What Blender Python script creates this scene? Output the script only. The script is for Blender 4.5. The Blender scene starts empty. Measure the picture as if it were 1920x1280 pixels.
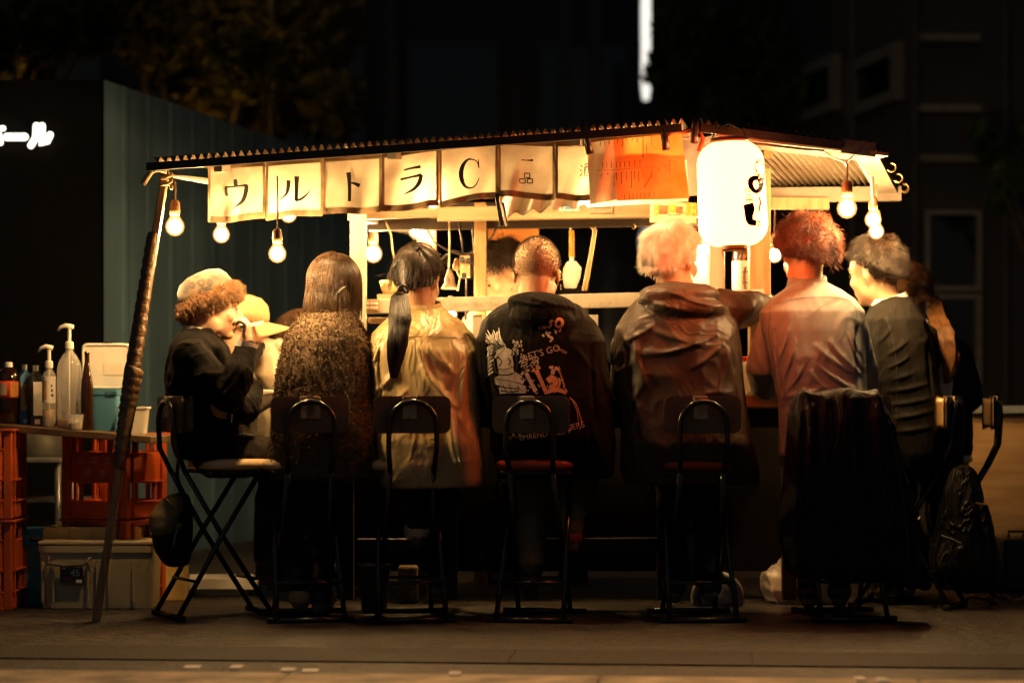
import bpy, bmesh, math, random
import numpy as np
from mathutils import Vector, Matrix, Euler
from mathutils.bvhtree import BVHTree
R = math.radians
SC = bpy.context.scene
COL = SC.collection
# ------------------------------------------------------------------ camera, world, exposure
F = 4300.0          # focal length in photograph pixels (1920 wide)
H = 0.7907          # camera height
YH = 740.0          # horizon row
def W(px, py, D):
    return Vector(((px - 960.0) * D / F, D, H + (YH - py) * D / F))
cam_d = bpy.data.cameras.new('camera')
cam_d.sensor_width = 36.0
cam_d.lens = 36.0 * F / 1920.0
cam_d.shift_y = 100.0 / 1920.0
cam_d.clip_start = 0.1
cam_d.clip_end = 500.0
cam_d.dof.use_dof = True
cam_d.dof.focus_distance = 8.05
cam_d.dof.aperture_fstop = 1.8
cam = bpy.data.objects.new('camera', cam_d)
cam.location = (0, 0, H)
cam.rotation_euler = (R(90), 0, 0)
COL.objects.link(cam)
SC.camera = cam
wd = bpy.data.worlds.new('World')
SC.world = wd
wd.use_nodes = True
wn = wd.node_tree.nodes
bgn = wn['Background']
skyn = wn.new('ShaderNodeTexSky')
skyn.sky_type = 'NISHITA'
skyn.sun_disc = False
skyn.sun_elevation = R(40.0)
skyn.sun_rotation = R(205.0)
wd.node_tree.links.new(skyn.outputs[0], bgn.inputs[0])
bgn.inputs[1].default_value = 0.0065
sun_d = bpy.data.lights.new('moon', 'SUN')
sun_d.energy = 0.002
sun_d.angle = R(0.5)
sun_d.color = (1.0, 0.93, 0.85)
sun = bpy.data.objects.new('moon', sun_d)
sun.rotation_euler = (R(50), 0, R(-25))
COL.objects.link(sun)
SC.view_settings.view_transform = 'Standard'
SC.view_settings.look = 'None'
SC.view_settings.gamma = 1.0
SC.view_settings.exposure = 0.0
SC.view_settings.use_curve_mapping = False
SC.cycles.max_bounces = 7
SC.cycles.diffuse_bounces = 3
SC.cycles.glossy_bounces = 3
SC.cycles.transmission_bounces = 6
SC.cycles.transparent_max_bounces = 8
SC.cycles.sample_clamp_indirect = 4.0
SC.cycles.sample_clamp_direct = 0.0
SC.cycles.use_denoising = True
SC.cycles.caustics_reflective = False
SC.cycles.caustics_refractive = False
BULB_COL = (1.0, 0.61, 0.25)
BULB_RAD = 720.0
LANTERN = (27.0, 4.2, 0.85)

# ------------------------------------------------------------------ materials
MATS = {}
def nmat(name):
    m = bpy.data.materials.new(name)
    m.use_nodes = True
    nt = m.node_tree
    return m, nt, nt.nodes['Principled BSDF']
def mat(name, col, rough=0.7, metal=0.0, var=0.25, vscale=14.0, bump=0.0, bscale=120.0, stretch=None,
        spec=0.5, sheen=0.0, trans=0.0, translucent=0.0, alpha=1.0, col2=None, detail=4.0, emit=None, estr=0.0, ior=1.45, crease=0.0, cscale=9.0):
    if name in MATS: return MATS[name]
    m, nt, p = nmat(name)
    N, L = nt.nodes, nt.links
    tc = N.new('ShaderNodeTexCoord')
    vec = tc.outputs['Object']
    if stretch:
        mp = N.new('ShaderNodeMapping'); mp.inputs['Scale'].default_value = stretch
        L.new(vec, mp.inputs[0]); vec = mp.outputs[0]
    nz = N.new('ShaderNodeTexNoise'); nz.inputs['Scale'].default_value = vscale; nz.inputs['Detail'].default_value = detail
    L.new(vec, nz.inputs['Vector'])
    rp = N.new('ShaderNodeValToRGB')
    c = Vector(col)
    d = Vector(col2) if col2 else c * (1 - var)
    u = c * (1 + var * 0.5) if not col2 else c
    rp.color_ramp.elements[0].position = 0.32; rp.color_ramp.elements[0].color = (*d, 1)
    rp.color_ramp.elements[1].position = 0.68; rp.color_ramp.elements[1].color = (*u, 1)
    L.new(nz.outputs[0], rp.inputs[0])
    L.new(rp.outputs[0], p.inputs['Base Color'])
    rr = N.new('ShaderNodeMapRange'); rr.inputs[3].default_value = max(0.02, rough - 0.1); rr.inputs[4].default_value = min(1, rough + 0.1)
    L.new(nz.outputs[0], rr.inputs[0]); L.new(rr.outputs[0], p.inputs['Roughness'])
    p.inputs['Metallic'].default_value = metal
    p.inputs['Specular IOR Level'].default_value = spec
    p.inputs['IOR'].default_value = ior
    if sheen:
        p.inputs['Sheen Weight'].default_value = sheen; p.inputs['Sheen Roughness'].default_value = 0.4
    if trans: p.inputs['Transmission Weight'].default_value = trans
    if alpha < 1: p.inputs['Alpha'].default_value = alpha
    if emit:
        p.inputs['Emission Color'].default_value = (*emit, 1); p.inputs['Emission Strength'].default_value = estr
    last = None
    if crease:
        n3 = N.new('ShaderNodeTexNoise'); n3.inputs['Scale'].default_value = cscale; n3.inputs['Detail'].default_value = 2.5; n3.inputs['Distortion'].default_value = 1.6
        mp3 = N.new('ShaderNodeMapping'); mp3.inputs['Scale'].default_value = (1.3, 1.3, .5); mp3.inputs['Rotation'].default_value = (0, R(24), 0)
        L.new(tc.outputs['Object'], mp3.inputs[0]); L.new(mp3.outputs[0], n3.inputs['Vector'])
        r3 = N.new('ShaderNodeValToRGB'); r3.color_ramp.interpolation = 'B_SPLINE'
        for q_, v_ in ((0.0, 0), (.40, .12), (.49, 1.0), (.54, .45), (.66, .05), (1.0, 0)):
            el = r3.color_ramp.elements.new(q_) if q_ not in (0.0, 1.0) else r3.color_ramp.elements[0 if q_ == 0 else -1]
            el.color = (v_, v_, v_, 1)
        L.new(n3.outputs[0], r3.inputs[0])
        last = N.new('ShaderNodeBump'); last.inputs['Strength'].default_value = crease; last.inputs['Distance'].default_value = .03
        L.new(r3.outputs[0], last.inputs['Height']); L.new(last.outputs[0], p.inputs['Normal'])
    if bump:
        n2 = N.new('ShaderNodeTexNoise'); n2.inputs['Scale'].default_value = bscale; n2.inputs['Detail'].default_value = 5.0
        L.new(vec, n2.inputs['Vector'])
        b = N.new('ShaderNodeBump'); b.inputs['Strength'].default_value = bump; b.inputs['Distance'].default_value = 0.01
        if last: L.new(last.outputs[0], b.inputs['Normal'])
        L.new(n2.outputs[0], b.inputs['Height']); L.new(b.outputs[0], p.inputs['Normal'])
    if translucent:
        t = N.new('ShaderNodeBsdfTranslucent'); L.new(rp.outputs[0], t.inputs[0])
        mx = N.new('ShaderNodeMixShader'); mx.inputs[0].default_value = translucent
        out = N['Material Output']
        L.new(p.outputs[0], mx.inputs[1]); L.new(t.outputs[0], mx.inputs[2]); L.new(mx.outputs[0], out.inputs[0])
    MATS[name] = m
    return m
def emission(name, col, strength):
    if name in MATS: return MATS[name]
    m, nt, p = nmat(name)
    p.inputs['Base Color'].default_value = (0.8, 0.8, 0.8, 1)
    p.inputs['Emission Color'].default_value = (*col, 1)
    p.inputs['Emission Strength'].default_value = strength
    MATS[name] = m
    return m

# ------------------------------------------------------------------ mesh building
def from_np(name, V, Fq, smooth=True):
    """V (n,3), Fq (m,k) arrays or list of arrays with different k"""
    V = np.asarray(V, dtype=np.float32)
    groups = Fq if isinstance(Fq, list) else [Fq]
    groups = [np.asarray(g, dtype=np.int32) for g in groups if len(g)]
    me = bpy.data.meshes.new(name)
    me.vertices.add(len(V)); me.vertices.foreach_set('co', V.ravel())
    nl = sum(g.size for g in groups); npoly = sum(len(g) for g in groups)
    me.loops.add(nl); me.loops.foreach_set('vertex_index', np.concatenate([g.ravel() for g in groups]))
    me.polygons.add(npoly)
    starts, tot, s = [], [], 0
    for g in groups:
        k = g.shape[1]
        starts.append(np.arange(len(g)) * k + s); tot.append(np.full(len(g), k)); s += g.size
    me.polygons.foreach_set('loop_start', np.concatenate(starts).astype(np.int32))
    me.polygons.foreach_set('loop_total', np.concatenate(tot).astype(np.int32))
    me.polygons.foreach_set('use_smooth', np.full(npoly, smooth))
    me.update(calc_edges=True)
    me.validate()
    return me
def rot(yaw=0, pitch=0, roll=0):
    return (Matrix.Rotation(R(yaw), 3, 'Z') @ Matrix.Rotation(R(pitch), 3, 'X') @ Matrix.Rotation(R(roll), 3, 'Y'))
class MB:
    def __init__(s): s.v = []; s.f = []
    def add(s, vs, fs):
        o = len(s.v); s.v += [tuple(v) for v in vs]; s.f += [tuple(i + o for i in f) for f in fs]; return s
    def box(s, c, size, m=None):
        c = Vector(c); h = Vector(size) * 0.5
        vs = [Vector((x * h.x, y * h.y, z * h.z)) for x in (-1, 1) for y in (-1, 1) for z in (-1, 1)]
        vs = [(m @ v if m else v) + c for v in vs]
        return s.add(vs, [(0, 1, 3, 2), (4, 6, 7, 5), (0, 4, 5, 1), (2, 3, 7, 6), (0, 2, 6, 4), (1, 5, 7, 3)])
    def bar(s, a, b, w, h, up=(0, 0, 1)):
        a, b = Vector(a), Vector(b); d = (b - a); L = d.length; d.normalize()
        u = Vector(up)
        if abs(d.dot(u)) > 0.98: u = Vector((0, 1, 0))
        x = d.cross(u).normalized(); z = x.cross(d).normalized()
        m = Matrix((x, d, z)).transposed()
        return s.box((a + b) / 2, (w, L, h), m)
    def tube(s, pts, r, n=8, caps=True, closed=False):
        pts = [Vector(p) for p in pts]
        K = len(pts); rs = r if isinstance(r, (list, tuple)) else [r] * K
        o = []
        prev = None
        for i, p in enumerate(pts):
            if closed: t = pts[(i + 1) % K] - pts[i - 1]
            else: t = pts[min(i + 1, K - 1)] - pts[max(i - 1, 0)]
            if t.length < 1e-9: t = Vector((0, 0, 1))
            t.normalize()
            if prev is None:
                u = Vector((0, 0, 1)) if abs(t.z) < 0.9 else Vector((1, 0, 0))
                x = t.cross(u).normalized()
            else:
                x = (prev - t * prev.dot(t))
                x = x.normalized() if x.length > 1e-6 else t.orthogonal().normalized()
            prev = x
            y = t.cross(x)
            for k in range(n):
                a = 2 * math.pi * k / n
                o.append(p + (x * math.cos(a) + y * math.sin(a)) * rs[i])
        fs = []
        for i in range(K if closed else K - 1):
            j = (i + 1) % K
            for k in range(n):
                k2 = (k + 1) % n
                fs.append((i * n + k, i * n + k2, j * n + k2, j * n + k))
        if caps and not closed:
            fs.append(tuple(range(n - 1, -1, -1))); fs.append(tuple((K - 1) * n + k for k in range(n)))
        return s.add(o, fs)
    def cyl(s, a, b, r0, r1=None, n=12):
        return s.tube([a, b], [r0, r0 if r1 is None else r1], n)
    def sphere(s, c, rad, m=None, nu=14, nv=9):
        c = Vector(c); rad = (rad,) * 3 if isinstance(rad, (int, float)) else rad
        vs, fs = [], []
        for j in range(1, nv):
            ph = math.pi * j / nv
            for i in range(nu):
                th = 2 * math.pi * i / nu
                v = Vector((rad[0] * math.sin(ph) * math.cos(th), rad[1] * math.sin(ph) * math.sin(th), rad[2] * math.cos(ph)))
                vs.append((m @ v if m else v) + c)
        a = len(vs); vs.append((m @ Vector((0, 0, rad[2])) if m else Vector((0, 0, rad[2]))) + c)
        b = len(vs); vs.append((m @ Vector((0, 0, -rad[2])) if m else Vector((0, 0, -rad[2]))) + c)
        for j in range(nv - 2):
            for i in range(nu):
                k = (i + 1) % nu
                fs.append((j * nu + i, (j + 1) * nu + i, (j + 1) * nu + k, j * nu + k))
        for i in range(nu):
            k = (i + 1) % nu
            fs.append((a, i, k)); fs.append((b, (nv - 2) * nu + k, (nv - 2) * nu + i))
        return s.add(vs, fs)
    def lathe(s, c, prof, n=20, m=None, a0=0.0, a1=2 * math.pi):
        """prof: list of (r,z)"""
        c = Vector(c); vs, fs = [], []
        full = abs(a1 - a0 - 2 * math.pi) < 1e-6
        cols = n if full else n + 1
        for r, z in prof:
            for k in range(cols):
                a = a0 + (a1 - a0) * k / n
                v = Vector((r * math.cos(a), r * math.sin(a), z))
                vs.append((m @ v if m else v) + c)
        for i in range(len(prof) - 1):
            for k in range(n):
                k2 = (k + 1) % cols
                fs.append((i * cols + k, i * cols + k2, (i + 1) * cols + k2, (i + 1) * cols + k))
        if full:
            if prof[0][0] > 1e-5: fs.append(tuple(range(n - 1, -1, -1)))
            if prof[-1][0] > 1e-5: fs.append(tuple((len(prof) - 1) * n + k for k in range(n)))
        return s.add(vs, fs)
    def loft(s, rings, n=24, e=2.4):
        """rings: (x,y,z,hw,hd) horizontal super-ellipses"""
        vs, fs = [], []
        for (x, y, z, hw, hd) in rings:
            for k in range(n):
                a = 2 * math.pi * k / n
                ca, sa = math.cos(a), math.sin(a)
                vs.append((x + hw * math.copysign(abs(ca) ** (2 / e), ca), y + hd * math.copysign(abs(sa) ** (2 / e), sa), z))
        K = len(rings)
        for i in range(K - 1):
            for k in range(n):
                k2 = (k + 1) % n
                fs.append((i * n + k, i * n + k2, (i + 1) * n + k2, (i + 1) * n + k))
        fs.append(tuple(range(n - 1, -1, -1))); fs.append(tuple((K - 1) * n + k for k in range(n)))
        return s.add(vs, fs)
    def chain(s, pts, rs, n=12):
        """tapered capsule chain (overlapping solids, for remeshing)"""
        for i in range(len(pts)):
            s.sphere(pts[i], rs[i], nu=n, nv=8)
            if i: s.cyl(pts[i - 1], pts[i], rs[i - 1], rs[i], n)
        return s
    def grid(s, fn, nu, nv, thick=None):
        vs = [fn(i / nu, j / nv) for j in range(nv + 1) for i in range(nu + 1)]
        fs = [(j * (nu + 1) + i, j * (nu + 1) + i + 1, (j + 1) * (nu + 1) + i + 1, (j + 1) * (nu + 1) + i) for j in range(nv) for i in range(nu)]
        return s.add(vs, fs)
    def poly(s, pts): return s.add(pts, [tuple(range(len(pts)))])
    def build(s, name, material, parent=None, smooth=False, bevel=0.0, local=False, solid=0.0, auto=None):
        me = bpy.data.meshes.new(name)
        me.from_pydata([tuple(v) for v in s.v], [], s.f)
        me.update()
        if smooth: me.polygons.foreach_set('use_smooth', [True] * len(me.polygons))
        return link(name, me, material, parent, bevel, local, solid, auto)
def link(name, me, material, parent=None, bevel=0.0, local=False, solid=0.0, auto=None):
    o = bpy.data.objects.new(name, me)
    COL.objects.link(o)
    if material: me.materials.append(material)
    if parent is not None:
        o.parent = parent
        if not local:
            root = parent
            off = Vector(parent.location)
            while root.parent is not None:
                root = root.parent; off = off + Vector(root.location)
            o.location = -off
    if solid:
        md = o.modifiers.new('solid', 'SOLIDIFY'); md.thickness = solid; md.offset = 0
    if bevel:
        md = o.modifiers.new('bevel', 'BEVEL'); md.width = bevel; md.segments = 2; md.limit_method = 'ANGLE'; md.angle_limit = R(35)
    if auto:
        me.polygons.foreach_set('use_smooth', [True] * len(me.polygons))
        try: me.set_sharp_from_angle(angle=R(auto))
        except Exception: pass
    return o
def tag(o, label, cat, group=None):
    o['label'] = label; o['category'] = cat
    if group: o['group'] = group
    return o
def thing(name, loc, label, cat, group=None, rz=0.0):
    o = bpy.data.objects.new(name, None)
    o.empty_display_size = 0.1
    COL.objects.link(o)
    o.location = loc; o.rotation_euler = (0, 0, rz)
    return tag(o, label, cat, group)
def structure(o): o['kind'] = 'structure'; return o
def stuff(o): o['kind'] = 'stuff'; return o
def copy_tree(o, parent=None):
    c = o.copy(); COL.objects.link(c)
    if parent is not None: c.parent = parent
    for ch in list(o.children): copy_tree(ch, c)
    return c

# ------------------------------------------------------------------ noise, remesh, strands, decals
def _hash(i, j, k, seed):
    h = (i * 374761393 + j * 668265263 + k * 2147483647 + seed * 974634777) & 0xffffffff
    h = ((h ^ (h >> 13)) * 1274126177) & 0xffffffff
    return ((h ^ (h >> 16)) & 0xffff) / 65535.0
def noise3(P, seed=0):
    P = np.asarray(P, dtype=np.float64)
    I = np.floor(P).astype(np.int64); f = P - I; f = f * f * (3 - 2 * f)
    out = 0
    for a in (0, 1):
        for b in (0, 1):
            for c in (0, 1):
                w = (f[:, 0] if a else 1 - f[:, 0]) * (f[:, 1] if b else 1 - f[:, 1]) * (f[:, 2] if c else 1 - f[:, 2])
                out = out + w * _hash(I[:, 0] + a, I[:, 1] + b, I[:, 2] + c, seed)
    return out
def remesh(mb, voxel, smooth=4, factor=0.5):
    me = bpy.data.meshes.new('tmp'); me.from_pydata([tuple(v) for v in mb.v], [], mb.f); me.update()
    o = bpy.data.objects.new('tmp', me); COL.objects.link(o)
    m = o.modifiers.new('r', 'REMESH'); m.mode = 'VOXEL'; m.voxel_size = voxel
    if smooth:
        m2 = o.modifiers.new('s', 'SMOOTH'); m2.factor = factor; m2.iterations = smooth
    dg = bpy.context.evaluated_depsgraph_get(); dg.update()
    out = bpy.data.meshes.new_from_object(o.evaluated_get(dg))
    bpy.data.objects.remove(o); bpy.data.meshes.remove(me)
    out.polygons.foreach_set('use_smooth', [True] * len(out.polygons))
    return out
def mesh_np(me):
    n = len(me.vertices)
    V = np.empty(n * 3, np.float32); me.vertices.foreach_get('co', V)
    Nn = np.empty(n * 3, np.float32); me.vertex_normals.foreach_get('vector', Nn)
    return V.reshape(-1, 3).astype(np.float64), Nn.reshape(-1, 3).astype(np.float64)
def set_co(me, V):
    me.vertices.foreach_set('co', np.asarray(V, np.float32).ravel()); me.update()
def wrinkle(me, amp, scale, seed=0, folds=(), D=8.1, warp=0.6):
    """random cloth wrinkles along the normal plus hand-placed folds (px0,py0,px1,py1,width px,height mm)"""
    V, N = mesh_np(me)
    sc = np.asarray(scale, float)
    P = V * sc
    wv = np.stack([noise3(P * 0.7 + 11, seed + 1), noise3(P * 0.7 + 31, seed + 2), noise3(P * 0.7 + 57, seed + 3)], 1) - 0.5
    n1 = noise3(P + wv * warp * 3, seed)
    rid = 1 - np.abs(2 * n1 - 1)
    n2 = noise3(P * 2.1 + wv * 2.4, seed + 7)
    rid2 = (1 - np.abs(2 * n2 - 1)) ** 3
    mask = np.clip(noise3(P * .55, seed + 5) * 2.2 - .6, 0, 1)
    d = amp * ((rid ** 2.6 - 0.3) + 0.55 * (rid2 - .25) * mask)
    V2 = V + N * d[:, None]
    if folds:
        px = 960 + V[:, 0] / V[:, 1] * F; py = YH - (V[:, 2] - H) / V[:, 1] * F
        face = np.clip(-N[:, 1] * 1.4, 0, 1)
        dy = np.zeros(len(V))
        for (x0, y0, x1, y1, w, a) in folds:
            dx_, dy_ = x1 - x0, y1 - y0; L2 = dx_ * dx_ + dy_ * dy_
            t = ((px - x0) * dx_ + (py - y0) * dy_) / L2
            tc = np.clip(t, 0, 1)
            L = math.sqrt(L2)
            side = ((px - x0) * dy_ - (py - y0) * dx_) / L
            end = np.hypot(px - (x0 + tc * dx_), py - (y0 + tc * dy_))
            bend = np.sin(tc * math.pi) * w * 0.5
            s2 = side + bend
            over = np.where((t < 0) | (t > 1), end, np.abs(s2))
            prof = np.where(s2 > 0, np.exp(-(over / w) ** 2), np.exp(-(over / (w * 0.55)) ** 2))
            dy += a * 0.001 * prof * (0.35 + 0.65 * np.sin(math.pi * np.clip(tc * 0.9 + 0.08, 0, 1)))
        V2[:, 1] -= dy * face
    set_co(me, V2)
    return me
def strands(name, P, r0, r1, material, parent, mid=None):
    """P (n,k,3) polylines -> one mesh of thin three-sided hairs"""
    P = np.asarray(P, float); n, K, _ = P.shape
    T = np.gradient(P, axis=1); T /= (np.linalg.norm(T, axis=2, keepdims=True) + 1e-9)
    ref = np.array([0.31, 0.83, 0.46]); X = np.cross(T, ref); X /= (np.linalg.norm(X, axis=2, keepdims=True) + 1e-9)
    Y = np.cross(T, X)
    rad = np.linspace(r0, r1, K)[None, :, None]
    rings = []
    for q in range(3):
        a = 2 * math.pi * q / 3
        rings.append(P + rad * (X * math.cos(a) + Y * math.sin(a)))
    V = np.stack(rings, 2).reshape(-1, 3)
    base = (np.arange(n)[:, None, None] * K + np.arange(K - 1)[None, :, None]) * 3
    q = np.arange(3)[None, None, :]; q2 = (q + 1) % 3
    Fq = np.stack([base + q, base + q2, base + 3 + q2, base + 3 + q], -1).reshape(-1, 4)
    return link(name, from_np(name, V, Fq), material, parent)
def bvh_of(me):
    V = [v.co.copy() for v in me.vertices]
    return BVHTree.FromPolygons(V, [tuple(p.vertices) for p in me.polygons])
def stroke2d(pts, ws, close=False, round_=True, sub=4):
    """2D brush stroke -> strip of quads as list of (left,right) points"""
    P = [Vector((p[0], p[1])) for p in pts]
    if close: P = P + [P[0]]; ws = list(ws) + [ws[0]]
    Q, Wd = [], []
    for i in range(len(P) - 1):
        p0, p1, p2, p3 = P[max(i - 1, 0)], P[i], P[i + 1], P[min(i + 2, len(P) - 1)]
        for k in range(sub):
            t = k / sub
            if close: q = p1.lerp(p2, t)
            else: q = 0.5 * ((2 * p1) + (p2 - p0) * t + (2 * p0 - 5 * p1 + 4 * p2 - p3) * t * t + (3 * p1 - p0 - 3 * p2 + p3) * t ** 3)
            Q.append(q); Wd.append(ws[i] + (ws[i + 1] - ws[i]) * t)
    Q.append(P[-1]); Wd.append(ws[-1])
    out = []
    for i, q in enumerate(Q):
        t = Q[min(i + 1, len(Q) - 1)] - Q[max(i - 1, 0)]
        t = t.normalized() if t.length > 1e-9 else Vector((1, 0))
        nrm = Vector((-t.y, t.x)) * Wd[i] * 0.5
        out.append((q - nrm, q + nrm))
    return out
def decal_strokes(name, strokes, bvh, material, parent, D0, off=0.003, conv=None):
    """brush strokes given in photograph pixels, laid onto the surface behind them along the y axis"""
    mb = MB()
    def drop(p):
        q = conv(p) if conv else p
        w = W(q[0], q[1], D0)
        if bvh:
            hit = bvh.ray_cast(Vector((w.x, w.y - 1.2, w.z)), Vector((0, 1, 0)))
            if hit[0] is not None: return hit[0] + Vector((0, -off, 0))
            return None
        return w
    for st in strokes:
        pts, ws = st[0], st[1]
        strip = stroke2d(pts, ws, close=(len(st) > 2 and st[2]))
        prev = None
        for a, b in strip:
            a3, b3 = drop(a), drop(b)
            if a3 is None or b3 is None: prev = None; continue
            if prev: mb.add([prev[0], prev[1], b3, a3], [(0, 1, 2, 3)])
            prev = (a3, b3)
    if not mb.v: return None
    return mb.build(name, material, parent)
# ================================================================== SETTING
rng = random.Random(7)
nrg = np.random.default_rng(7)
KROT = R(5.0)                                     # the kerb runs slightly askew to the picture
def K3(u, d, z):                                  # kerb frame: u along, d depth at x=0
    return Vector((u * math.cos(KROT), d - u * math.sin(KROT) * 0.999, z))
def asphalt_mat():
    m, nt, p = nmat('asphalt'); N, L = nt.nodes, nt.links
    tc = N.new('ShaderNodeTexCoord')
    big = N.new('ShaderNodeTexNoise'); big.inputs['Scale'].default_value = 1.1; big.inputs['Detail'].default_value = 8; big.inputs['Roughness'].default_value = 0.65
    fine = N.new('ShaderNodeTexVoronoi'); fine.inputs['Scale'].default_value = 95
    L.new(tc.outputs['Object'], big.inputs[0]); L.new(tc.outputs['Object'], fine.inputs[0])
    r1 = N.new('ShaderNodeValToRGB'); r1.color_ramp.elements[0].position = .35; r1.color_ramp.elements[1].position = .7
    r1.color_ramp.elements[0].color = (.008, .006, .0035, 1); r1.color_ramp.elements[1].color = (.046, .032, .018, 1)
    L.new(big.outputs[0], r1.inputs[0])
    r2 = N.new('ShaderNodeValToRGB'); r2.color_ramp.elements[0].color = (.15, .15, .15, 1); r2.color_ramp.elements[1].color = (2.0, 2.0, 2.0, 1)
    L.new(fine.outputs['Color'], r2.inputs[0])
    mx = N.new('ShaderNodeMix'); mx.data_type = 'RGBA'; mx.blend_type = 'MULTIPLY'; mx.inputs[0].default_value = 1
    L.new(r1.outputs[0], mx.inputs[6]); L.new(r2.outputs[0], mx.inputs[7]); L.new(mx.outputs[2], p.inputs['Base Color'])
    ck_ = N.new('ShaderNodeTexVoronoi'); ck_.feature = 'DISTANCE_TO_EDGE'; ck_.inputs['Scale'].default_value = 1.15
    wz = N.new('ShaderNodeTexNoise'); wz.inputs['Scale'].default_value = 4.0; wz.inputs['Detail'].default_value = 4
    av = N.new('ShaderNodeMixRGB'); av.inputs[0].default_value = .14
    L.new(tc.outputs['Object'], wz.inputs[0]); L.new(tc.outputs['Object'], av.inputs[1]); L.new(wz.outputs['Color'], av.inputs[2]); L.new(av.outputs[0], ck_.inputs[0])
    cr = N.new('ShaderNodeValToRGB'); cr.color_ramp.elements[0].color = (.25, .25, .25, 1); cr.color_ramp.elements[1].color = (1, 1, 1, 1); cr.color_ramp.elements[1].position = .012
    L.new(ck_.outputs['Distance'], cr.inputs[0])
    m2 = N.new('ShaderNodeMix'); m2.data_type = 'RGBA'; m2.blend_type = 'MULTIPLY'; m2.inputs[0].default_value = 1
    L.new(mx.outputs[2], m2.inputs[6]); L.new(cr.outputs[0], m2.inputs[7]); L.new(m2.outputs[2], p.inputs['Base Color'])
    b = N.new('ShaderNodeBump'); b.inputs['Strength'].default_value = 1.0; b.inputs['Distance'].default_value = .006
    L.new(fine.outputs['Distance'], b.inputs['Height'])
    gr = N.new('ShaderNodeTexNoise'); gr.inputs['Scale'].default_value = 13; gr.inputs['Detail'].default_value = 6; gr.inputs['Roughness'].default_value = .7
    L.new(tc.outputs['Object'], gr.inputs[0])
    b2 = N.new('ShaderNodeBump'); b2.inputs['Strength'].default_value = 1.0; b2.inputs['Distance'].default_value = .045
    L.new(gr.outputs[0], b2.inputs['Height']); L.new(b.outputs[0], b2.inputs['Normal']); L.new(b2.outputs[0], p.inputs['Normal'])
    g3 = N.new('ShaderNodeValToRGB'); g3.color_ramp.elements[0].position = .41; g3.color_ramp.elements[1].position = .60
    g3.color_ramp.elements[0].color = (.22, .22, .22, 1); g3.color_ramp.elements[1].color = (1.9, 1.9, 1.9, 1); L.new(gr.outputs[0], g3.inputs[0])
    m3 = N.new('ShaderNodeMix'); m3.data_type = 'RGBA'; m3.blend_type = 'MULTIPLY'; m3.inputs[0].default_value = 1
    L.new(m2.outputs[2], m3.inputs[6]); L.new(g3.outputs[0], m3.inputs[7]); L.new(m3.outputs[2], p.inputs['Base Color'])
    p.inputs['Roughness'].default_value = .45
    p.inputs['Specular IOR Level'].default_value = .6
    MATS['asphalt'] = m; return m
g = MB()
g.grid(lambda u, v: (-30 + 60 * u, -4 + 74 * v, 0), 30, 37)
structure(g.build('ground', asphalt_mat()))
m_conc = mat('kerb concrete', (.58, .47, .33), rough=.75, var=.55, vscale=7, bump=.5, bscale=60)
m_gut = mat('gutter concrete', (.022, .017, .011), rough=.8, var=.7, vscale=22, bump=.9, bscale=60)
m_paint = mat('worn white paint', (.78, .76, .70), rough=.6, var=.2, vscale=30, bump=.2)
kerb = thing('kerb', K3(0, 6.55, 0), 'pale concrete kerb along the bottom edge of the photo', 'kerb')
del kerb['category']; del kerb['label']; kerb['kind'] = 'structure'
for i in range(-5, 6):
    u0 = i * 0.86 + .2
    mb = MB(); hgt = .024 + rng.uniform(-.0006, .0006)
    c = K3(u0 + .43, 5.80, hgt / 2)
    mb.box(c, (.8585, 1.0, hgt), Matrix.Rotation(-KROT, 3, 'Z'))
    mb.build('kerb_stone', m_conc, kerb, bevel=.011)
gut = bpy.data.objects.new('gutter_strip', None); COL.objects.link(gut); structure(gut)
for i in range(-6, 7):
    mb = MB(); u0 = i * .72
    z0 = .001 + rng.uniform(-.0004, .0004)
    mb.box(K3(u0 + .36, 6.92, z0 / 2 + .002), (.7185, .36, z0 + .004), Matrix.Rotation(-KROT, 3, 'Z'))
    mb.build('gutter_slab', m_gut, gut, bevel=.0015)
for px, py, wpx in ((360, 1250, 30), (444, 1250, 22), (540, 1255, 26), (582, 1257, 30), (853, 1262, 22), (1612, 1272, 20), (1655, 1274, 22)):
    d = F * (H - .026) / (py - YH)
    p = W(px, py, d)
    mb = MB(); mb.box((p.x, p.y, .0255), (wpx * d / F, .07, .006)); mb.build('marker_tile', m_paint, kerb, bevel=.001)

# ---- leaves
def leaf_mesh(name, centres, n, size, material, parent, seed=0, squash=(1, 1, 1)):
    r = np.random.default_rng(seed)
    cs = np.array([c[:3] for c in centres]); rad = np.array([c[3] for c in centres])
    idx = r.choice(len(cs), n, p=rad ** 2 / (rad ** 2).sum())
    d = r.normal(size=(n, 3)); d /= np.linalg.norm(d, axis=1, keepdims=True)
    c = cs[idx] + d * (rad[idx] * r.uniform(.25, 1, n) ** .5)[:, None] * np.array(squash)
    a = r.normal(size=(n, 3)); a /= np.linalg.norm(a, axis=1, keepdims=True)
    b = np.cross(a, r.normal(size=(n, 3))); b /= np.linalg.norm(b, axis=1, keepdims=True)
    nn = np.cross(a, b)
    s = (size * r.uniform(.6, 1.4, n))[:, None]
    V = np.stack([c - a * s, c - b * s * .45 + nn * s * .12, c + a * s, c + b * s * .45 + nn * s * .12], 1).reshape(-1, 3)
    Fq = np.arange(n * 4).reshape(-1, 4)
    return link(name, from_np(name, V, Fq, False), material, parent)
m_bark = mat('bark', (.075, .055, .04), rough=.9, var=.4, vscale=20, bump=.8, bscale=40, stretch=(1, 1, .25))
def leafmat(name, c, c2): return mat(name, c, rough=.55, col2=c2, vscale=3.0, translucent=.35)
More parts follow.
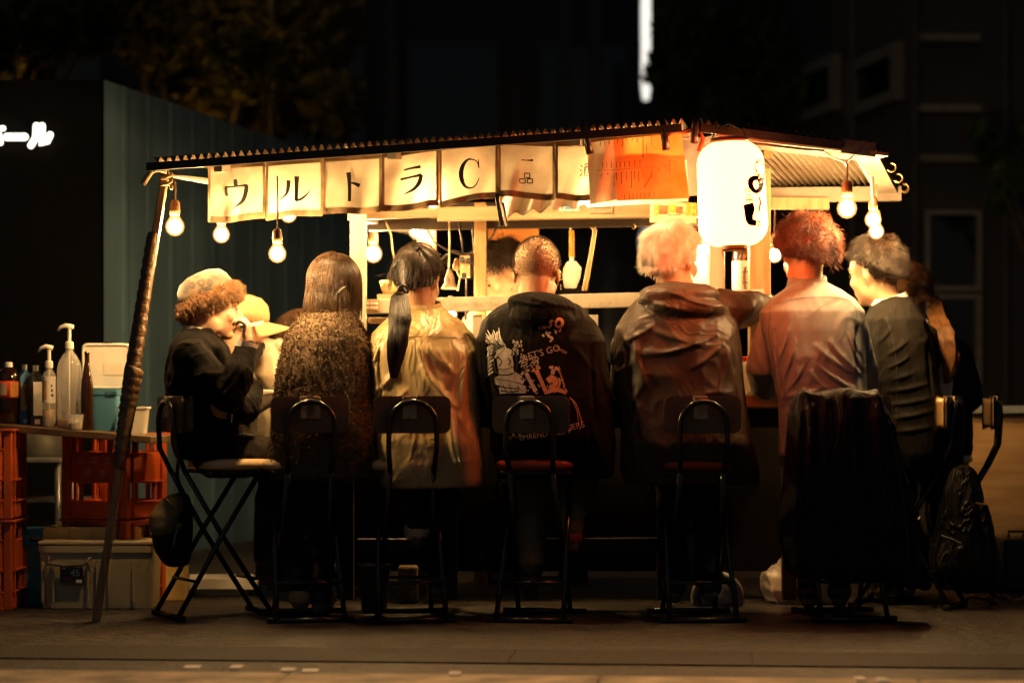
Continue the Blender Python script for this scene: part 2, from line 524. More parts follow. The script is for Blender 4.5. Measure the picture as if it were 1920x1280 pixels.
def tree(base, clumps, n, size, material, label, seed, r0=.16):
    t = thing('tree', base, label, 'tree', 'trees behind the food stall')
    top = max(c[2] for c in clumps)
    mb = MB()
    trunk = [Vector(base) + Vector((.05 * math.sin(k * 1.7), .04 * math.cos(k * 2.1), (top * .78) * k / 6)) for k in range(7)]
    mb.tube(trunk, [r0 * (1 - .11 * k) for k in range(7)], 10)
    for i, c in enumerate(clumps):
        s = trunk[2 + i % 4]; e = Vector(c[:3])
        mid = s.lerp(e, .5) + Vector((0, 0, .15))
        mb.tube([s, mid, e], [r0 * .4, r0 * .25, r0 * .08], 6)
    mb.build('trunk', m_bark, t, smooth=True)
    o = leaf_mesh('crown', clumps, n, size, material, t, seed)
    return t
def clumps_px(lst, D, seed=0):
    r = random.Random(seed); out = []
    for px, py, rp in lst:
        d = D + r.uniform(-.7, .7); p = W(px, py, d); out.append((p.x, p.y, p.z, rp * d / F))
    return out
lm1 = leafmat('olive leaves', (.10, .085, .02), (.05, .055, .015))
lm2 = leafmat('green leaves', (.08, .12, .045), (.04, .07, .025))
tree((W(330, 700, 17).x, 17, 0), clumps_px([(300, 60, 90), (400, 40, 95), (500, 50, 90), (380, 165, 60), (430, 190, 55), (520, 210, 55), (330, 110, 70), (560, 120, 90), (470, 110, 80), (250, 40, 80), (600, 40, 90), (620, 200, 70)], 17, 1),
     5200, .075, lm1, 'dark tree behind the blue grey wall, a few yellow lit leaves', 3)
tree((W(-10, 700, 15).x, 15, 0), clumps_px([(10, 120, 60), (30, 30, 80), (-60, 80, 90), (90, 60, 60), (130, 20, 70), (70, 130, 28), (180, 50, 60)], 15, 2),
     2600, .07, lm1, 'dark tree above the black shop at the left edge, golden lit leaves', 4)
tree((W(1360, 700, 20).x, 20, 0), clumps_px([(1300, 60, 75), (1330, 140, 70), (1400, 90, 80), (1290, 200, 50), (1440, 30, 70), (1380, 210, 60), (1460, 170, 55), (1500, 220, 40), (1260, 130, 50)], 20, 3),
     5200, .085, lm2, 'green tree right of the bright vertical lamp, above the roof', 5)
tree((W(1990, 700, 16).x, 16, 0), clumps_px([(1860, 280, 34), (1890, 330, 30), (1960, 280, 60), (1840, 250, 20), (2000, 200, 70), (1875, 380, 24)], 16, 4),
     1500, .06, lm2, 'small green leaves in front of the dark building at the right edge', 6, .08)

# ---- the dark shop on the left with its steel side wall
m_black = mat('black render', (.004, .004, .004), rough=1.0, spec=.03, bump=.3, bscale=60)
m_steel = mat('blue grey siding', (.080, .145, .200), rough=.65, var=.35, vscale=2.6, bump=.06, bscale=18, stretch=(1, 1, .15), spec=.2)
cx, cD = W(190, 740, 10.5).x, 10.5
ztop = W(0, 150, 10.5).z
shop = thing('corner_shop', (cx, cD, 0), 'black fronted shop with blue grey siding on its side wall', 'building')
MB().box((cx - 2.0, cD + .06, ztop / 2), (4.0, .12, ztop)).build('front_wall', m_black, shop)
e = Vector((.554, 2.46, 0)).normalized(); LW = 5.7
nr = Vector((e.y, -e.x, 0))
npan = 19
for i in range(npan):
    a = Vector((cx, cD, 0)) + e * (LW * i / npan + .002) + e * .0
    b = Vector((cx, cD, 0)) + e * (LW * (i + 1) / npan - .002)
    mb = MB(); off = nr * (.012 + .001 * (i % 2))
    # a folded sheet: flat pan and a raised rib
    q = [a + off, a.lerp(b, .72) + off, a.lerp(b, .78) + off + nr * .005, a.lerp(b, .94) + off + nr * .005, b + off]
    vs = [Vector((p.x, p.y, 0)) for p in q] + [Vector((p.x, p.y, ztop)) for p in q]
    mb.add(vs, [(k, k + 1, k + 6, k + 5) for k in range(4)])
    mb.build('siding_panel', m_steel, shop)
mid = Vector((cx, cD, 0)) + e * LW / 2 - nr * .07
MB().box((mid.x, mid.y, ztop / 2 - .01), (LW, .12, ztop - .02), Matrix.Rotation(math.atan2(e.y, e.x), 3, 'Z')).build('side_wall', m_black, shop)
# lit katakana sign at the left edge (the first character is cut by the frame)
m_sign = emission('sign glow', (1.0, .90, .72), 2.6)
sg = thing('lit_sign', W(30, 257, 10.45), 'white glowing katakana sign on the black shop front', 'sign', None)
def sign_stroke(parent, pts, r):
    mb = MB(); P = [W(x, y, 10.44) for x, y in pts]
    r = r * 10.44 / F
    mb.tube(P, r, 10, caps=False); mb.sphere(P[0], r, nu=10, nv=8); mb.sphere(P[-1], r, nu=10, nv=8)
    return mb
def character(parent, lines, r):
    mb = MB()
    for pts in lines:
        P = [W(x, y, 10.44) for x, y in pts]; rr = r * 10.44 / F
        mb.tube(P, rr, 10, caps=False); mb.sphere(P[0], rr, nu=10, nv=8); mb.sphere(P[-1], rr, nu=10, nv=8)
    mb.build('character', m_sign, parent, smooth=True)
character(sg, [[(-20, 228), (-20, 276), (-28, 272)], [(-46, 241), (6, 241)], [(-40, 254), (-45, 268)], [(-2, 252), (1, 268)]], 5)
character(sg, [[(13, 257), (46, 257)]], 7)
character(sg, [[(68, 236), (67, 258), (58, 273)], [(79, 236), (79, 272), (88, 266), (94, 253)]], 6)

# ---- buildings at the back
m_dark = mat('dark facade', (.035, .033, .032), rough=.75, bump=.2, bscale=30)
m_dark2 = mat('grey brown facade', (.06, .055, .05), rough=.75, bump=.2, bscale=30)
m_frame = mat('window frame metal', (.22, .21, .19), rough=.5, metal=.1)
m_pane = mat('dark window glass', (.006, .007, .008), rough=.08, spec=.6, var=.1)
m_band = mat('balcony band', (.20, .18, .14), rough=.7)
def window(parent, c, w, h, xdir=Vector((1, 0, 0)), fw=.08):
    c = Vector(c); n = Vector((xdir.y, -xdir.x, 0)); up = Vector((0, 0, 1))
    m = Matrix((xdir, -n, up)).transposed()
    fr = MB()
    for s in (-1, 1):
        fr.box(c + xdir * s * (w / 2 - fw / 2) + n * .03, (fw, .09, h), m)
        fr.box(c + up * s * (h / 2 - fw / 2) + n * .028, (w - 2 * fw - .004, .085, fw), m)
    f = fr.build('window', m_frame, parent)
    pn = MB(); pn.box(c + n * .008, (w - fw, .012, h - fw), m)
    pn.build('pane', m_pane, f)
    return f
bk = thing('office_building', (W(900, 740, 27).x, 27, 0), 'tall unlit building standing in darkness behind the stall roof', 'building')
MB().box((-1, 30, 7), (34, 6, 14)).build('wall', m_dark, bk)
for i in range(-5, 6):
    for j in range(3):
        window(bk, (i * 1.55 - .7, 26.985, 1.9 + j * 2.3), 1.1, 1.5, fw=.05).data.materials[0] = m_dark2
for px in (1060, 1118, 735):
    p = W(px, 200, 26.9)
    MB().box((p.x, 26.92, 6), (.16, .14, 12)).build('pilaster', m_dark2, bk)
rb = thing('apartment_building', (W(1700, 740, 17).x, 17, 0), 'dark building with faint pale window frames on the right', 'building')
# receding facade from (1480) to (1725), coming nearer to the right
A, B = W(1470, 740, 20.0), W(1722, 740, 16.6)
A.z = B.z = 0
xd = (B - A).normalized(); n = Vector((xd.y, -xd.x, 0))
md = (A + B) / 2 - n * .2
mrot = Matrix.Rotation(math.atan2(xd.y, xd.x), 3, 'Z')
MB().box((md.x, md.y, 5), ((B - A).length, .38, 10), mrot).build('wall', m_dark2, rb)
Lf = (B - A).length
for t, py0, py1, w in ((.30, 118, 222, 1.12), (.74, 100, 205, 1.12)):
    c = A + xd * Lf * t
    z0 = W(0, py1, c.y).z; z1 = W(0, py0, c.y).z
    window(rb, Vector((c.x, c.y, (z0 + z1) / 2)) + n * .0, w, z1 - z0, xd, .085)
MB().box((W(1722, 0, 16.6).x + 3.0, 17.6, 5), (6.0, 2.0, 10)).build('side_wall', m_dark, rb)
for py in (72, 204, 298):
    p = W(1780, py, 16.55)
    MB().box((p.x, 16.55, p.z), (.44, .12, .05)).build('balcony_band', m_band, rb)
for (x0, y0, x1, y1) in ((1733, 395, 1838, 545), (1733, 552, 1838, 720)):
    c = W((x0 + x1) / 2, (y0 + y1) / 2, 16.55)
    window(rb, (c.x, 16.57, c.z), (x1 - x0) * 16.55 / F, (y1 - y0) * 16.55 / F, fw=.03)
for px in (1597, 1715, 1885):
    p = W(px, 0, 16.5); MB().box((p.x, 16.52, 3.4), (.035, .05, 6.8)).build('drain_pipe', m_dark2, rb)
# distant bright tube lamp
tl = thing('tube_lamp', W(1211, 90, 24), 'bright white vertical tube lamp in the dark background above the roof', 'lamp')
m_tube = emission('tube light', (1.0, .95, .85), 1.25)
mb = MB(); a, b = W(1211, 188, 24), W(1211, -30, 24)
mb.tube([a + (b - a) * t for t in (0, .12, .4, .7, 1)], [.028, .05, .045, .05, .045], 12); mb.build('tube', m_tube, tl, smooth=True)
mb = MB(); mb.box((a.x, 24.11, (a.z + b.z) / 2), (.12, .1, b.z - a.z)); mb.build('mount', m_dark, tl)
# glowing shape added as a low reflection, and the lamps among the left trees
lw = thing('lamp_reflection', W(1211, 450, 24), 'pale glowing shape for a reflection in the dark background beside the white haired person', 'lamp')
m_dim = emission('dim reflection glow', (.75, .95, .9), .22)
MB().sphere(W(1211, 455, 24), (.075, .06, .19), nu=12, nv=8).build('globe', m_dim, lw, smooth=True)  # glowing ellipsoid stands in for the reflection, no real lamp globe
MB().box(W(1211, 455, 24.09), (.1, .06, .5)).build('mount', m_dark, lw)  # dark backing behind the reflection shape
m_tl = emission('tree lamp', (1, .50, .08), 120)
for px, py, D, lab in ((12, 172, 15.4, 'amber lamp behind the black shop lighting leaves at the left edge'), (400, 262, 16.2, 'amber lamp behind the blue grey wall lighting the leaves'), (508, -45, 16.6, 'amber lamp high among the dark leaves at the top')):
    p = W(px, py, D)
    t = thing('garden_lamp', p, lab, 'lamp', 'lamps among the trees')
    MB().sphere(p, .03, nu=10, nv=7).build('globe', m_tl, t, smooth=True)
    MB().cyl(p + Vector((0, .045, 0)), (p.x, p.y + .045, 0), .02, .03, 8).build('post', m_dark, t)
# the timber hoarding and other right hand things
m_ply = mat('plywood', (.62, .39, .18), rough=.5, col2=(.42, .24, .09), vscale=3.0, stretch=(1.0, 1.0, 9.0), bump=.1, bscale=20)
D = 9.6
hd = thing('plywood_counter', W(1900, 1080, D), 'warm lit plywood counter at the right edge behind the black bags', 'counter')
a, b = W(1800, 776, D), W(2060, 1095, D)
MB().box(((a.x + b.x) / 2, D + .02, (a.z + b.z) / 2), (b.x - a.x, .04, a.z - b.z)).build('panel', m_ply, hd, bevel=.003)
m_slab = mat('pale steel top', (.45, .50, .48), rough=.35, metal=.3)
MB().box(((a.x + b.x) / 2, D + .32, a.z + .018), (b.x - a.x + .02, .72, .03)).build('top', m_slab, hd, bevel=.004)
mb = MB(); mb.box((a.x + .03, D + .3, a.z / 2 - .02), (.05, .5, a.z - .05)); mb.box((b.x - .03, D + .3, a.z / 2 - .02), (.05, .5, a.z - .05)); mb.build('side_panel', m_ply, hd)
p = W(1905, 1052, 9.35)
t = thing('storage_case', (p.x, 9.35, 0), 'black case standing on the ground at the right edge', 'case')
MB().box((p.x, 9.35, .105), (.14, .2, .21)).build('body', mat('black plastic', (.012, .012, .013), rough=.4), t, bevel=.012)
MB().tube([(p.x - .03, 9.35, .21), (p.x - .03, 9.35, .235), (p.x + .03, 9.35, .235), (p.x + .03, 9.35, .21)], .006, 6).build('handle', MATS['black plastic'], t)
m_cable = mat('orange lit cable', (.45, .22, .05), rough=.5)  # orange light painted into the cable colour
p0 = W(1820, 1132, 8.7)
pts = []
for k in range(40):
    tt = k / 39
    pts.append(Vector((p0.x + .5 * tt + .02 * math.sin(k * 1.3), 8.75 + .12 * math.sin(k * .8) * (1 - tt), .012 + .006 * abs(math.sin(k * .5)))))
tag(MB().tube(pts, .007, 6).build('cable', m_cable, smooth=True), 'tangled orange lit cable lying on the ground beside the black bags', 'cable')
# ================================================================== THE FOOD STALL
m_white = mat('white painted wood', (.44, .40, .32), rough=.5, var=.18, vscale=6, bump=.08, bscale=40, stretch=(3, 3, .6))
m_wood = mat('pale timber', (.36, .23, .10), rough=.6, col2=(.22, .13, .05), vscale=5, stretch=(6, 6, .7), bump=.15, bscale=30)
m_wood_h = mat('pale timber beam', (.28, .19, .10), rough=.6, col2=(.19, .12, .055), vscale=5, stretch=(.7, 6, 6), bump=.15, bscale=30)
m_dwood = mat('dark timber', (.028, .017, .009), rough=.6, var=.4, vscale=6, stretch=(.7, 5, 5), bump=.2, bscale=40)
m_fascia = mat('black fascia', (.012, .011, .01), rough=.45, var=.3)
m_galv = mat('galvanised sheet', (.52, .50, .45), rough=.38, metal=.65, var=.25, vscale=5)
m_rust = mat('weathered sheet', (.30, .23, .15), rough=.5, metal=.35, col2=(.20, .12, .06), vscale=4, stretch=(1, 1, 1))
m_trim = mat('white sheet trim', (.42, .38, .31), rough=.5, metal=.1, var=.15)
m_red = mat('red brown post', (.50, .18, .07), rough=.55, var=.4, vscale=8)
m_counter = mat('counter timber', (.48, .27, .10), rough=.45, col2=(.32, .16, .05), vscale=4, stretch=(.6, 6, 6), bump=.1)
stall = thing('food_stall', (-.1, 8.9, 0), 'open food stall with corrugated roof hung with lit bulbs and white banners', 'food stall')
def corrugated(name, A, B, Cc, E, waves, amp, material, parent, nl=6):
    """A near left, B near right, Cc far right, E far left; ridges run from near to far"""
    mb = MB(); nu = waves * 8
    def fn(u, v):
        p = (A.lerp(B, u)).lerp(E.lerp(Cc, u), v)
        nrm = ((B - A).cross(E - A)).normalized()
        return p + nrm * (.010 + amp * math.cos(2 * math.pi * u * waves))
    mb.grid(fn, nu, nl)
    return mb.build(name, material, parent, smooth=True, solid=.0016)
# front awning: near edge runs from the propped left corner up to the middle
A, B = W(288, 306, 8.06), W(1278, 233, 8.06)
Cc, E = W(1290, 262, 8.75), W(400, 300, 8.75)
E.z = A.z + .05; Cc.z = B.z + .05
sh = corrugated('roof_sheet', A, B, Cc, E, 66, .012, m_rust, stall)
mb = MB()
fa, fb = W(275, 325, 8.035), W(1278, 243, 8.035)
fa.z = A.z - .016; fb.z = B.z - .016
mb.bar(fa, fb, .02, .028); mb.build('fascia', m_fascia, sh)
for t in (.12, .45, .8):
    p, q = A.lerp(B, t), E.lerp(Cc, t)
    MB().bar(p + Vector((0, .02, -.03)), q + Vector((0, 0, -.03)), .03, .03).build('rafter', m_trim, sh)
MB().bar(E + Vector((0, .0, -.03)), Cc + Vector((0, 0, -.03)), .04, .04).build('batten', m_wood_h, sh)
for i, (px, dy) in enumerate(((330, .16), (362, .3))):
    MB().tube([W(322, 330, 8.10), W(400 + 40 * i, 338 + 14 * i, 8.4 + dy)], .006, 6).build('brace_rod', m_trim, sh)
# main roof at the back
A2, B2 = W(420, 300, 8.76), W(1300, 250, 8.76); A2.z = E.z; B2.z = Cc.z
C2, E2 = B2 + Vector((.1, 1.5, -.06)), A2 + Vector((.1, 1.5, -.06))
corrugated('roof_sheet', A2, B2, C2, E2, 58, .0085, m_rust, stall)
# right hand awning, seen from below
A3, B3 = W(1312, 232, 8.06), W(1640, 274, 8.22)
C3, E3 = W(1688, 349, 8.95), W(1436, 352, 8.95)
rs = corrugated('roof_sheet', A3, B3, C3, E3, 22, .011, mat('dull awning sheet', (.15, .12, .08), rough=.5, metal=.3, col2=(.09, .06, .035), vscale=4), stall)
dn = Vector((0, 0, -1))
MB().bar(A3 + Vector((0, -.015, -.016)), A3.lerp(B3, .80) + Vector((0, -.015, -.016)), .02, .030).build('fascia', m_fascia, rs)
m_trim2 = mat('tan awning frame', (.20, .165, .12), rough=.6, var=.2)
m_clear = mat('clear plastic sheet', (.08, .10, .10), rough=.25, trans=.3, var=.1)
MB().bar(A3.lerp(B3, .805) + Vector((0, -.014, -.016)), B3 + Vector((.0, -.014, -.016)), .012, .05).build('clear_strip', m_clear, rs)
MB().bar(A3.lerp(E3, .12) + dn * .022 + Vector((.0, 0, 0)), B3.lerp(C3, .12) + dn * .022, .20, .012).build('frame_board', m_trim2, rs)
MB().bar(B3.lerp(A3, .06) + dn * .024, C3.lerp(E3, .10) + dn * .024, .085, .014).build('frame_board', m_trim2, rs)
MB().bar(E3 + dn * .03 + Vector((-.05, 0, 0)), C3 + dn * .03, .05, .055).build('frame_board', m_trim2, rs)
MB().bar(E3.lerp(A3, .0) + dn * .02 + Vector((-.03, 0, 0)), A3.lerp(E3, .4) + dn * .02 + Vector((-.03, 0, 0)), .05, .02).build('frame_board', m_trim2, rs)
m_brass = mat('brass hook', (.7, .45, .15), rough=.35, metal=.9)
for t in (.45, .72, .97, 1.0):
    p = B3.lerp(C3, t) + Vector((.018, 0, -.01))
    MB().tube([p + Vector((.016 * math.sin(a), 0, .016 * math.cos(a))) for a in np.linspace(-.4, 4.2, 10)], .003, 6).build('hook', m_brass, rs)
# brackets under the right awning
bx = E3 + Vector((-.02, -.05, -.06))
MB().bar(bx + Vector((0, 0, -.005)), bx + Vector((.26, .02, -.005)), .03, .045).build('bracket', m_wood, stall)
MB().bar(bx + Vector((.01, 0, -.17)), bx + Vector((.16, .01, -.03)), .022, .022).build('bracket', m_wood, stall)
MB().bar(W(1440, 287, 8.4), W(1446 + 0, 284, 8.9), .03, .04).build('bracket', m_wood, stall)
# posts
def post(px0, px1, py_top, D, material, z0=0.0, depth=None):
    a = W(px0, py_top, D); w = (px1 - px0) * D / F
    mb = MB(); mb.box((a.x + w / 2, D, (a.z + z0) / 2), (w, depth or w, a.z - z0))
    return mb.build('post', material, stall, bevel=.004)
post(657, 687, 330, 8.62, m_white, .79)
post(783, 818, 395, 9.3, m_red)
post(889, 912, 380, 8.95, m_wood)
post(1329, 1358, 300, 8.75, m_white, .79)
post(1404, 1443, 300, 8.7, m_wood, .79)
post(1300, 1328, 440, 9.2, m_white, depth=.02)
# top beams
def hbeam(px0, py0, px1, py1, h_px, D, material, name='beam', depth=.05):
    a, b = W(px0, py0, D), W(px1, py1, D)
    h = h_px * D / F
    return MB().bar(a, b, depth, h).build(name, material, stall, bevel=.003)
hbeam(820, 402, 1320, 394, 26, 8.72, m_wood_h)
hbeam(660, 405, 840, 398, 16, 8.74, m_wood_h)
hbeam(690, 422, 1320, 412, 22, 9.0, m_dwood)
MB().bar(W(664, 398, 8.66), W(790, 430, 10.0), .05, .06).build('beam', m_white, stall)
MB().bar(W(664, 398, 10.3), W(1440, 398, 10.3), .05, .08).build('beam', m_dwood, stall)
# display case rail with uprights
hbeam(686, 575, 1432, 556, 27, 8.66, m_white, 'case_rail', .035)
for px in (776, 895, 1112, 1240):
    a = W(px, 580, 8.68); zb = .80
    MB().box((a.x, 8.68, (a.z - .02 + zb) / 2), (.036, .03, a.z - .02 - zb)).build('case_upright', m_white, stall, bevel=.003)
a = W(690, 600, 8.72); b = W(770, 600, 8.72)
MB().box(((a.x + b.x) / 2, 8.78, a.z), (b.x - a.x, .14, .02)).build('case_shelf', m_wood_h, stall, bevel=.003)
# counter
zt = .79
xl, xr = W(640, 0, 8.5).x, W(1500, 0, 8.5).x
for k in range(3):
    MB().box(((xl + xr) / 2, 8.42 + .02 + k * .102, zt - .0225), (xr - xl, .099, .045)).build('counter_plank', m_counter, stall, bevel=.004)
MB().box(((xl + xr) / 2, 8.47, zt - .085), (xr - xl - .06, .03, .07)).build('apron_board', m_dwood, stall)
MB().box(((xl + xr) / 2, 8.88, zt / 2 + .05), (xr - xl, .02, zt - .12)).build('counter_front', mat('black counter board', (.008, .006, .004), rough=.7, spec=.1), stall, bevel=.003)
MB().box(((xl + xr) / 2, 9.15, zt - .02), (xr - xl, .5, .03)).build('work_top', mat('steel top', (.5, .5, .48), rough=.3, metal=.8), stall, bevel=.003)
# left short side of the counter
MB().box((xl - .08, 9.0, zt - .02), (.30, 1.1, .04)).build('side_counter', m_counter, stall, bevel=.004)
MB().bar(W(670, 1022, 8.5), W(830, 1022, 8.5), .05, .05).build('foot_rail', m_dwood, stall, bevel=.003)
MB().bar(W(1010, 1022, 8.5), W(1232, 1020, 8.5), .05, .05).build('foot_rail', m_dwood, stall, bevel=.003)
for px in (650, 845, 995, 1245, 1480):
    a = W(px, 0, 8.52); MB().box((a.x, 8.54, .39), (.05, .05, .72)).build('leg', m_dwood, stall)
# a small wheel of the cart at the right
w0 = W(1345, 1120, 8.6)
wh = MB()
wh.tube([w0 + Vector((.085 * math.cos(a), 0, .085 * math.sin(a))) for a in np.linspace(0, 2 * math.pi, 25)[:-1]], .016, 10, closed=True)
wo = wh.build('wheel', mat('pale rubber', (.42, .42, .38), rough=.5), stall, smooth=True)
MB().lathe(w0, [(0.0, -.02), (.06, -.016), (.07, 0), (.06, .016), (0, .02)], 20, Matrix.Rotation(R(90), 3, 'X')).build('hub', mat('wheel disc', (.5, .5, .46), rough=.35, metal=.6), wo, smooth=True)
# tarpaulin edge and cloth under the banners
def tarp(u, v):
    p = W(935, 372, 8.3).lerp(W(1105, 378, 8.3), u)
    drop = (.012 + .05 * (1 - u) ** 1.5 + .016 * math.sin(u * 17) ** 2)
    return p + Vector((0, .015 * math.sin(u * 26 + v * 2), -v * drop + .03 * (1 - v)))
mb = MB(); mb.grid(tarp, 40, 6)
mb.build('tarpaulin', mat('white tarpaulin', (.75, .70, .60), rough=.4, translucent=.3, var=.1), stall, smooth=True, solid=.001)
# orange cloth panel and cream board at the back of the kitchen
a, b = W(915, 425, 10.2), W(1010, 490, 10.2)
MB().box(((a.x + b.x) / 2, 10.2, a.z - .06), (b.x - a.x, .03, .12)).build('back_panel', mat('orange board', (.62, .22, .03), rough=.6), stall)
MB().box(((a.x + b.x) / 2, 10.19, a.z - .155), (b.x - a.x, .03, .065)).build('back_panel', mat('cream board', (.72, .60, .38), rough=.6), stall)
MB().box(((a.x + b.x) / 2, 10.21, .42), (b.x - a.x, .03, .84)).build('back_panel', m_dwood, stall)

# ---------------------------------------------------------------- prop pole with tape
m_tape = mat('brown packing tape', (.16, .085, .03), rough=.33, col2=(.07, .035, .012), vscale=30, bump=.7, bscale=45, stretch=(1, 1, 2.2), spec=.6)
m_pole = mat('bare pole timber', (.42, .25, .10), rough=.55, col2=(.24, .13, .05), vscale=8, stretch=(7, 7, .6), bump=.25, bscale=40)
pt, pf = W(311, 318, 8.12), W(180, 1164, 8.0); pf.z = 0.0
pp = thing('prop_pole', pf, 'slanted wooden prop pole wrapped in brown tape holding up the roof corner', 'pole')
def pole_at(py): return pf.lerp(pt, (1164 - py) / (1164 - 318.0))
MB().bar(pf, pt, .026, .036, up=(0, 1, 0)).build('pole', m_pole, pp, bevel=.004)
def wrap(y0, y1, r0, r1, seed, off=0.0):
    mb = MB(); pts, rs = [], []
    for k in range(40):
        t = k / 39; y = y0 + (y1 - y0) * t
        pts.append(pole_at(y) + Vector((off, -.004, 0)) + Vector((.002 * math.sin(k * 2.1 + seed), 0, 0)))
        rs.append(r0 + (r1 - r0) * t + (.0010 * math.sin(k * 1.9 + seed) + .0008 * math.sin(k * 4.3)))
    rs[0] *= .9; mb.tube(pts, rs, 14)
    return mb
wrap(437, 700, .022, .027, 0, -.008).build('tape', m_tape, pp, smooth=True)
wrap(690, 880, .034, .022, 3, -.004).build('tape', mat('brown tape crumpled', (.22, .13, .05), rough=.4, col2=(.11, .06, .02), vscale=24, bump=.9, bscale=38, spec=.6), pp, smooth=True)
m_rope = mat('old rope', (.50, .36, .18), rough=.9, var=.4, vscale=60, bump=.6, bscale=150)
rp = [W(x, y, 8.05) for x, y in ((312, 322), (300, 318), (285, 320), (276, 332), (268, 346))]
MB().tube(rp, [.008, .009, .010, .011, .009], 8).build('rope', m_rope, pp, smooth=True)
MB().tube([W(311 + 11 * math.cos(a), 326 + 2 * a + 4 * math.sin(a), 8.1 - .022 * math.sin(a)) for a in np.linspace(0, 13, 40)], .006, 6).build('rope', m_rope, pp, smooth=True)

# ---------------------------------------------------------------- noren banners
m_cloth = mat('cream banner cloth', (.70, .58, .41), rough=.9, var=.28, vscale=8, spec=.1, translucent=.17, bump=.15, bscale=220)
m_hem = mat('banner hem', (.30, .20, .11), rough=.9, var=.3, vscale=20, spec=.1, translucent=.06)
m_ink = mat('black ink', (.008, .007, .006), rough=.7)
ND = 8.18
PX = [390, 498, 606, 716, 823, 934, 1041, 1152]
TOP = [307, 301, 294, 286, 271, 261, 264, 262]
BOT = [416, 411, 403, 396, 387, 369, 373, 375]
nor = thing('noren_banner', W(760, 300, ND), 'row of cream cloth banners with black characters hanging along the roof edge', 'banner')
def pan_fn(i):
    def fn(u, v):
        px = PX[i] + 1.5 + (PX[i + 1] - PX[i] - 3) * u
        top = TOP[i] + (TOP[i + 1] - TOP[i]) * u; bot = BOT[i] + (BOT[i + 1] - BOT[i]) * u
        bot += 2.0 * math.sin(u * 5 + i * 2.0)
        p = W(px, top + (bot - top) * v, ND)
        k = max(v, 0.0) ** .8
        p.y += k * (.010 * math.sin(u * 6.5 + i * 1.9) + .008 * math.sin(u * 13 + v * 4 + i)) + .004 * math.sin(v * 9 + i + u * 3)
        return p
    return fn
def Z7(p): return (270 + p[0] / 4.465, 220 + p[1] / 4.465)
def Z2(p): return (640 + p[0] / 3.0, p[1] / 3.0)
CH = [
 (Z7, [([(765, 520), (768, 545), (772, 578)], [26, 36, 34]), ([(690, 578), (690, 620), (694, 660)], [22, 24, 24]), ([(684, 588), (770, 580), (868, 572)], [16, 13, 22]), ([(862, 568), (858, 620), (835, 690), (795, 730), (735, 763)], [34, 36, 34, 22, 4])]),
 (Z7, [([(1213, 530), (1208, 590), (1190, 645), (1132, 692)], [34, 32, 22, 4]), ([(1282, 497), (1280, 560), (1279, 640), (1278, 702)], [42, 34, 30, 30]), ([(1272, 700), (1310, 690), (1355, 655), (1394, 605)], [20, 22, 16, 3])]),
 (Z7, [([(1713, 462), (1718, 520), (1722, 600), (1722, 706)], [40, 34, 30, 26]), ([(1728, 548), (1765, 556), (1806, 574)], [10, 24, 36])]),
 (Z2, [([(352, 957), (400, 946), (446, 938)], [9, 12, 18]), ([(332, 1010), (390, 998), (452, 984)], [14, 11, 20]), ([(450, 984), (440, 1025), (408, 1065), (350, 1095)], [22, 24, 17, 3])]),
 (Z2, [([(773, 945), (764, 912), (740, 899), (712, 900), (686, 930), (674, 975), (680, 1020), (700, 1052), (732, 1058), (758, 1040), (776, 1003)], [5, 6, 7, 12, 22, 27, 24, 15, 9, 7, 5]), ([(772, 897), (772, 925), (775, 950)], [4, 7, 3])]),
 (Z2, [([(1012, 902), (1045, 903), (1078, 902)], [6, 6, 14]), ([(1030, 976), (1060, 975), (1060, 1001), (1031, 1001)], [6, 6, 7, 5], True), ([(1003, 1008), (1034, 1007), (1034, 1030), (1004, 1031)], [6, 6, 7, 6], True), ([(1046, 1007), (1075, 1006), (1075, 1030), (1047, 1030)], [6, 6, 7, 6], True)]),
 (Z2, [([(1345, 928), (1356, 940)], [3, 9]), ([(1340, 953), (1352, 962)], [3, 9]), ([(1343, 992), (1350, 982), (1358, 965)], [8, 6, 2]), ([(1364, 926), (1380, 923), (1398, 920)], [5, 5, 6]), ([(1367, 942), (1398, 938), (1398, 986), (1369, 990)], [6, 5, 6, 5], True), ([(1377, 924), (1376, 945), (1372, 965)], [5, 5, 3]), ([(1388, 922), (1388, 965)], [5, 5]), ([(1370, 975), (1397, 972)], [4, 4])]),
]
for i in range(7):
    mb = MB(); mb.grid(pan_fn(i), 16, 14)
    pn = mb.build('cloth_panel', m_cloth, nor, smooth=True)
    fn = pan_fn(i); hm = MB()
    for v0, v1 in ((-.01, .10), (.90, 1.01)):
        hm.grid(lambda u, v: fn(u, v0 + (v1 - v0) * v) + Vector((0, -.0025, 0)), 16, 2)
    for u0, u1 in ((-.012, .035), (.965, 1.012)):
        hm.grid(lambda u, v: fn(u0 + (u1 - u0) * u, v) + Vector((0, -.004, 0)), 2, 14)
    hm.build('hem', m_hem, pn, smooth=True)
    conv, st = CH[i]; scl = 4.465 if conv is Z7 else 3.0
    # width units follow the zoomed drawing: convert to photo pixels before projecting
    sts = []
    for s in st:
        sts.append(([conv(p) for p in s[0]], [w / scl for w in s[1]]) + ((True,) if len(s) > 2 else ()))
    decal_strokes('character', sts, bvh_of(pn.data), m_ink, pn, ND, .0065)
# rod that carries the banners
mb = MB(); mb.tube([W(PX[k], TOP[k] - 1, ND + .012) for k in range(8)] + [W(1290, 250, ND + .012)], .006, 8)
mb.build('rod', m_wood, nor)

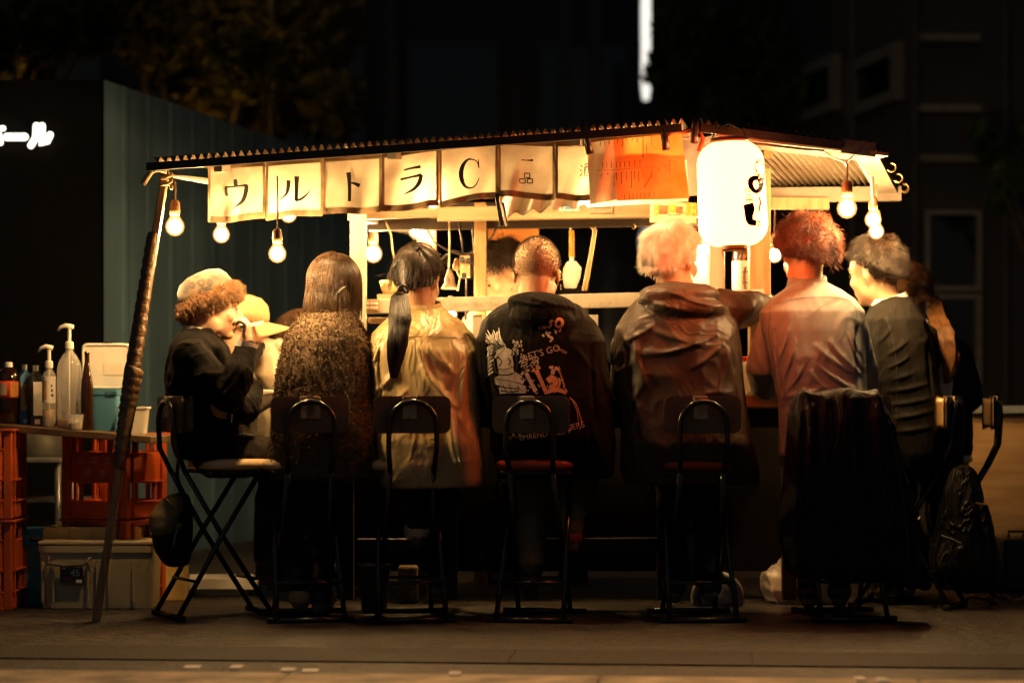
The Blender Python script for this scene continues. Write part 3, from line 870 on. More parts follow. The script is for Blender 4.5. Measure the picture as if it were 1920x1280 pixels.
# ---------------------------------------------------------------- menu sheets
def sheet(name, quad, D, material, label, cat, group=None, bulge=.006, parent=None):
    q = [W(x, y, D) for x, y in quad]
    mb = MB(); mb.grid(lambda u, v: q[0].lerp(q[1], u).lerp(q[3].lerp(q[2], u), v) + Vector((0, bulge * math.sin(u * 7 + v * 3) - bulge, 0)), 14, 10)
    o = mb.build(name, material, parent, smooth=True)
    if label: tag(o, label, cat, group)
    return o
m_or = mat('orange paper', (.84, .36, .10), rough=.45, col2=(.78, .17, .02), vscale=9, translucent=.5)
m_cream = mat('cream paper', (.80, .66, .45), rough=.5, var=.15, translucent=.5)
m_wp = mat('white paper', (.82, .78, .70), rough=.5, var=.05, translucent=.4)
m_prn = mat('brown print', (.05, .012, .004), rough=.9, spec=.05)
ms = thing('menu_sheet', W(1190, 320, 8.10), 'orange and cream paper menu sheet clipped over the last white banners', 'menu')
ms2 = sheet('paper', [(1101, 268), (1152, 262), (1156, 374), (1106, 384)], 8.102, m_cream, None, None, parent=ms)
ms1 = sheet('paper', [(1150, 262), (1278, 250), (1292, 372), (1157, 377)], 8.104, m_or, None, None, parent=ms)
def Z8(p): return (1040 + p[0] / 4.8, 220 + p[1] / 4.8)
r5 = random.Random(5); lines = []
def column(x, y0, y1, wpx):
    y = y0
    while y < y1:
        s = r5.uniform(3, 7)
        lines.append(([Z8((x + r5.uniform(-2, 2), y)), Z8((x + r5.uniform(-3, 3), min(y + s, y1)))], [wpx / 3.4, wpx / 3.4 * r5.uniform(.6, 1)]))
        if r5.random() < .5: lines.append(([Z8((x - 4, y + 1)), Z8((x + 4, y + r5.uniform(-1, 2)))], [.5, .6]))
        y += s + r5.uniform(2, 4)
for x, y0, y1, w in ((410, 215, 260, 6), (450, 210, 270, 4), (490, 210, 250, 7), (567, 200, 240, 5), (612, 200, 265, 6), (655, 195, 250, 4), (697, 190, 210, 6), (742, 190, 225, 7), (795, 180, 370, 8), (825, 250, 335, 6), (872, 175, 250, 5),
                     (432, 405, 460, 4), (468, 405, 455, 4), (510, 400, 455, 5), (557, 400, 455, 5), (590, 400, 450, 6), (630, 398, 450, 5), (675, 395, 445, 5), (718, 390, 440, 4), (767, 388, 430, 4),
                     (420, 510, 555, 4), (535, 510, 630, 4), (555, 500, 560, 6), (602, 495, 600, 6), (645, 490, 570, 4), (690, 485, 640, 5), (720, 485, 550, 6), (755, 485, 580, 6), (795, 482, 540, 4), (872, 478, 540, 5), (1030, 210, 300, 4), (1035, 380, 510, 3),
                     (670, 690, 740, 5), (705, 690, 735, 5), (740, 685, 730, 5), (775, 685, 725, 5), (810, 682, 725, 5), (852, 680, 720, 5), (895, 678, 710, 5), (630, 695, 740, 4)):
    column(x, y0, y1, w)
lines.append(([Z8((370, 482)), Z8((600, 468)), Z8((1010, 438))], [.5, .5, .5]))
for x, y in ((478, 508), (933, 472), (553, 508)): lines.append(([Z8((x - 5, y)), Z8((x + 5, y))], [2.2, 2.2]))
def two_bvh(mes):
    V, Fc = [], []
    for me in mes:
        o = len(V); V += [v.co.copy() for v in me.vertices]; Fc += [tuple(i + o for i in p.vertices) for p in me.polygons]
    return BVHTree.FromPolygons(V, Fc)
decal_strokes('print', lines, two_bvh([ms1.data, ms2.data]), m_prn, ms1, 8.10, .0012)
decal_strokes('print', [([Z8((868, 530)), Z8((835, 580)), Z8((806, 632))], [1.6, 1.6, 2])], two_bvh([ms1.data]), mat('red print', (.6, .03, .01), rough=.7), ms1, 8.10, .0016)
sheet('paper_sheet', [(1104, 300), (1288, 300), (1290, 378), (1106, 389)], 8.135, m_wp, 'white paper sheet showing below the orange menu sheet', 'paper')
gs = thing('plastic_sheet', W(1300, 320, 8.4), 'grey clear plastic sheet hanging between the menu and the lantern', 'plastic sheet')
sheet('sheet', [(1276, 262), (1326, 258), (1330, 366), (1290, 368)], 8.4, mat('grey plastic sheet', (.30, .29, .26), rough=.3, translucent=.2), None, None, parent=gs)
MB().tube([W(1276, 261, 8.4), W(1330, 257, 8.4)], .004, 6).build('rail', m_galv, gs)
# posters and stickers on the beams
def flat(name, px0, py0, px1, py1, D, material, label, cat, marks=None, group=None, tilt=0.0):
    a, b = W(px0, py0, D), W(px1, py1, D)
    t = thing(name, (a + b) / 2, label, cat, group)
    mb = MB(); mb.box((a + b) / 2, (b.x - a.x, .002, a.z - b.z), Matrix.Rotation(R(tilt), 3, 'Y')); mb.build('sheet', material, t)
    for (x0, y0, x1, y1, mt) in (marks or []):
        c0, c1 = W(x0, y0, D - .003), W(x1, y1, D - .003)
        MB().box((c0 + c1) / 2, (abs(c1.x - c0.x), .001, abs(c0.z - c1.z)), Matrix.Rotation(R(tilt), 3, 'Y')).build('print', mt, t)
    return t
mk = {'b': mat('blue print', (.05, .16, .32), rough=.6), 'r': mat('poster red', (.5, .04, .02), rough=.6), 'k': m_ink, 'y': mat('poster yellow', (.62, .38, .06), rough=.6, var=.5, vscale=60), 'n': mat('poster brown', (.22, .12, .04), rough=.7, var=.6, vscale=80)}
flat('poster', 1040, 376, 1086, 396, 8.68, mat('grey poster', (.45, .42, .36), rough=.6), 'small grey poster with blue and red print on the top beam', 'poster', [(1043, 379, 1056, 385, mk['r']), (1058, 386, 1074, 393, mk['b']), (1060, 378, 1082, 381, mk['k']), (1044, 388, 1055, 393, mk['k'])])
flat('sticker', 1107, 386, 1149, 399, 8.67, mat('dark olive label', (.16, .14, .08), rough=.6), 'dark olive label stuck on the top beam below the menu', 'sticker', [(1110, 389, 1146, 391, mk['k']), (1112, 393, 1140, 395, mk['n'])])
pb = flat('poster', 1219, 380, 1306, 418, 8.6, mat('buff poster', (.72, .58, .32), rough=.6, var=.3, vscale=25), 'buff poster with brown food pictures on the beam beside the lantern', 'poster',
     [(1236, 385, 1252, 402, mk['n']), (1254, 384, 1268, 399, mk['y']), (1268, 387, 1280, 401, mk['n']), (1286, 380, 1304, 405, mk['y']), (1226, 384, 1234, 404, mk['y']), (1252, 402, 1276, 404, mk['n'])], tilt=1.5)
a_ = MB(); w1 = W(1204, 575, 8.63)
flat('sticker', 682, 563, 712, 582, 8.635, mat('tan label', (.40, .22, .08), rough=.6), 'small tan label with white print on the left end of the rail', 'sticker', [(685, 566, 709, 571, m_wp), (685, 574, 709, 579, m_wp), (692, 565, 694, 581, mat('tan label gap', (.38, .20, .08)))])
# pencil scribbles along the rail
r6 = random.Random(9); sc_ = []
for k in range(26):
    x = 853 + k * 3.2 + r6.uniform(-1, 1)
    if k in (8, 9, 17): continue
    y = 571 - (x - 853) * .02
    sc_.append(([(x, y + r6.uniform(-5, 5)), (x + r6.uniform(-2, 3), y + r6.uniform(-5, 5)), (x + 3, y + r6.uniform(-5, 5))], [.9, .8, .6]))
for k in range(30):
    x = 1085 + k * 3.4 + r6.uniform(-1, 1)
    y = 570 - (x - 1085) * .03
    if r6.random() < .75: sc_.append(([(x, y + r6.uniform(-3, 4)), (x + r6.uniform(-1, 2), y + r6.uniform(-3, 4)), (x + 2, y + r6.uniform(-3, 4))], [.8, .7, .5]))
for q_ in range(0, len(sc_), 6): decal_strokes('handwriting', sc_[q_:q_ + 6], None, mat('faded ink', (.36, .26, .13), rough=.8), stall, 8.637)

# ---------------------------------------------------------------- paper lantern
m_lan = emission('lit lantern paper', (LANTERN[0] / LANTERN[0], LANTERN[1] / LANTERN[0], LANTERN[2] / LANTERN[0]), LANTERN[0])
LD = 7.94
lc = W(1372, 364, LD)
ln = thing('paper_lantern', lc, 'tall white glowing paper lantern with dark brush writing hanging at the roof corner', 'lantern')
s_ = LD / F
def lan_r(z):                      # z in px from the centre, +-97
    t = abs(z) / 99.0
    base = 64 - 2.0 * z / 99.0
    if t > .55: base *= math.sqrt(max(0, 1 - ((t - .55) / .50) ** 2.4))
    return max(base, 30)
LT = Matrix.Rotation(R(-2.5), 3, 'Y')
prof = []
NR = 30
for k in range(NR * 4 + 1):
    z = -96 + 192 * k / (NR * 4)
    prof.append(((lan_r(z) - 1.2 * (1 if k % 4 == 0 else 0)) * s_, z * s_))
mb = MB(); mb.lathe(lc, prof, 40, LT); bodyl = mb.build('paper_body', m_lan, ln, smooth=True)
for k in range(1, NR):
    z_ = -96 + 192 * k / NR; rr_z = (lan_r(z_) + .1) * s_
    MB().tube([lc + LT @ Vector((rr_z * math.cos(a), rr_z * math.sin(a), z_ * s_)) for a in np.linspace(0, 2 * math.pi, 41)[:-1]], .0003, 4, closed=True).build('rib_wire', mat('bamboo rib', (.45, .28, .12), rough=.6), ln)
m_ring = mat('dark lacquer ring', (.035, .012, .008), rough=.35)
def rz(z): return lc + LT @ Vector((0, 0, z * s_))
MB().lathe(rz(96), [(.001, 0), (34 * s_, 0), (36 * s_, 3 * s_), (35 * s_, 9 * s_), (.001, 9 * s_)], 28, LT).build('top_ring', m_ring, ln)
MB().lathe(rz(-106), [(.001, 0), (22 * s_, 0), (23 * s_, 3 * s_), (23 * s_, 10 * s_), (.001, 10 * s_)], 28, LT).build('bottom_ring', m_ring, ln)
MB().tube([rz(103) + Vector((-32 * s_, 0, 0)), rz(120) + Vector((-26 * s_, 0, 0)), rz(132), rz(120) + Vector((26 * s_, 0, 0)), rz(103) + Vector((32 * s_, 0, 0))], .0025, 6).build('hanger', m_brass, ln)
for sx in (-1, 1):
    MB().tube([rz(-96) + Vector((sx * 22 * s_, -.01, 0)), rz(-112) + Vector((sx * 24 * s_, -.01, 0)), rz(-118) + Vector((sx * 20 * s_, -.01, 0))], .0025, 6).build('wire', m_brass, ln)
m_lk = mat('dark red ink', (.03, .002, .001), rough=.7)
def lan_conv(p): return (p[0] / 4.8 + 1040, p[1] / 4.8 + 220)
lan_st = [([(1850, 405), (1830, 440), (1825, 480), (1845, 540), (1850, 590)], [30, 70, 75, 50, 22]),
          ([(1815, 565), (1765, 572), (1735, 600), (1740, 650), (1780, 690), (1825, 665), (1838, 610), (1815, 575)], [30, 34, 40, 36, 28, 30, 40, 36]),
          ([(1712, 800), (1722, 850), (1718, 910), (1732, 960), (1790, 972)], [70, 76, 56, 50, 34]),
          ([(1815, 735), (1828, 780), (1820, 830), (1812, 880)], [10, 16, 14, 8]),
          ([(1690, 668), (1690, 700)], [10, 8]), ([(1712, 668), (1725, 690), (1712, 700)], [8, 8, 8]), ([(1690, 720), (1735, 722)], [7, 7]), ([(1700, 740), (1700, 790)], [8, 7]), ([(1725, 735), (1728, 790)], [8, 8]), ([(1690, 765), (1748, 768)], [7, 7]), ([(1745, 740), (1750, 785)], [7, 7]),
          ([(1795, 965), (1830, 955)], [8, 10]), ([(1800, 985), (1828, 978)], [8, 8]), ([(1800, 1000), (1826, 994)], [6, 6])]
decal_strokes('character', [([lan_conv(p) for p in s[0]], [w / 3.5 for w in s[1]]) for s in lan_st], bvh_of(bodyl.data), m_lk, bodyl, LD, .004)

# ---------------------------------------------------------------- clamps, rope, peg
m_blk = mat('black clamp plastic', (.02, .015, .013), rough=.3)
def clamp(px, py, D, tilt, label, L=.115):
    p = W(px, py, D)
    t = thing('clamp', p, label, 'clamp', 'black spring clamps on the roof edge')
    m = Matrix.Rotation(R(tilt), 3, 'Y')
    for s in (-1, 1):
        mb = MB()
        q = [m @ Vector((0, s * .006, L * .5)), m @ Vector((0, s * .016, L * .18)), m @ Vector((0, s * .009, -L * .2)), m @ Vector((0, s * .004, -L * .5))]
        mb.tube([p + v for v in q], [.010, .012, .012, .014], 8); mb.build('jaw', m_blk, t, smooth=True)
    MB().tube([p + m @ Vector((-.014, 0, L * .06)), p + m @ Vector((.014, 0, L * .06))], .007, 8).build('spring', m_ring, t)
    return t
clamp(1099, 258, 8.05, -14, 'black clamp gripping the left top corner of the orange menu sheet')
clamp(1246, 254, 8.05, -6, 'black clamp gripping the right part of the orange menu sheet', .10)
clamp(1303, 245, 8.05, 3, 'black clamp on the roof edge between menu sheet and lantern', .085)
rr_ = [W(x, y, 8.06) for x, y in ((1240, 262), (1262, 248), (1285, 246), (1302, 240), (1314, 248), (1318, 262), (1312, 280), (1310, 284))]
tag(MB().tube(rr_, [.005] * 5 + [.008] * 3, 8).build('rope', mat('red brown rope', (.32, .08, .03), rough=.9, var=.4, vscale=60, bump=.6, bscale=150), smooth=True), 'red brown rope knotted to the roof edge left of the lantern', 'rope')
tag(MB().tube([W(x, y, 8.1) for x, y in ((1406, 268), (1450, 273), (1500, 279), (1546, 283))], .0045, 6).build('cable', m_blk, smooth=True), 'thin black cable running from the lantern along the right awning', 'cable')
# big peg hanging from the banner
pg = thing('peg', W(938, 395, 8.18), 'black and white peg with a ring hanging from the middle banner', 'peg')
MB().bar(W(931, 362, 8.18), W(941, 424, 8.18), .016, .02, up=(0, 1, 0)).build('arm', m_blk, pg, bevel=.003)
MB().bar(W(937, 372, 8.105), W(949, 424, 8.105), .006, .012, up=(0, 1, 0)).build('arm', mat('white plastic', (.8, .77, .7), rough=.35), pg, bevel=.002)
MB().bar(W(943, 380, 8.17), W(950, 422, 8.17), .01, .016, up=(0, 1, 0)).build('arm', m_blk, pg, bevel=.002)
MB().tube([W(941 + 4.5 * math.cos(a), 434 + 6 * math.sin(a), 8.17) for a in np.linspace(0, 6.28, 14)[:-1]], .0025, 6, closed=True).build('ring', m_brass, pg)

# ---------------------------------------------------------------- bulbs
m_bulb = emission('lit bulb core', BULB_COL, BULB_RAD / .52)
m_env, nt_, p_ = nmat('bulb halo envelope')  # emission put into the glass imitates a halo, weaker towards the rim
N_, L_ = nt_.nodes, nt_.links
em_ = N_.new('ShaderNodeEmission'); em_.inputs[0].default_value = (1, .42, .11, 1)
tr_ = N_.new('ShaderNodeBsdfTransparent'); lw_ = N_.new('ShaderNodeLayerWeight'); lw_.inputs[0].default_value = .5
mr_ = N_.new('ShaderNodeMapRange'); mr_.inputs[3].default_value = 2.0; mr_.inputs[4].default_value = .12; L_.new(lw_.outputs['Facing'], mr_.inputs[0]); L_.new(mr_.outputs[0], em_.inputs[1])
tr_.inputs[0].default_value = (.95, .92, .86, 1)
mx_ = N_.new('ShaderNodeAddShader'); L_.new(em_.outputs[0], mx_.inputs[0]); L_.new(tr_.outputs[0], mx_.inputs[1])
L_.new(mx_.outputs[0], N_['Material Output'].inputs[0])
m_sock = mat('brown bulb socket', (.22, .11, .04), rough=.45)
m_cord = mat('brown lamp cord', (.12, .06, .03), rough=.6)
BULBS = [
 (328, 425, 8.15, 17, 340, 'lit bulb nearest the slanted prop pole'),
 (415, 440, 8.75, 15, 330, 'small lit bulb below the first cream banner'),
 (541, 402, 8.29, 15, 330, 'lit bulb peeking out under the second banner'),
 (520, 476, 8.08, 16, 330, 'lowest lit bulb hanging left of the white post'),
 (700, 476, 9.2, 16, 415, 'lit bulb just right of the white post'),
 (783, 432, 9.1, 17, 400, 'lit bulb in front of the red brown post'),
 (812, 378, 8.27, 15, 320, 'lit bulb glowing through the fourth and fifth banners'),
 (1112, 362, 8.31, 15, 310, 'lit bulb glowing through the cream part of the menu sheet'),
 (1588, 391, 8.20, 18, 300, 'lit bulb under the middle of the right awning'),
 (1637, 412, 8.42, 15, 330, 'upper of two lit bulbs close together under the right awning corner'),
 (1643, 434, 8.55, 14, 345, 'lower of two lit bulbs close together under the right awning corner'),
 (1452, 478, 9.0, 14, 360, 'lit bulb behind the right timber post'),
 (1317, 468, 8.95, 13, 405, 'lit bulb behind the white haired person'),
 (845, 590, 8.9, 12, 560, 'bulb added under the rail to light the ponytail person and the counter'),  # added bulb, brightens the shoulder and counter
]
first = None
for px, py, D, rp, ptop, lab in BULBS:
    p = W(px, py, D); r = rp * D / F
    t = thing('light_bulb', p, lab, 'light bulb', 'bare lit bulbs strung round the stall')
    r1_ = r; r = r * .74
    core = MB().lathe((0, 0, 0), [(.0, -r), (r * .5, -r * .87), (r * .87, -r * .5), (r, 0), (r * .9, r * .42), (r * .62, r * .85), (.0, r * 1.1)], 16).build('filament_glow', m_bulb, t, smooth=True, local=True)
    r = r1_ * 1.08
    MB().lathe((0, 0, 0), [(.0, -r), (r * .5, -r * .87), (r * .87, -r * .5), (r, 0), (r * .9, r * .42), (r * .62, r * .85), (r * .45, r * 1.15), (.0, r * 1.2)], 22).build('bulb_glass', m_env, t, smooth=True, local=True)
    MB().lathe((0, 0, r * 1.16), [(.001, 0), (r * .5, 0), (r * .55, r * .5), (r * .5, r * 1.3), (r * .3, r * 1.55), (.001, r * 1.6)], 14).build('socket', m_sock, t, smooth=True, local=True)
    zt_ = W(px, ptop, D).z - p.z
    if zt_ > r * 2.8:
        MB().tube([(0, 0, r * 2.7), (.002, 0, (zt_ + r * 2.7) / 2), (0, 0, zt_)], .0035, 6).build('cord', m_cord, t, local=True)
# wires to the bulbs under the right awning
for pts, lab in (([(1545, 284), (1565, 297), (1583, 304), (1588, 312)], 'pale wire from the awning edge to the middle right bulb'), ([(1588, 304), (1601, 291), (1612, 305), (1625, 325), (1634, 335), (1636, 385)], 'pale wire looping across the right awning to the corner bulbs')):
    tag(MB().tube([W(x, y, 8.23 + .02 * i) for i, (x, y) in enumerate(pts)], .004, 6).build('wire', m_trim, smooth=True), lab, 'wire')
# ================================================================== LEFT HAND SHELF AND CRATES
m_board = mat('dark plank', (.20, .12, .05), rough=.5, col2=(.09, .05, .02), vscale=5, stretch=(.7, 6, 6), bump=.15)
ba, bb = W(-60, 796, 8.62), W(296, 824, 8.42)
sb = thing('serving_board', (ba + bb) / 2, 'dark plank laid across the red crates as a shelf for bottles', 'shelf')
for k in range(2):
    o_ = Vector((0, .03 + .155 * k, 0))
    MB().bar(ba + o_, bb + o_, .15, .026).build('plank', m_board, sb, bevel=.003)
def btop(px, dd=.0):            # point on the shelf's top, dd behind its front edge
    t = (px + 60) / 356.0
    p = ba.lerp(bb, t); D = p.y - .02 + dd
    x = (px - 960) * D / F
    return Vector((x, D, p.z + .0135))
UP = Vector((0, 0, 1))
S = 8.5 / F
m_cola = mat('cola', (.018, .006, .003), rough=.06, spec=.8, var=.1)
m_clearp = mat('clear bottle plastic', (.85, .80, .70), rough=.07, var=.05, alpha=.30, spec=.8)
m_lab_r = mat('red label', (.62, .05, .015), rough=.45, var=.1)
m_lab_w = mat('white label', (.78, .72, .6), rough=.5, var=.08)
m_cap = mat('white plastic cap', (.80, .74, .62), rough=.35, var=.05)
m_brown = mat('brown bottle glass', (.05, .018, .005), rough=.06, spec=.8, trans=.35, var=.1)
m_amb = mat('amber drink', (.62, .26, .03), rough=.1, trans=.5, var=.1)
m_yel = mat('yellow drink', (.72, .45, .12), rough=.12, trans=.5, var=.1)
m_print = mat('dark small print', (.10, .05, .03), rough=.6)
# cola
c = btop(16, .10); r = 23 * S
t = thing('soda_bottle', c, 'dark cola bottle with a red label on the left end of the shelf', 'bottle')
MB().lathe(c, [(.001, 0), (r * .85, 0), (r, 6 * S), (r * .97, 30 * S), (r, 45 * S), (r, 84 * S), (r * .9, 95 * S), (r * .55, 105 * S), (r * .40, 109 * S), (.001, 109 * S)], 22).build('body', m_cola, t, smooth=True)
lb = MB().lathe(c, [(r * 1.015, 50 * S), (r * 1.015, 82 * S)], 22).build('label', m_lab_r, t, smooth=True)
MB().lathe(c, [(r * 1.025, 55 * S), (r * 1.025, 78 * S)], 5, None, R(235), R(275)).build('print', mat('tan print', (.5, .36, .2), rough=.6), lb, smooth=True)
MB().lathe(c, [(r * 1.025, 52 * S), (r * 1.025, 80 * S)], 5, None, R(290), R(335)).build('print', mat('orange print', (.75, .28, .04), rough=.6), lb, smooth=True)
MB().lathe(c + UP * 108 * S, [(.001, 0), (7.5 * S, 0), (7.5 * S, 9 * S), (7 * S, 10 * S), (.001, 10 * S)], 16).build('cap', m_cap, t)
c = btop(-14, .2)
t = thing('soda_bottle', c, 'dark bottle cut off by the left edge beside the cola bottle', 'bottle')
MB().lathe(c, [(.001, 0), (r * .9, 0), (r, 8 * S), (r, 84 * S), (r * .5, 104 * S), (.01, 109 * S), (.001, 109 * S)], 20).build('body', m_cola, t, smooth=True)
MB().lathe(c + UP * 108 * S, [(.001, 0), (7.5 * S, 0), (7 * S, 10 * S), (.001, 10 * S)], 14).build('cap', m_cap, t)
# cartons
def carton(px, dd, w, d, h, m, name_lab, yaw, labs):
    c = btop(px, dd); t = thing('drink_carton', c, name_lab, 'carton')
    m3 = Matrix.Rotation(R(yaw), 3, 'Z')
    def q(x, y, z): return c + m3 @ Vector((x * S, y * S, z * S))
    MB().box(q(0, 0, h / 2), (w * S, d * S, h * S), m3).build('body', m, t, bevel=.001)
    g = MB(); z0, z1 = h, h + 13
    vs = [q(-w / 2, -d / 2, z0), q(w / 2, -d / 2, z0), q(w / 2, d / 2, z0), q(-w / 2, d / 2, z0), q(-w / 2, -.8, z1), q(w / 2, -.8, z1), q(w / 2, .8, z1), q(-w / 2, .8, z1)]
    g.add(vs, [(0, 1, 5, 4), (2, 3, 7, 6), (1, 2, 6, 5), (3, 0, 4, 7), (4, 5, 6, 7)]); g.build('gable_top', m, t)
    MB().box(q(0, 0, z1 + 5), (w * S, 2.4 * S, 11 * S), m3).build('top_fin', m_cap, t)
    for (face, x0, x1, z0, z1, mt) in labs:
        if face == 'f': MB().box(q((x0 + x1) / 2, -d / 2 - .3, (z0 + z1) / 2), ((x1 - x0) * S, .5 * S, (z1 - z0) * S), m3).build('print', mt, t)
        else: MB().box(q(w / 2 + .3, (x0 + x1) / 2, (z0 + z1) / 2), (.5 * S, (x1 - x0) * S, (z1 - z0) * S), m3).build('print', mt, t)
m_cb = mat('blue carton', (.09, .24, .42), rough=.45, var=.1)
m_ck = mat('black carton', (.02, .018, .015), rough=.4)
m_cy = mat('lemon yellow print', (.72, .5, .1), rough=.5)
m_cd = mat('dark blue print', (.02, .06, .12), rough=.5)
carton(46, .13, 26, 24, 92, m_cb, 'blue juice carton with a yellow lemon print between cola and black carton', -62,
       [('r', -10, 10, 28, 78, m_cy), ('r', -3.4, 3.8, 38, 72, m_cd), ('r', -6, 2, 4, 12, m_lab_w), ('f', -10, 8, 60, 80, m_lab_w)])
carton(67, .10, 26, 26, 92, m_ck, 'black carton with a tall white label beside the blue carton', -60,
       [('r', -9, 10, 20, 84, m_lab_w), ('r', -6, 4, 4, 13, m_lab_w)])
# pump bottles
def pump(c, h0, rn, hp, out, t, m=m_cap):
    p = c + UP * h0 * S
    MB().lathe(p, [(.001, -6 * S), (rn * 1.15 * S, -6 * S), (rn * 1.15 * S, 6 * S), (rn * .8 * S, 8 * S), (.001, 8 * S)], 14).build('pump_collar', m, t, smooth=False)
    MB().tube([p + UP * 7 * S, p + UP * hp * S], 3.4 * S, 10).build('pump_stem', m, t)
    top = p + UP * hp * S
    MB().tube([top + Vector((-out * .35 * S, 0, 0)), top + Vector((out * .3 * S, 0, 2.5 * S)), top + Vector((out * .75 * S, 0, 0)), top + Vector((out * S, 0, -7 * S))], [4.5 * S, 4.6 * S, 3.2 * S, 2.2 * S], 10).build('pump_head', m, t, smooth=True)
    MB().tube([p, c + UP * 8 * S], 1.6 * S, 6).build('dip_tube', m, t)
c = btop(92, .06)
t = thing('pump_bottle', c, 'small clear pump bottle with a paper label and yellow liquid', 'bottle')
MB().lathe(c, [(.001, 0), (12.5 * S, 0), (13 * S, 3 * S), (13 * S, 96 * S), (10 * S, 104 * S), (6 * S, 108 * S), (6 * S, 114 * S), (.001, 114 * S)], 20).build('body', m_clearp, t, smooth=True)
MB().lathe(c, [(.001, 2 * S), (12 * S, 2 * S), (12 * S, 34 * S), (.001, 34 * S)], 20).build('liquid', m_yel, t, smooth=True)
MB().lathe(c, [(13.4 * S, 46 * S), (13.4 * S, 96 * S)], 20, None, R(200), R(345)).build('label', m_lab_w, t, smooth=True)
MB().lathe(c, [(13.6 * S, 52 * S), (13.6 * S, 88 * S)], 6, None, R(225), R(262)).build('print', mat('ochre print', (.6, .33, .08), rough=.6), t, smooth=True)
for k in range(3): MB().lathe(c, [(13.7 * S, (58 + 9 * k) * S), (13.7 * S, (63 + 9 * k) * S)], 4, None, R(295), R(318 - 5 * k)).build('print', m_print, t)
pump(c, 118, 6.5, 32, -20, t)
c = btop(130, .07)
t = thing('pump_bottle', c, 'big clear bottle with a tall white pump and a little amber drink', 'bottle')
R_ = 23.5 * S
MB().lathe(c, [(.001, 0), (R_ * .9, 0), (R_, 4 * S), (R_, 95 * S), (R_ * .98, 112 * S), (R_ * .85, 126 * S), (R_ * .55, 139 * S), (7.5 * S, 145 * S), (7 * S, 152 * S), (.001, 152 * S)], 26).build('body', m_clearp, t, smooth=True)
MB().lathe(c, [(.001, 2 * S), (R_ * .93, 2 * S), (R_ * .95, 6 * S), (R_ * .95, 18 * S), (.001, 18 * S)], 24).build('liquid', m_amb, t, smooth=True)
pump(c, 157, 7, 35, -22, t)
c = btop(141, -.0)
t = thing('drinking_glass', c, 'short faceted glass with amber drink in front of the big pump bottle', 'glass')
MB().lathe(c, [(.001, 0), (13 * S, 0), (15.5 * S, 28 * S), (14.2 * S, 28 * S), (12 * S, 3 * S), (.001, 3 * S)], 10).build('tumbler', m_clearp, t)
MB().lathe(c, [(.001, 3.2 * S), (11.7 * S, 3.2 * S), (12.4 * S, 12 * S), (.001, 12 * S)], 10).build('drink', m_amb, t)
c = btop(163, .05)
t = thing('beer_bottle', c, 'tall brown glass bottle beside the blue cooler box', 'bottle')
MB().lathe(c, [(.001, 0), (11.5 * S, 0), (12 * S, 3 * S), (12 * S, 75 * S), (11 * S, 90 * S), (7 * S, 112 * S), (5 * S, 128 * S), (4.6 * S, 142 * S), (5.4 * S, 143 * S), (5.4 * S, 148 * S), (.001, 148 * S)], 20).build('body', m_brown, t, smooth=True)
# cooler box with raised lid
m_cool = mat('blue cooler plastic', (.08, .24, .36), rough=.4, var=.15, vscale=9)
m_lid = mat('cream lid plastic', (.82, .76, .64), rough=.4, var=.08)
m_lid2 = mat('cream lid recess', (.80, .70, .54), rough=.45, var=.08)
c = btop(199, .17)
t = thing('cooler_box', c, 'blue cooler box standing open with its cream lid upright', 'cooler box')
MB().loft([(c.x, c.y, c.z, 23 * S, 20 * S), (c.x, c.y, c.z + 40 * S, 26 * S, 22 * S), (c.x, c.y, c.z + 78 * S, 28 * S, 24 * S)], 28, 5).build('body', m_cool, t, auto=40)
MB().loft([(c.x, c.y, c.z + 70 * S, 29.5 * S, 25.5 * S), (c.x, c.y, c.z + 80 * S, 30 * S, 26 * S)], 28, 5).build('rim', m_cool, t, auto=40)
MB().box(c + Vector((14 * S, -26 * S, 73 * S)), (22 * S, 4 * S, 8 * S)).build('clasp', mat('dark blue clasp', (.05, .13, .17), rough=.4), t, bevel=.003)
lx, lz, ly = c.x - 4 * S, c.z + 124 * S, c.y + 27 * S
def rrect(mb, cx_, cz_, w, h, y, d, rad=10):
    pts = []
    for (sx, sz, a0) in ((1, 1, 0), (-1, 1, 90), (-1, -1, 180), (1, -1, 270)):
        for k in range(6):
            a = R(a0 + 18 * k); pts.append((cx_ + sx * (w / 2 - rad * S) + rad * S * math.cos(a), cz_ + sz * (h / 2 - rad * S) + rad * S * math.sin(a)))
    n_ = len(pts); vs = [(x, y - d / 2, z) for x, z in pts] + [(x, y + d / 2, z) for x, z in pts]
    mb.add(vs, [tuple(range(n_)), tuple(range(2 * n_ - 1, n_ - 1, -1))] + [(k, (k + 1) % n_, n_ + (k + 1) % n_, n_ + k) for k in range(n_)]); return mb
ld = rrect(MB(), lx, lz, 92 * S, 86 * S, ly, 6 * S).build('lid', m_lid, t, bevel=.002)
mb = MB(); loop = []
for (sx, sz, a0) in ((1, 1, 0), (-1, 1, 90), (-1, -1, 180), (1, -1, 270)):
    for k in range(5):
        a = R(a0 + 22 * k); loop.append((lx + sx * 36 * S + 8 * S * math.cos(a), ly - 4 * S, lz + sz * 33 * S + 8 * S * math.sin(a)))
mb.tube(loop, 2.4 * S, 8, closed=True); mb.build('lid_rim', m_lid, ld, smooth=True)
rrect(MB(), lx + 14 * S, lz - 6 * S, 36 * S, 22 * S, ly - 3.4 * S, 1.5 * S, 2).build('recess', m_lid2, ld)
MB().box((lx + 2 * S, ly, lz + 44 * S), (20 * S, 6.5 * S, 5 * S)).build('latch', m_blk, ld, bevel=.001)
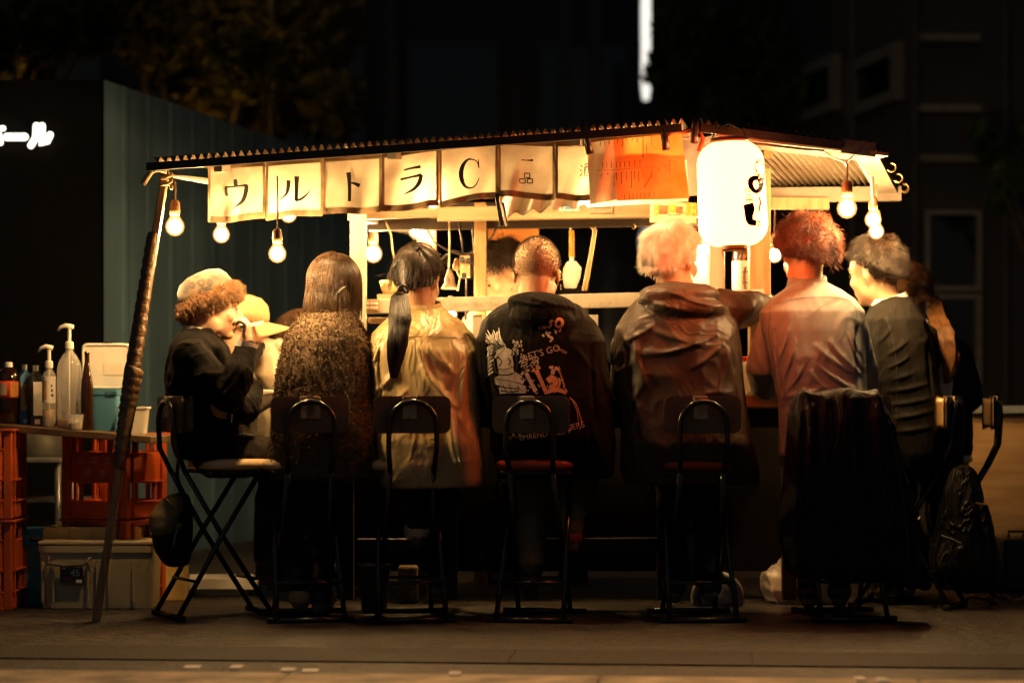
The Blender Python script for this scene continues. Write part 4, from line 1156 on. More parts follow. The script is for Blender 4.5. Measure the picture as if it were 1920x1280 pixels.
# white bin
c = btop(252, .13)
t = thing('plastic_tub', c, 'cream plastic tub half hidden by the taped pole on the shelf end', 'tub')
MB().loft([(c.x, c.y, c.z, 22 * S, 18 * S), (c.x, c.y, c.z + 46 * S, 27 * S, 21 * S), (c.x, c.y, c.z + 47 * S, 30 * S, 23 * S), (c.x, c.y, c.z + 51 * S, 30 * S, 23 * S), (c.x, c.y, c.z + 51 * S, 26 * S, 20 * S), (c.x, c.y, c.z + 6 * S, 21 * S, 17 * S)], 28, 5).build('body', m_lid, t, auto=40)
MB().lathe(c + Vector((-15 * S, 0, 51 * S)), [(.001, 0), (5 * S, 0), (5 * S, 6 * S), (3 * S, 14 * S), (.001, 15 * S)], 10).build('knob', m_lid, t, smooth=True)

# ---- crates
m_crate = mat('red crate plastic', (.58, .105, .022), rough=.42, col2=(.42, .065, .016), vscale=5, bump=.08, bscale=60)
m_cpr = mat('faded crate print', (.62, .42, .2), rough=.6)
def crate(base, w, d, h, yaw, label, group, prints=True, seed=0):
    t = thing('bottle_crate', base, label, 'crate', group, R(yaw))
    def part(name, boxes, mt=m_crate, par=None):
        mb = MB()
        for cc, ss in boxes: mb.box(cc, ss)
        return mb.build(name, mt, par or t, local=True, bevel=.002)
    k = .028
    for sx in (-1, 1):
        for sy in (-1, 1):
            part('corner_post', [((sx * (w / 2 - k / 2), sy * (d / 2 - k / 2), h / 2), (k, k, h)), ((sx * (w / 2 - k * 1.4), sy * (d / 2 + .003), h / 2), (.008, .012, h * .98)), ((sx * (w / 2 + .003), sy * (d / 2 - k * 1.4), h / 2), (.012, .008, h * .98))])
    for s in (-1, 1):
        y = s * (d / 2 - .009); x = s * (w / 2 - .009)
        part('top_band', [((0, y, h * .965), (w - 2 * k - .002, .018, h * .06)), ((0, s * (d / 2 + .004), h * .985), (w + .016, .012, .008))])
        part('top_band', [((x, 0, h * .965), (.018, d - 2 * k - .002, h * .06)), ((s * (w / 2 + .004), 0, h * .985), (.012, d + .0, .008))])
        pn = part('panel', [((0, y, h * .60), (w - 2 * k - .002, .014, h * .34)), ((0, s * (d / 2 + .003), h * .77), (w - 2 * k, .012, .008)), ((0, s * (d / 2 + .003), h * .43), (w - 2 * k, .012, .008))])
        part('panel', [((x, 0, h * .60), (.014, d - 2 * k - .002, h * .34)), ((s * (w / 2 + .003), 0, h * .43), (.012, d - 2 * k, .008))])
        part('bottom_band', [((0, y, h * .10), (w - 2 * k - .002, .018, h * .19)), ((0, s * (d / 2 + .003), h * .195), (w - 2 * k, .012, .008)), ((0, s * (d / 2 + .003), h * .012), (w - 2 * k, .012, .010))])
        part('bottom_band', [((x, 0, h * .10), (.018, d - 2 * k - .002, h * .19)), ((s * (w / 2 + .003), 0, h * .195), (.012, d - 2 * k, .008))])
        for q in (-.22, .22):
            part('rib', [((q * w, y, h * .31), (.014, .014, h * .22))]); part('rib', [((q * w, y, h * .855), (.014, .014, h * .16))])
            part('rib', [((x, q * d, h * .31), (.014, .014, h * .22))]); part('rib', [((x, q * d, h * .855), (.014, .014, h * .16))])
    part('base', [((0, 0, .012), (w - .03, d - .03, .012))])
    if prints:
        r = random.Random(seed); mb = MB(); y = -d / 2 + .0015 - .0005
        def glyph(x, z, s):
            for _ in range(4): mb.box((x + r.uniform(-.1, .1) * s, y, z + r.uniform(-.45, .45) * s), (s * r.uniform(.5, .95), .0012, s * .11))
            for _ in range(3): mb.box((x + r.uniform(-.4, .4) * s, y - .0004, z + r.uniform(-.15, .15) * s), (s * .11, .0012, s * r.uniform(.5, .95)))
        for i in range(3): glyph(-w * .22 + i * w * .22, h * .68, .026)
        for i in range(2): glyph(-w * .10 + i * w * .22, h * .54, .032)
        mb.build('print', m_cpr, t, local=True)
    return t
CH_ = .335
for j, lab in enumerate(('lower red bottle crate of the stack at the left edge', 'upper red bottle crate of the stack at the left edge, under the shelf')):
    crate(Vector((W(-62, 0, 8.50).x, 8.56, .0 + j * CH_)), .36, .27, CH_ - .004, 0, lab, 'red bottle crates', True, 20 + j)
cb = W(212, 0, 8.72)
for j, lab in enumerate(('lower red crate behind the storage boxes, right stack', 'upper red crate with pale print under the right end of the shelf')):
    crate(Vector((cb.x, 8.76, .0 + j * (CH_ - .01))), .30, .26, CH_ - .014, -27, lab, 'red bottle crates', True, 30 + j)
# steel table behind
m_st = mat('dull steel', (.28, .27, .24), rough=.35, metal=.7)
a, b = W(20, 862, 9.4), W(118, 862, 9.4)
st = thing('steel_table', ((a.x + b.x) / 2, 9.5, 0), 'low steel table behind the left crates under the shelf', 'table')
MB().box((a.x - .1, 9.55, a.z), (.2 + 2 * (b.x - a.x), .4, .018)).build('tabletop', m_st, st, bevel=.003)
for dx in (b.x - .02, a.x - .3):
    for y in (9.4, 9.7): MB().cyl((dx, y, a.z), (dx, y, 0), .014, .014, 10).build('leg', m_st, st, smooth=True)
MB().box((a.x - .1, 9.62, a.z - .17), (.9, .3, .012)).build('shelf', m_st, st)
c = W(75, 835, 9.6)
t = thing('steel_pot', (c.x, 9.58, a.z), 'blurred steel pot on the low table behind the crates', 'pot')
MB().lathe((c.x, 9.58, a.z + .01), [(.001, 0), (.12, 0), (.125, .09), (.13, .095), (.12, .095), (.115, .01), (.001, .01)], 20).build('body', m_st, t, smooth=True)
c = W(135, 880, 9.5)
t = thing('water_bottle', (c.x, 9.5, .29), 'pale plastic bottle standing dimly behind the red crates', 'bottle')
MB().lathe((c.x, 9.5, .2), [(.001, 0), (.03, 0), (.032, .2), (.012, .26), (.012, .28), (.001, .28)], 14).build('body', mat('pale bottle', (.5, .5, .44), rough=.3), t, smooth=True)
MB().box((c.x, 9.5, .1), (.2, .2, .2)).build('stand', m_black, t)
# storage boxes
m_teal = mat('teal box plastic', (.03, .32, .40), rough=.45, var=.2)
c = W(95, 0, 8.75)
t = thing('storage_box', (c.x, 8.78, 0), 'teal plastic box with a clipped lid behind the clear storage box', 'storage box')
zt2 = W(0, 1004, 8.7).z
MB().loft([(c.x, 8.78, .0, .115, .12), (c.x, 8.78, zt2 - .02, .125, .13)], 28, 7).build('body', m_teal, t, auto=40)
MB().box((c.x + .02, 8.79, zt2 - .002), (.27, .27, .014)).build('gasket', m_cap, t, bevel=.002)
mb = MB(); mb.box((c.x + .0, 8.79, zt2 + .014), (.26, .27, .018)); mb.box((c.x, 8.655, zt2 + .012), (.21, .02, .03)); mb.build('lid', m_teal, t, bevel=.005)
for dx in (-.08, .08): MB().box((c.x + dx, 8.645, zt2 - .012), (.05, .012, .035)).build('clip', m_teal, t, bevel=.002)
m_ycr = mat('yellow crate plastic', (.80, .58, .18), rough=.45, var=.15)
c = W(170, 0, 8.62); z0 = .24
zy0, zy1 = W(0, 1030, 8.60).z, W(0, 988, 8.60).z
t = thing('yellow_crate', (c.x, 8.70, .0), 'shallow yellow crate behind the clear storage box', 'crate')
wy = 172 * 8.62 / F
for s in (-1, 1):
    mb = MB(); y = 8.72 + s * .10
    mb.box((c.x, y, zy1 - .004), (wy, .016, .008)); mb.box((c.x, y, zy1 - .034), (wy, .008, .052)); mb.box((c.x, y - .004, zy1 - .045), (wy, .012, .006)); mb.box((c.x, y, zy0 / 2 + .01), (wy, .008, zy0 + .05))
    for k in range(5): mb.box((c.x - wy / 2 + wy * k / 4 * .999, y - .004, zy1 - .035), (.007, .014, .058))
    mb.build('side_panel', m_ycr, t)
    MB().box((c.x + s * (wy / 2 - .004), 8.72, zy1 / 2), (.008, .19, zy1)).build('end_panel', m_ycr, t)
MB().box((c.x, 8.72, .02), (wy - .02, .19, .02)).build('base', m_ycr, t)
m_clearbox = mat('hazy clear plastic', (.66, .56, .36), rough=.3, col2=(.50, .41, .24), vscale=7, trans=.3, var=.2, bump=.05, bscale=14)
xa, xb = W(68, 0, 8.46).x, W(290, 0, 8.46).x
zc1 = W(0, 1020, 8.46).z
cxm = (xa + xb) / 2; wb = xb - xa
t = thing('clear_storage_box', (cxm, 8.58, 0), 'large hazy clear plastic storage box with the number 45 behind the pole foot', 'storage box')
xs = W(176, 0, 8.46).x
body = MB()
body.loft([(cxm, 8.58, .003, wb / 2 - .012, .105), (cxm, 8.58, zc1 - .03, wb / 2 - .004, .112), (cxm, 8.58, zc1 - .03, wb / 2, .118), (cxm, 8.58, zc1 - .006, wb / 2, .118), (cxm, 8.58, zc1 - .006, wb / 2 - .012, .106), (cxm, 8.58, .02, wb / 2 - .02, .098)], 32, 9)
body.build('body', m_clearbox, t, auto=35)
MB().box((cxm, 8.58, zc1 + .004), (wb - .01, .225, .014)).build('lid', m_clearbox, t, bevel=.004)
yf = 8.464
for px in (80, 100, 165, 182, 205, 250):
    MB().box((W(px, 0, yf).x, yf, zc1 / 2 - .02), (.009, .008, zc1 - .09)).build('rib', m_clearbox, t, bevel=.002)
mb = MB(); P = [W(x, y, yf) for x, y in ((94, 1042), (90, 1056), (124, 1060), (160, 1057), (171, 1044))]
mb.tube([p + Vector((0, -.014, 0)) for p in P], .0055, 8); mb.build('handle', mat('grey handle', (.16, .12, .07), rough=.5), t, smooth=True)
la, lb_ = W(113, 1062, yf), W(156, 1094, yf)
lbl = MB().box(((la.x + lb_.x) / 2, yf - .004, (la.z + lb_.z) / 2), (lb_.x - la.x, .003, la.z - lb_.z)).build('label', mat('dark box label', (.035, .028, .025), rough=.4), t)
def text(body_, pos, size, m, parent, yaw=0, ext=.0005, name='lettering', al='CENTER'):
    cu = bpy.data.curves.new(name, 'FONT'); cu.body = body_; cu.size = size; cu.extrude = ext; cu.align_x = al; cu.align_y = 'CENTER'; cu.resolution_u = 3
    o = bpy.data.objects.new('tmp_text', cu); COL.objects.link(o)
    o.rotation_euler = (R(90), 0, 0)
    dg = bpy.context.evaluated_depsgraph_get(); dg.update()
    me = bpy.data.meshes.new_from_object(o.evaluated_get(dg)); me.transform(Matrix.Translation(Vector(pos)) @ Matrix.Rotation(R(yaw), 4, 'Z') @ Matrix.Rotation(R(90), 4, 'X'))
    bpy.data.objects.remove(o); me.materials.clear()
    return link(name, me, m, parent)
q = W(141, 1074, yf - .007); text('45', q, .036, m_lab_w, lbl)
q0 = W(148, 1089, yf - .006); MB().box(q0, (.022, .001, .012)).build('print', m_lab_w, lbl)
q0 = W(120, 1065, yf - .006); MB().box(q0, (.012, .001, .005)).build('print', m_lab_w, lbl)
q0 = W(128, 1083, yf - .006); MB().box(q0, (.035, .001, .010)).build('print', mat('brown label print', (.2, .09, .05), rough=.6), lbl)
# boxes and bits further back on the left
c = W(330, 0, 8.85)
t = thing('wooden_block', (c.x, 8.85, 0), 'yellow lit wooden block standing behind the hanging backpack', 'block')
MB().box((c.x, 8.85, .12), (.085, .1, .24)).build('block', m_ycr, t, bevel=.004)
c = W(420, 0, 9.1)
t = thing('floor_tray', (c.x, 9.1, 0), 'pale tray lying on the ground behind the left stool legs', 'tray')
mb = MB(); mb.box((c.x, 9.1, .035), (.30, .2, .012)); mb.box((c.x, 9.0, .05), (.30, .012, .045)); mb.box((c.x, 9.2, .05), (.30, .012, .045)); mb.box((c.x, 9.1, .015), (.2, .14, .03)); mb.build('tray_body', m_lid, t, bevel=.003)

# ================================================================== UNDER AND ON THE COUNTER
m_bk = mat('smoky bucket', (.10, .075, .05), rough=.12, trans=.4, spec=.7)
c = W(700, 0, 8.15)
t = thing('bucket', (c.x, 8.2, 0), 'dark shiny bucket on the ground under the ponytail person', 'bucket')
MB().lathe((c.x, 8.2, .02), [(.001, 0), (.045, 0), (.058, .16), (.06, .165), (.053, .165), (.041, .01), (.001, .01)], 24).build('body', m_bk, t, smooth=True)
MB().tube([(c.x + .062 * math.cos(a), 8.2 + .062 * math.sin(a), .185) for a in np.linspace(0, 6.28, 25)[:-1]], .003, 6, closed=True).build('rim', m_st, t)
m_tin = mat('speckled stone', (.42, .33, .18), rough=.8, col2=(.10, .07, .03), vscale=60, bump=.5, bscale=80)
for px, lab in ((765, 'left of two speckled stone weights under the counter'), (818, 'right of two speckled stone weights under the counter')):
    c = W(px, 0, 8.75); t = thing('stone_weight', (c.x, 8.75, 0), lab, 'weight', 'stone weights under the counter')
    MB().box((c.x, 8.75, .07), (.075, .09, .14)).build('block', m_tin, t, bevel=.01)
c = W(1502, 0, 8.75)
t = thing('plastic_bag', (c.x, 8.75, 0), 'pale crumpled plastic bag on the ground under the draped coat', 'bag')
mb = MB(); mb.loft([(c.x, 8.75, .0, .13, .08), (c.x, 8.75, .05, .15, .1), (c.x, 8.75, .10, .14, .09), (c.x + .01, 8.75, .15, .10, .06), (c.x + .02, 8.75, .17, .05, .03)], 24, 2.2)
me = remesh(mb, .008, 2); wrinkle(me, .03, (9, 9, 7), 5); link('bag_body', me, mat('pale plastic film', (.60, .54, .45), rough=.3, translucent=.2), t)
c = W(1650, 0, 8.9)
t = thing('yellow_box', (c.x, 8.95, 0), 'narrow yellow box lit from above behind the draped coat legs', 'box')
MB().box((c.x, 8.95, .105), (.045, .12, .21)).build('box_body', m_ycr, t, bevel=.003); MB().box((c.x + .06, 9.0, .105), (.07, .08, .19)).build('flap', m_lid, t, bevel=.003)
# kitchen things behind the rail
sk = thing('sake_bottle', W(1395, 560, 8.95), 'big black glass bottle with a white label behind the rail under the lantern', 'bottle')
c = W(1395, 562, 8.95); s9 = 8.95 / F
MB().lathe(c, [(.001, 0), (22 * s9, 0), (22 * s9, 75 * s9), (20 * s9, 95 * s9), (10 * s9, 125 * s9), (8 * s9, 150 * s9), (.001, 150 * s9)], 24).build('body', m_brown, sk, smooth=True)
MB().lathe(c, [(22.5 * s9, 10 * s9), (22.5 * s9, 72 * s9)], 24, None, R(180), R(360)).build('label', m_wp, sk, smooth=True)
decal_strokes('print', [([(1398, 500), (1396, 520), (1398, 545)], [4, 5, 4]), ([(1406, 498), (1404, 520), (1406, 542)], [3, 4, 3]), ([(1392, 510), (1412, 508)], [2, 2]), ([(1392, 530), (1410, 529)], [2, 2])], None, m_print, sk, 8.95 - 24 * s9)
cb_ = W(1395, 562, 8.95); zsh = cb_.z
MB().box((cb_.x, 8.95, zsh - .012), (.16, .16, .02)).build('shelf', m_wood_h, stall, bevel=.003)
for px, top, lab, mt in ((1312, 470, 'clear glass jar shining behind the white haired person', m_clearp),):
    c = W(px, 565, 9.0); h = (565 - top) * 9.0 / F; r0 = 15 * 9.0 / F
    t = thing('jar', c, lab, 'jar')
    MB().lathe(c, [(.001, 0), (r0, 0), (r0, h * .8), (r0 * .8, h * .9), (r0 * .85, h), (r0 * .75, h), (r0 * .85, .01), (.001, .01)], 20).build('body', mt, t, smooth=True)
    MB().lathe(c + UP * h, [(.001, 0), (r0 * .95, 0), (r0 * .95, .012), (.001, .014)], 18).build('lid', m_lab_w, t)
    MB().box((c.x, 9.0, c.z - .012), (.14, .14, .02)).build('stand', m_wood_h, t)
# spatula
t = thing('spatula', W(1072, 440, 9.3), 'steel spatula with an orange handle hanging behind the shaved head', 'spatula')
MB().cyl(W(1072, 432, 9.3), W(1072, 482, 9.3), .011, .012, 10).build('handle', mat('orange wood handle', (.66, .30, .05), rough=.45), t, smooth=True)
MB().cyl(W(1072, 480, 9.3), W(1072, 494, 9.3), .008, .008, 8).build('shank', m_lab_w, t)
bl = MB(); pts = [(1064, 490), (1080, 490), (1090, 502), (1088, 520), (1080, 540), (1058, 540), (1055, 520), (1056, 504)]
vs = [W(x, y, 9.30) for x, y in pts] + [W(x, y, 9.306) for x, y in pts]
n_ = len(pts); bl.add(vs, [tuple(range(n_)), tuple(range(2 * n_ - 1, n_ - 1, -1))] + [(k, (k + 1) % n_, n_ + (k + 1) % n_, n_ + k) for k in range(n_)])
bl.build('blade', mat('worn steel blade', (.50, .44, .36), rough=.32, metal=.75, var=.4, vscale=14), t)
MB().tube([W(1072, 424, 9.3), W(1070, 430, 9.3), W(1072, 434, 9.3)], .003, 6).build('hook', m_st, t)
# straps
m_strap = mat('tan strap', (.55, .40, .20), rough=.6)
for dx, lab in ((0, 'left tan strap dangling from the dark beam beside the spatula'), (11, 'right tan strap dangling from the dark beam beside the spatula')):
    P = [W(1052 + dx, 408, 9.0), W(1080 + dx, 420, 9.0), W(1106 + dx * .7, 424, 9.0), W(1114 + dx * .3, 432, 9.0), W(1108 + dx * .3, 470, 9.0), W(1100 + dx * .4, 510, 9.0), W(1093 + dx * .5, 545, 9.0)]
    tag(MB().tube(P, [.006] * 7, 6).build('strap', m_strap, smooth=True), lab, 'strap')
# cable bundle with plug sockets
m_bcab = mat('black cable', (.02, .016, .014), rough=.45)
m_wcab = mat('cream cable', (.62, .50, .30), rough=.5)
cab = [([(862, 388), (860, 420), (866, 450), (868, 480)], m_bcab, 'black cable hanging from the beam beside the wooden post'), ([(884, 388), (886, 430), (888, 470), (880, 478), (868, 474)], m_bcab, 'black cable curving down to the plug sockets'),
       ([(842, 400), (843, 450), (841, 510)], m_wcab, 'cream cable holding the small work lamp'), ([(802, 432), (815, 455), (840, 470), (866, 478), (900, 470), (925, 440), (934, 415)], m_bcab, 'black cable sagging from the red post to the wooden post'),
       ([(868, 474), (850, 470), (835, 480), (820, 495)], m_bcab, 'dark cable branching left from the plug sockets'), ([(875, 520), (874, 550), (873, 600)], m_bcab, 'dark cable running down below the plug sockets'),
       ([(722, 412), (733, 440), (736, 470), (742, 492)], m_wcab, 'cream strap hanging behind the ponytail person from the corner'), ([(688, 398), (760, 402), (830, 410), (880, 412), (940, 408)], m_wcab, 'cream cable strung along under the banners')]
for pts, mt, lab in cab:
    tag(MB().tube([W(x, y, 8.98 - .01 * (i % 2)) for i, (x, y) in enumerate(pts)], .0042, 6).build('cable', mt, smooth=True), lab, 'cable')
t = thing('power_strip', W(872, 500, 8.95), 'cream power strip with plugs hanging beside the wooden post', 'power strip')
MB().box(W(872, 500, 8.95), (.040, .03, .085)).build('body', mat('aged cream plastic', (.60, .45, .24), rough=.45), t, bevel=.004)
for x, y in ((866, 487), (878, 489), (870, 517)): MB().box(W(x, y, 8.925), (.018, .03, .022)).build('plug', m_bcab, t, bevel=.003)
t = thing('plug', W(857, 500, 8.96), 'dark plug dangling left of the cream power strip', 'plug')
MB().lathe(W(856, 508, 8.96), [(.001, 0), (.014, .004), (.016, .018), (.008, .045), (.004, .05), (.001, .05)], 12).build('body', m_sock, t, smooth=True)
MB().tube([W(857, 508, 8.96), W(862, 522, 8.96), W(858, 545, 8.96)], .003, 6).build('lead', m_wcab, t)
t = thing('work_lamp', W(843, 530, 8.98), 'small unlit bell shaped work lamp hanging from a cream cable', 'lamp')
MB().lathe(W(843, 538, 8.98), [(.033, -.008), (.034, -.004), (.022, .012), (.018, .04), (.012, .055), (.008, .07), (.001, .07)], 18).build('shade', mat('grey brown shade', (.30, .23, .15), rough=.4), t, smooth=True)
# basket
c = W(732, 552, 9.2)
t = thing('basket', c, 'small woven straw basket on the rail behind the ponytail person', 'basket')
MB().lathe(c, [(.001, 0), (.028, .0), (.040, .03), (.043, .052), (.040, .054), (.034, .03), (.001, .006)], 20).build('bowl', mat('straw weave', (.50, .30, .12), rough=.8, bump=.8, bscale=160, stretch=(1, 1, 3)), t, smooth=True)
MB().box((c.x, 9.2, c.z - .011), (.1, .1, .02)).build('stand', m_wood_h, t)
# small hooks
for px, py, lab in ((1188, 425, 'tiny brass hook under the dark beam left of the buff poster'), (1240, 424, 'tiny brass hook under the buff poster')):
    p = W(px, py, 8.95); tag(MB().tube([p + Vector((.007 * math.sin(a), 0, .009 * math.cos(a))) for a in np.linspace(0, 4.3, 9)], .0022, 6).build('hook', m_brass), lab, 'hook')
# things on the counter
def glass(px, D, lab, h=.10, fill=None, r=.03):
    c = Vector(((px - 960) * D / F, D, .79)); t = thing('drinking_glass', c, lab, 'glass')
    MB().lathe(c, [(.001, 0), (r * .85, 0), (r, h), (r * .92, h), (r * .78, .008), (.001, .008)], 18).build('tumbler', m_clearp, t, smooth=True)
    if fill: MB().lathe(c, [(.001, .009), (r * .77, .009), (r * .86, h * .6), (.001, h * .6)], 18).build('drink', fill, t, smooth=True)
glass(1130, 8.5, 'small glass on the counter between the black hoodie and the brown jacket', .05, m_amb)
glass(1452, 8.48, 'beer glass on the counter left of the grey shirt', .11, m_amb)
glass(925, 8.5, 'glass on the counter between the khaki jacket and the black hoodie', .08)
c = Vector(((1400 - 960) * 8.6 / F, 8.6, .79))
t = thing('jar', c, 'white jar with red lid on the counter right of the brown jacket', 'jar')
MB().lathe(c, [(.001, 0), (.035, 0), (.037, .11), (.03, .125), (.001, .125)], 20).build('body', m_wp, t, smooth=True)
MB().lathe(c + UP * .125, [(.001, 0), (.032, 0), (.032, .018), (.001, .02)], 18).build('lid', m_lab_r, t)
c = Vector(((1425 - 960) * 8.5 / F, 8.5, .79))
t = thing('plate', c, 'small white plate on the counter left of the grey shirt', 'plate')
MB().lathe(c, [(.001, 0), (.04, 0), (.065, .014), (.064, .017), (.04, .005), (.001, .005)], 24).build('dish', m_wp, t, smooth=True)
c = Vector((W(482, 0, 8.9).x, 8.85, .765 - .0))
t = thing('plate', (c.x, c.y, .79), 'white plate on the left side counter in front of the beige hood', 'plate')
MB().lathe((c.x, c.y, .79), [(.001, 0), (.05, 0), (.08, .016), (.079, .02), (.05, .006), (.001, .006)], 24).build('dish', m_wp, t, smooth=True)
c = Vector(((926 - 960) * 8.52 / F, 8.56, 0))
t = thing('cloth_towel', (c.x, 8.40, .70), 'orange red towel hanging from the counter beside the black hoodie', 'towel')
mb = MB(); mb.grid(lambda u, v: Vector((c.x - .012 + .03 * u, 8.405 - .006 * math.sin(u * 9 + v), .745 - .17 * v + .0)), 8, 10)
mb.build('cloth', mat('orange red cloth', (.65, .12, .02), rough=.8), t, smooth=True, solid=.003)
MB().box((c.x, 8.43, .755), (.05, .05, .012)).build('peg', m_wood_h, t)

# ================================================================== STOOLS
m_tube = mat('black tube steel', (.012, .011, .011), rough=.22, metal=.0, spec=.7, var=.1)
m_vinyl_b = mat('brown vinyl', (.11, .065, .025), rough=.30, var=.2, vscale=20, bump=.15, bscale=30, spec=.6)
m_vinyl_c = mat('cream vinyl', (.72, .52, .28), rough=.32, var=.1, vscale=10, bump=.1, bscale=20)
m_vinyl_r = mat('red vinyl', (.32, .045, .012), rough=.30, var=.2, bump=.1, bscale=20)
m_rubber = mat('black rubber', (.01, .01, .01), rough=.7)
m_ptape = mat('packing tape clear', (.40, .30, .16), rough=.15, var=.3, vscale=40, bump=.7, bscale=50, spec=.8)
def make_stool(label, seat_m=m_vinyl_c, back_m=m_vinyl_b):
    t = thing('folding_stool', (0, 0, 0), label, 'stool', 'folding stools round the food stall')
    mb = MB(); mb.loft([(0, .045, .525, .135, .120), (0, .045, .532, .15, .135), (0, .045, .552, .15, .135), (0, .045, .563, .135, .120), (0, .045, .566, .09, .085)], 32, 3.2)
    mb.build('seat', seat_m, t, smooth=True, local=True)
    MB().box((0, .045, .517), (.25, .23, .014)).build('seat_board', m_dwood, t, local=True, bevel=.004)
    mb = rrect(MB(), 0, .722, .255, .116, -.176, .012, 9); mb.build('back_board', mat('brown backboard', (.13, .08, .04), rough=.5, var=.25), t, local=True, bevel=.004)
    mb = rrect(MB(), 0, .722, .25, .112, -.156, .034, 9); mb.build('backrest', back_m, t, local=True, bevel=.009)
    arch = [(.075, -.15, .52), (.083, -.188, .60), (.083, -.193, .68)]
    for k in range(9):
        a = math.pi * k / 8; arch.append((.083 * math.cos(a), -.194, .69 + .078 * math.sin(a)))
    arch += [(-.083, -.193, .68), (-.083, -.188, .60), (-.075, -.15, .52)]
    mb = MB(); mb.tube(arch, .0095, 10); mb.build('back_hoop', m_tube, t, smooth=True, local=True)
    for s in (-1, 1):
        MB().tube([(s * .075, -.15, .52), (s * .085, -.02, .30), (s * .095, .17, .012)], .0095, 10).build('leg', m_tube, t, smooth=True, local=True)
        MB().tube([(s * .105, .12, .515), (s * .108, -.02, .30), (s * .118, -.19, .012)], .0095, 10).build('leg', m_tube, t, smooth=True, local=True)
        MB().tube([(-.14, s * .18 - .005, .010), (.14, s * .18 - .005, .010)], .0095, 10).build('foot_bar', m_tube, t, smooth=True, local=True)
        for x in (-.14, .14): MB().box((x, s * .18 - .005, .010), (.022, .024, .020)).build('rubber_foot', m_rubber, t, local=True, bevel=.003)
    MB().tube([(-.116, -.125, .135), (.116, -.125, .135)], .006, 8).build('cross_bar', m_tube, t, smooth=True, local=True)
    MB().tube([(-.095, .11, .135), (.095, .11, .135)], .006, 8).build('cross_bar', m_tube, t, smooth=True, local=True)
    return t
STOOLS = [  # px of seat centre, D, yaw(deg, + turns left), label, seat, back
 (408, 8.22, -62, 'folding stool seen from the side under the fur hat person, cream seat', 0, 0),
 (572, 8.14, 11, 'folding stool with taped backrest behind the fleece person', 0, 1),
 (766, 8.14, 7, 'folding stool behind the ponytail person in khaki', 0, 2),
 (1008, 8.14, -9, 'folding stool behind the shaved head person in the printed hoodie', 1, 3),
 (1304, 8.14, 4, 'folding stool behind the white haired person, red seat', 1, 4),
 (1580, 8.18, 4, 'folding stool under the black draped coat', 0, 5),
 (1700, 8.62, 66, 'folding stool turned sideways behind the dark suit person', 0, 6),
 (1778, 8.90, 74, 'rearmost folding stool turned sideways at the right end', 0, 7),
]
st0 = make_stool(STOOLS[0][3])
for i, (px, D, yaw, lab, seat, kind) in enumerate(STOOLS):
    o = st0 if i == 0 else copy_tree(st0)
    o.location = ((px - 960) * D / F, D, 0); o.rotation_euler = (0, 0, R(yaw)); o['label'] = lab
    if seat:
        for ch in o.children:
            if ch.name.startswith('seat') and not ch.name.startswith('seat_board'):
                me = ch.data.copy(); me.materials.clear(); me.materials.append(m_vinyl_r); ch.data = me
    if kind in (0, 1):
        mb = MB(); mb.box((-.01 + .02 * kind, -.186, .745), (.05, .01, .075)); mb.box((-.01 + .02 * kind, -.168, .784), (.05, .045, .004))
        tp = mb.build('tape_patch', m_ptape, o, local=True, bevel=.002)
    if kind in (6, 7):
        for ch in o.children:
            if ch.name.startswith('backrest'):
                me = ch.data.copy(); me.materials.clear(); me.materials.append(mat('tan vinyl', (.42, .27, .10), rough=.3, var=.2) if kind == 6 else m_vinyl_b); ch.data = me
# ================================================================== PEOPLE
m_skin = mat('skin', (.56, .33, .20), rough=.45, var=.12, vscale=30, bump=.06, bscale=180, spec=.4)
m_skin.node_tree.nodes['Principled BSDF'].inputs['Subsurface Weight'].default_value = .12
m_skin.node_tree.nodes['Principled BSDF'].inputs['Subsurface Radius'].default_value = (.02, .007, .004)
m_skin.node_tree.nodes['Principled BSDF'].inputs['Subsurface Scale'].default_value = .5
def cloth(name, col, rough=.85, weave=260, bump=.25, sheen=.04, var=.15, spec=.18, col2=None, crease=.16, cscale=4.5):
    return mat(name, col, rough=rough, var=var, vscale=7, bump=bump, bscale=weave, sheen=sheen, spec=spec, col2=col2, crease=crease, cscale=cscale)
def hairmat(name, c, c2): return mat(name, c, rough=.42, col2=c2, vscale=22, spec=.4, detail=2)
m_h_dark = hairmat('dark brown hair', (.022, .012, .006), (.009, .005, .003))
m_h_brown = hairmat('brown hair', (.075, .040, .018), (.03, .016, .008))
m_h_red = hairmat('auburn hair', (.15, .036, .012), (.05, .012, .005))
m_h_white = hairmat('white hair', (.86, .82, .74), (.62, .58, .50))
m_h_gold = hairmat('chestnut hair', (.17, .075, .022), (.07, .03, .01))
m_eye = mat('eye', (.02, .012, .01), rough=.1)
m_shoe = mat('dark shoe', (.03, .025, .02), rough=.5)
m_sole = mat('rubber sole', (.10, .08, .06), rough=.6)
m_trou = cloth('black trousers', (.014, .013, .013))
def PW(t): return W(t[0], t[1], t[2])
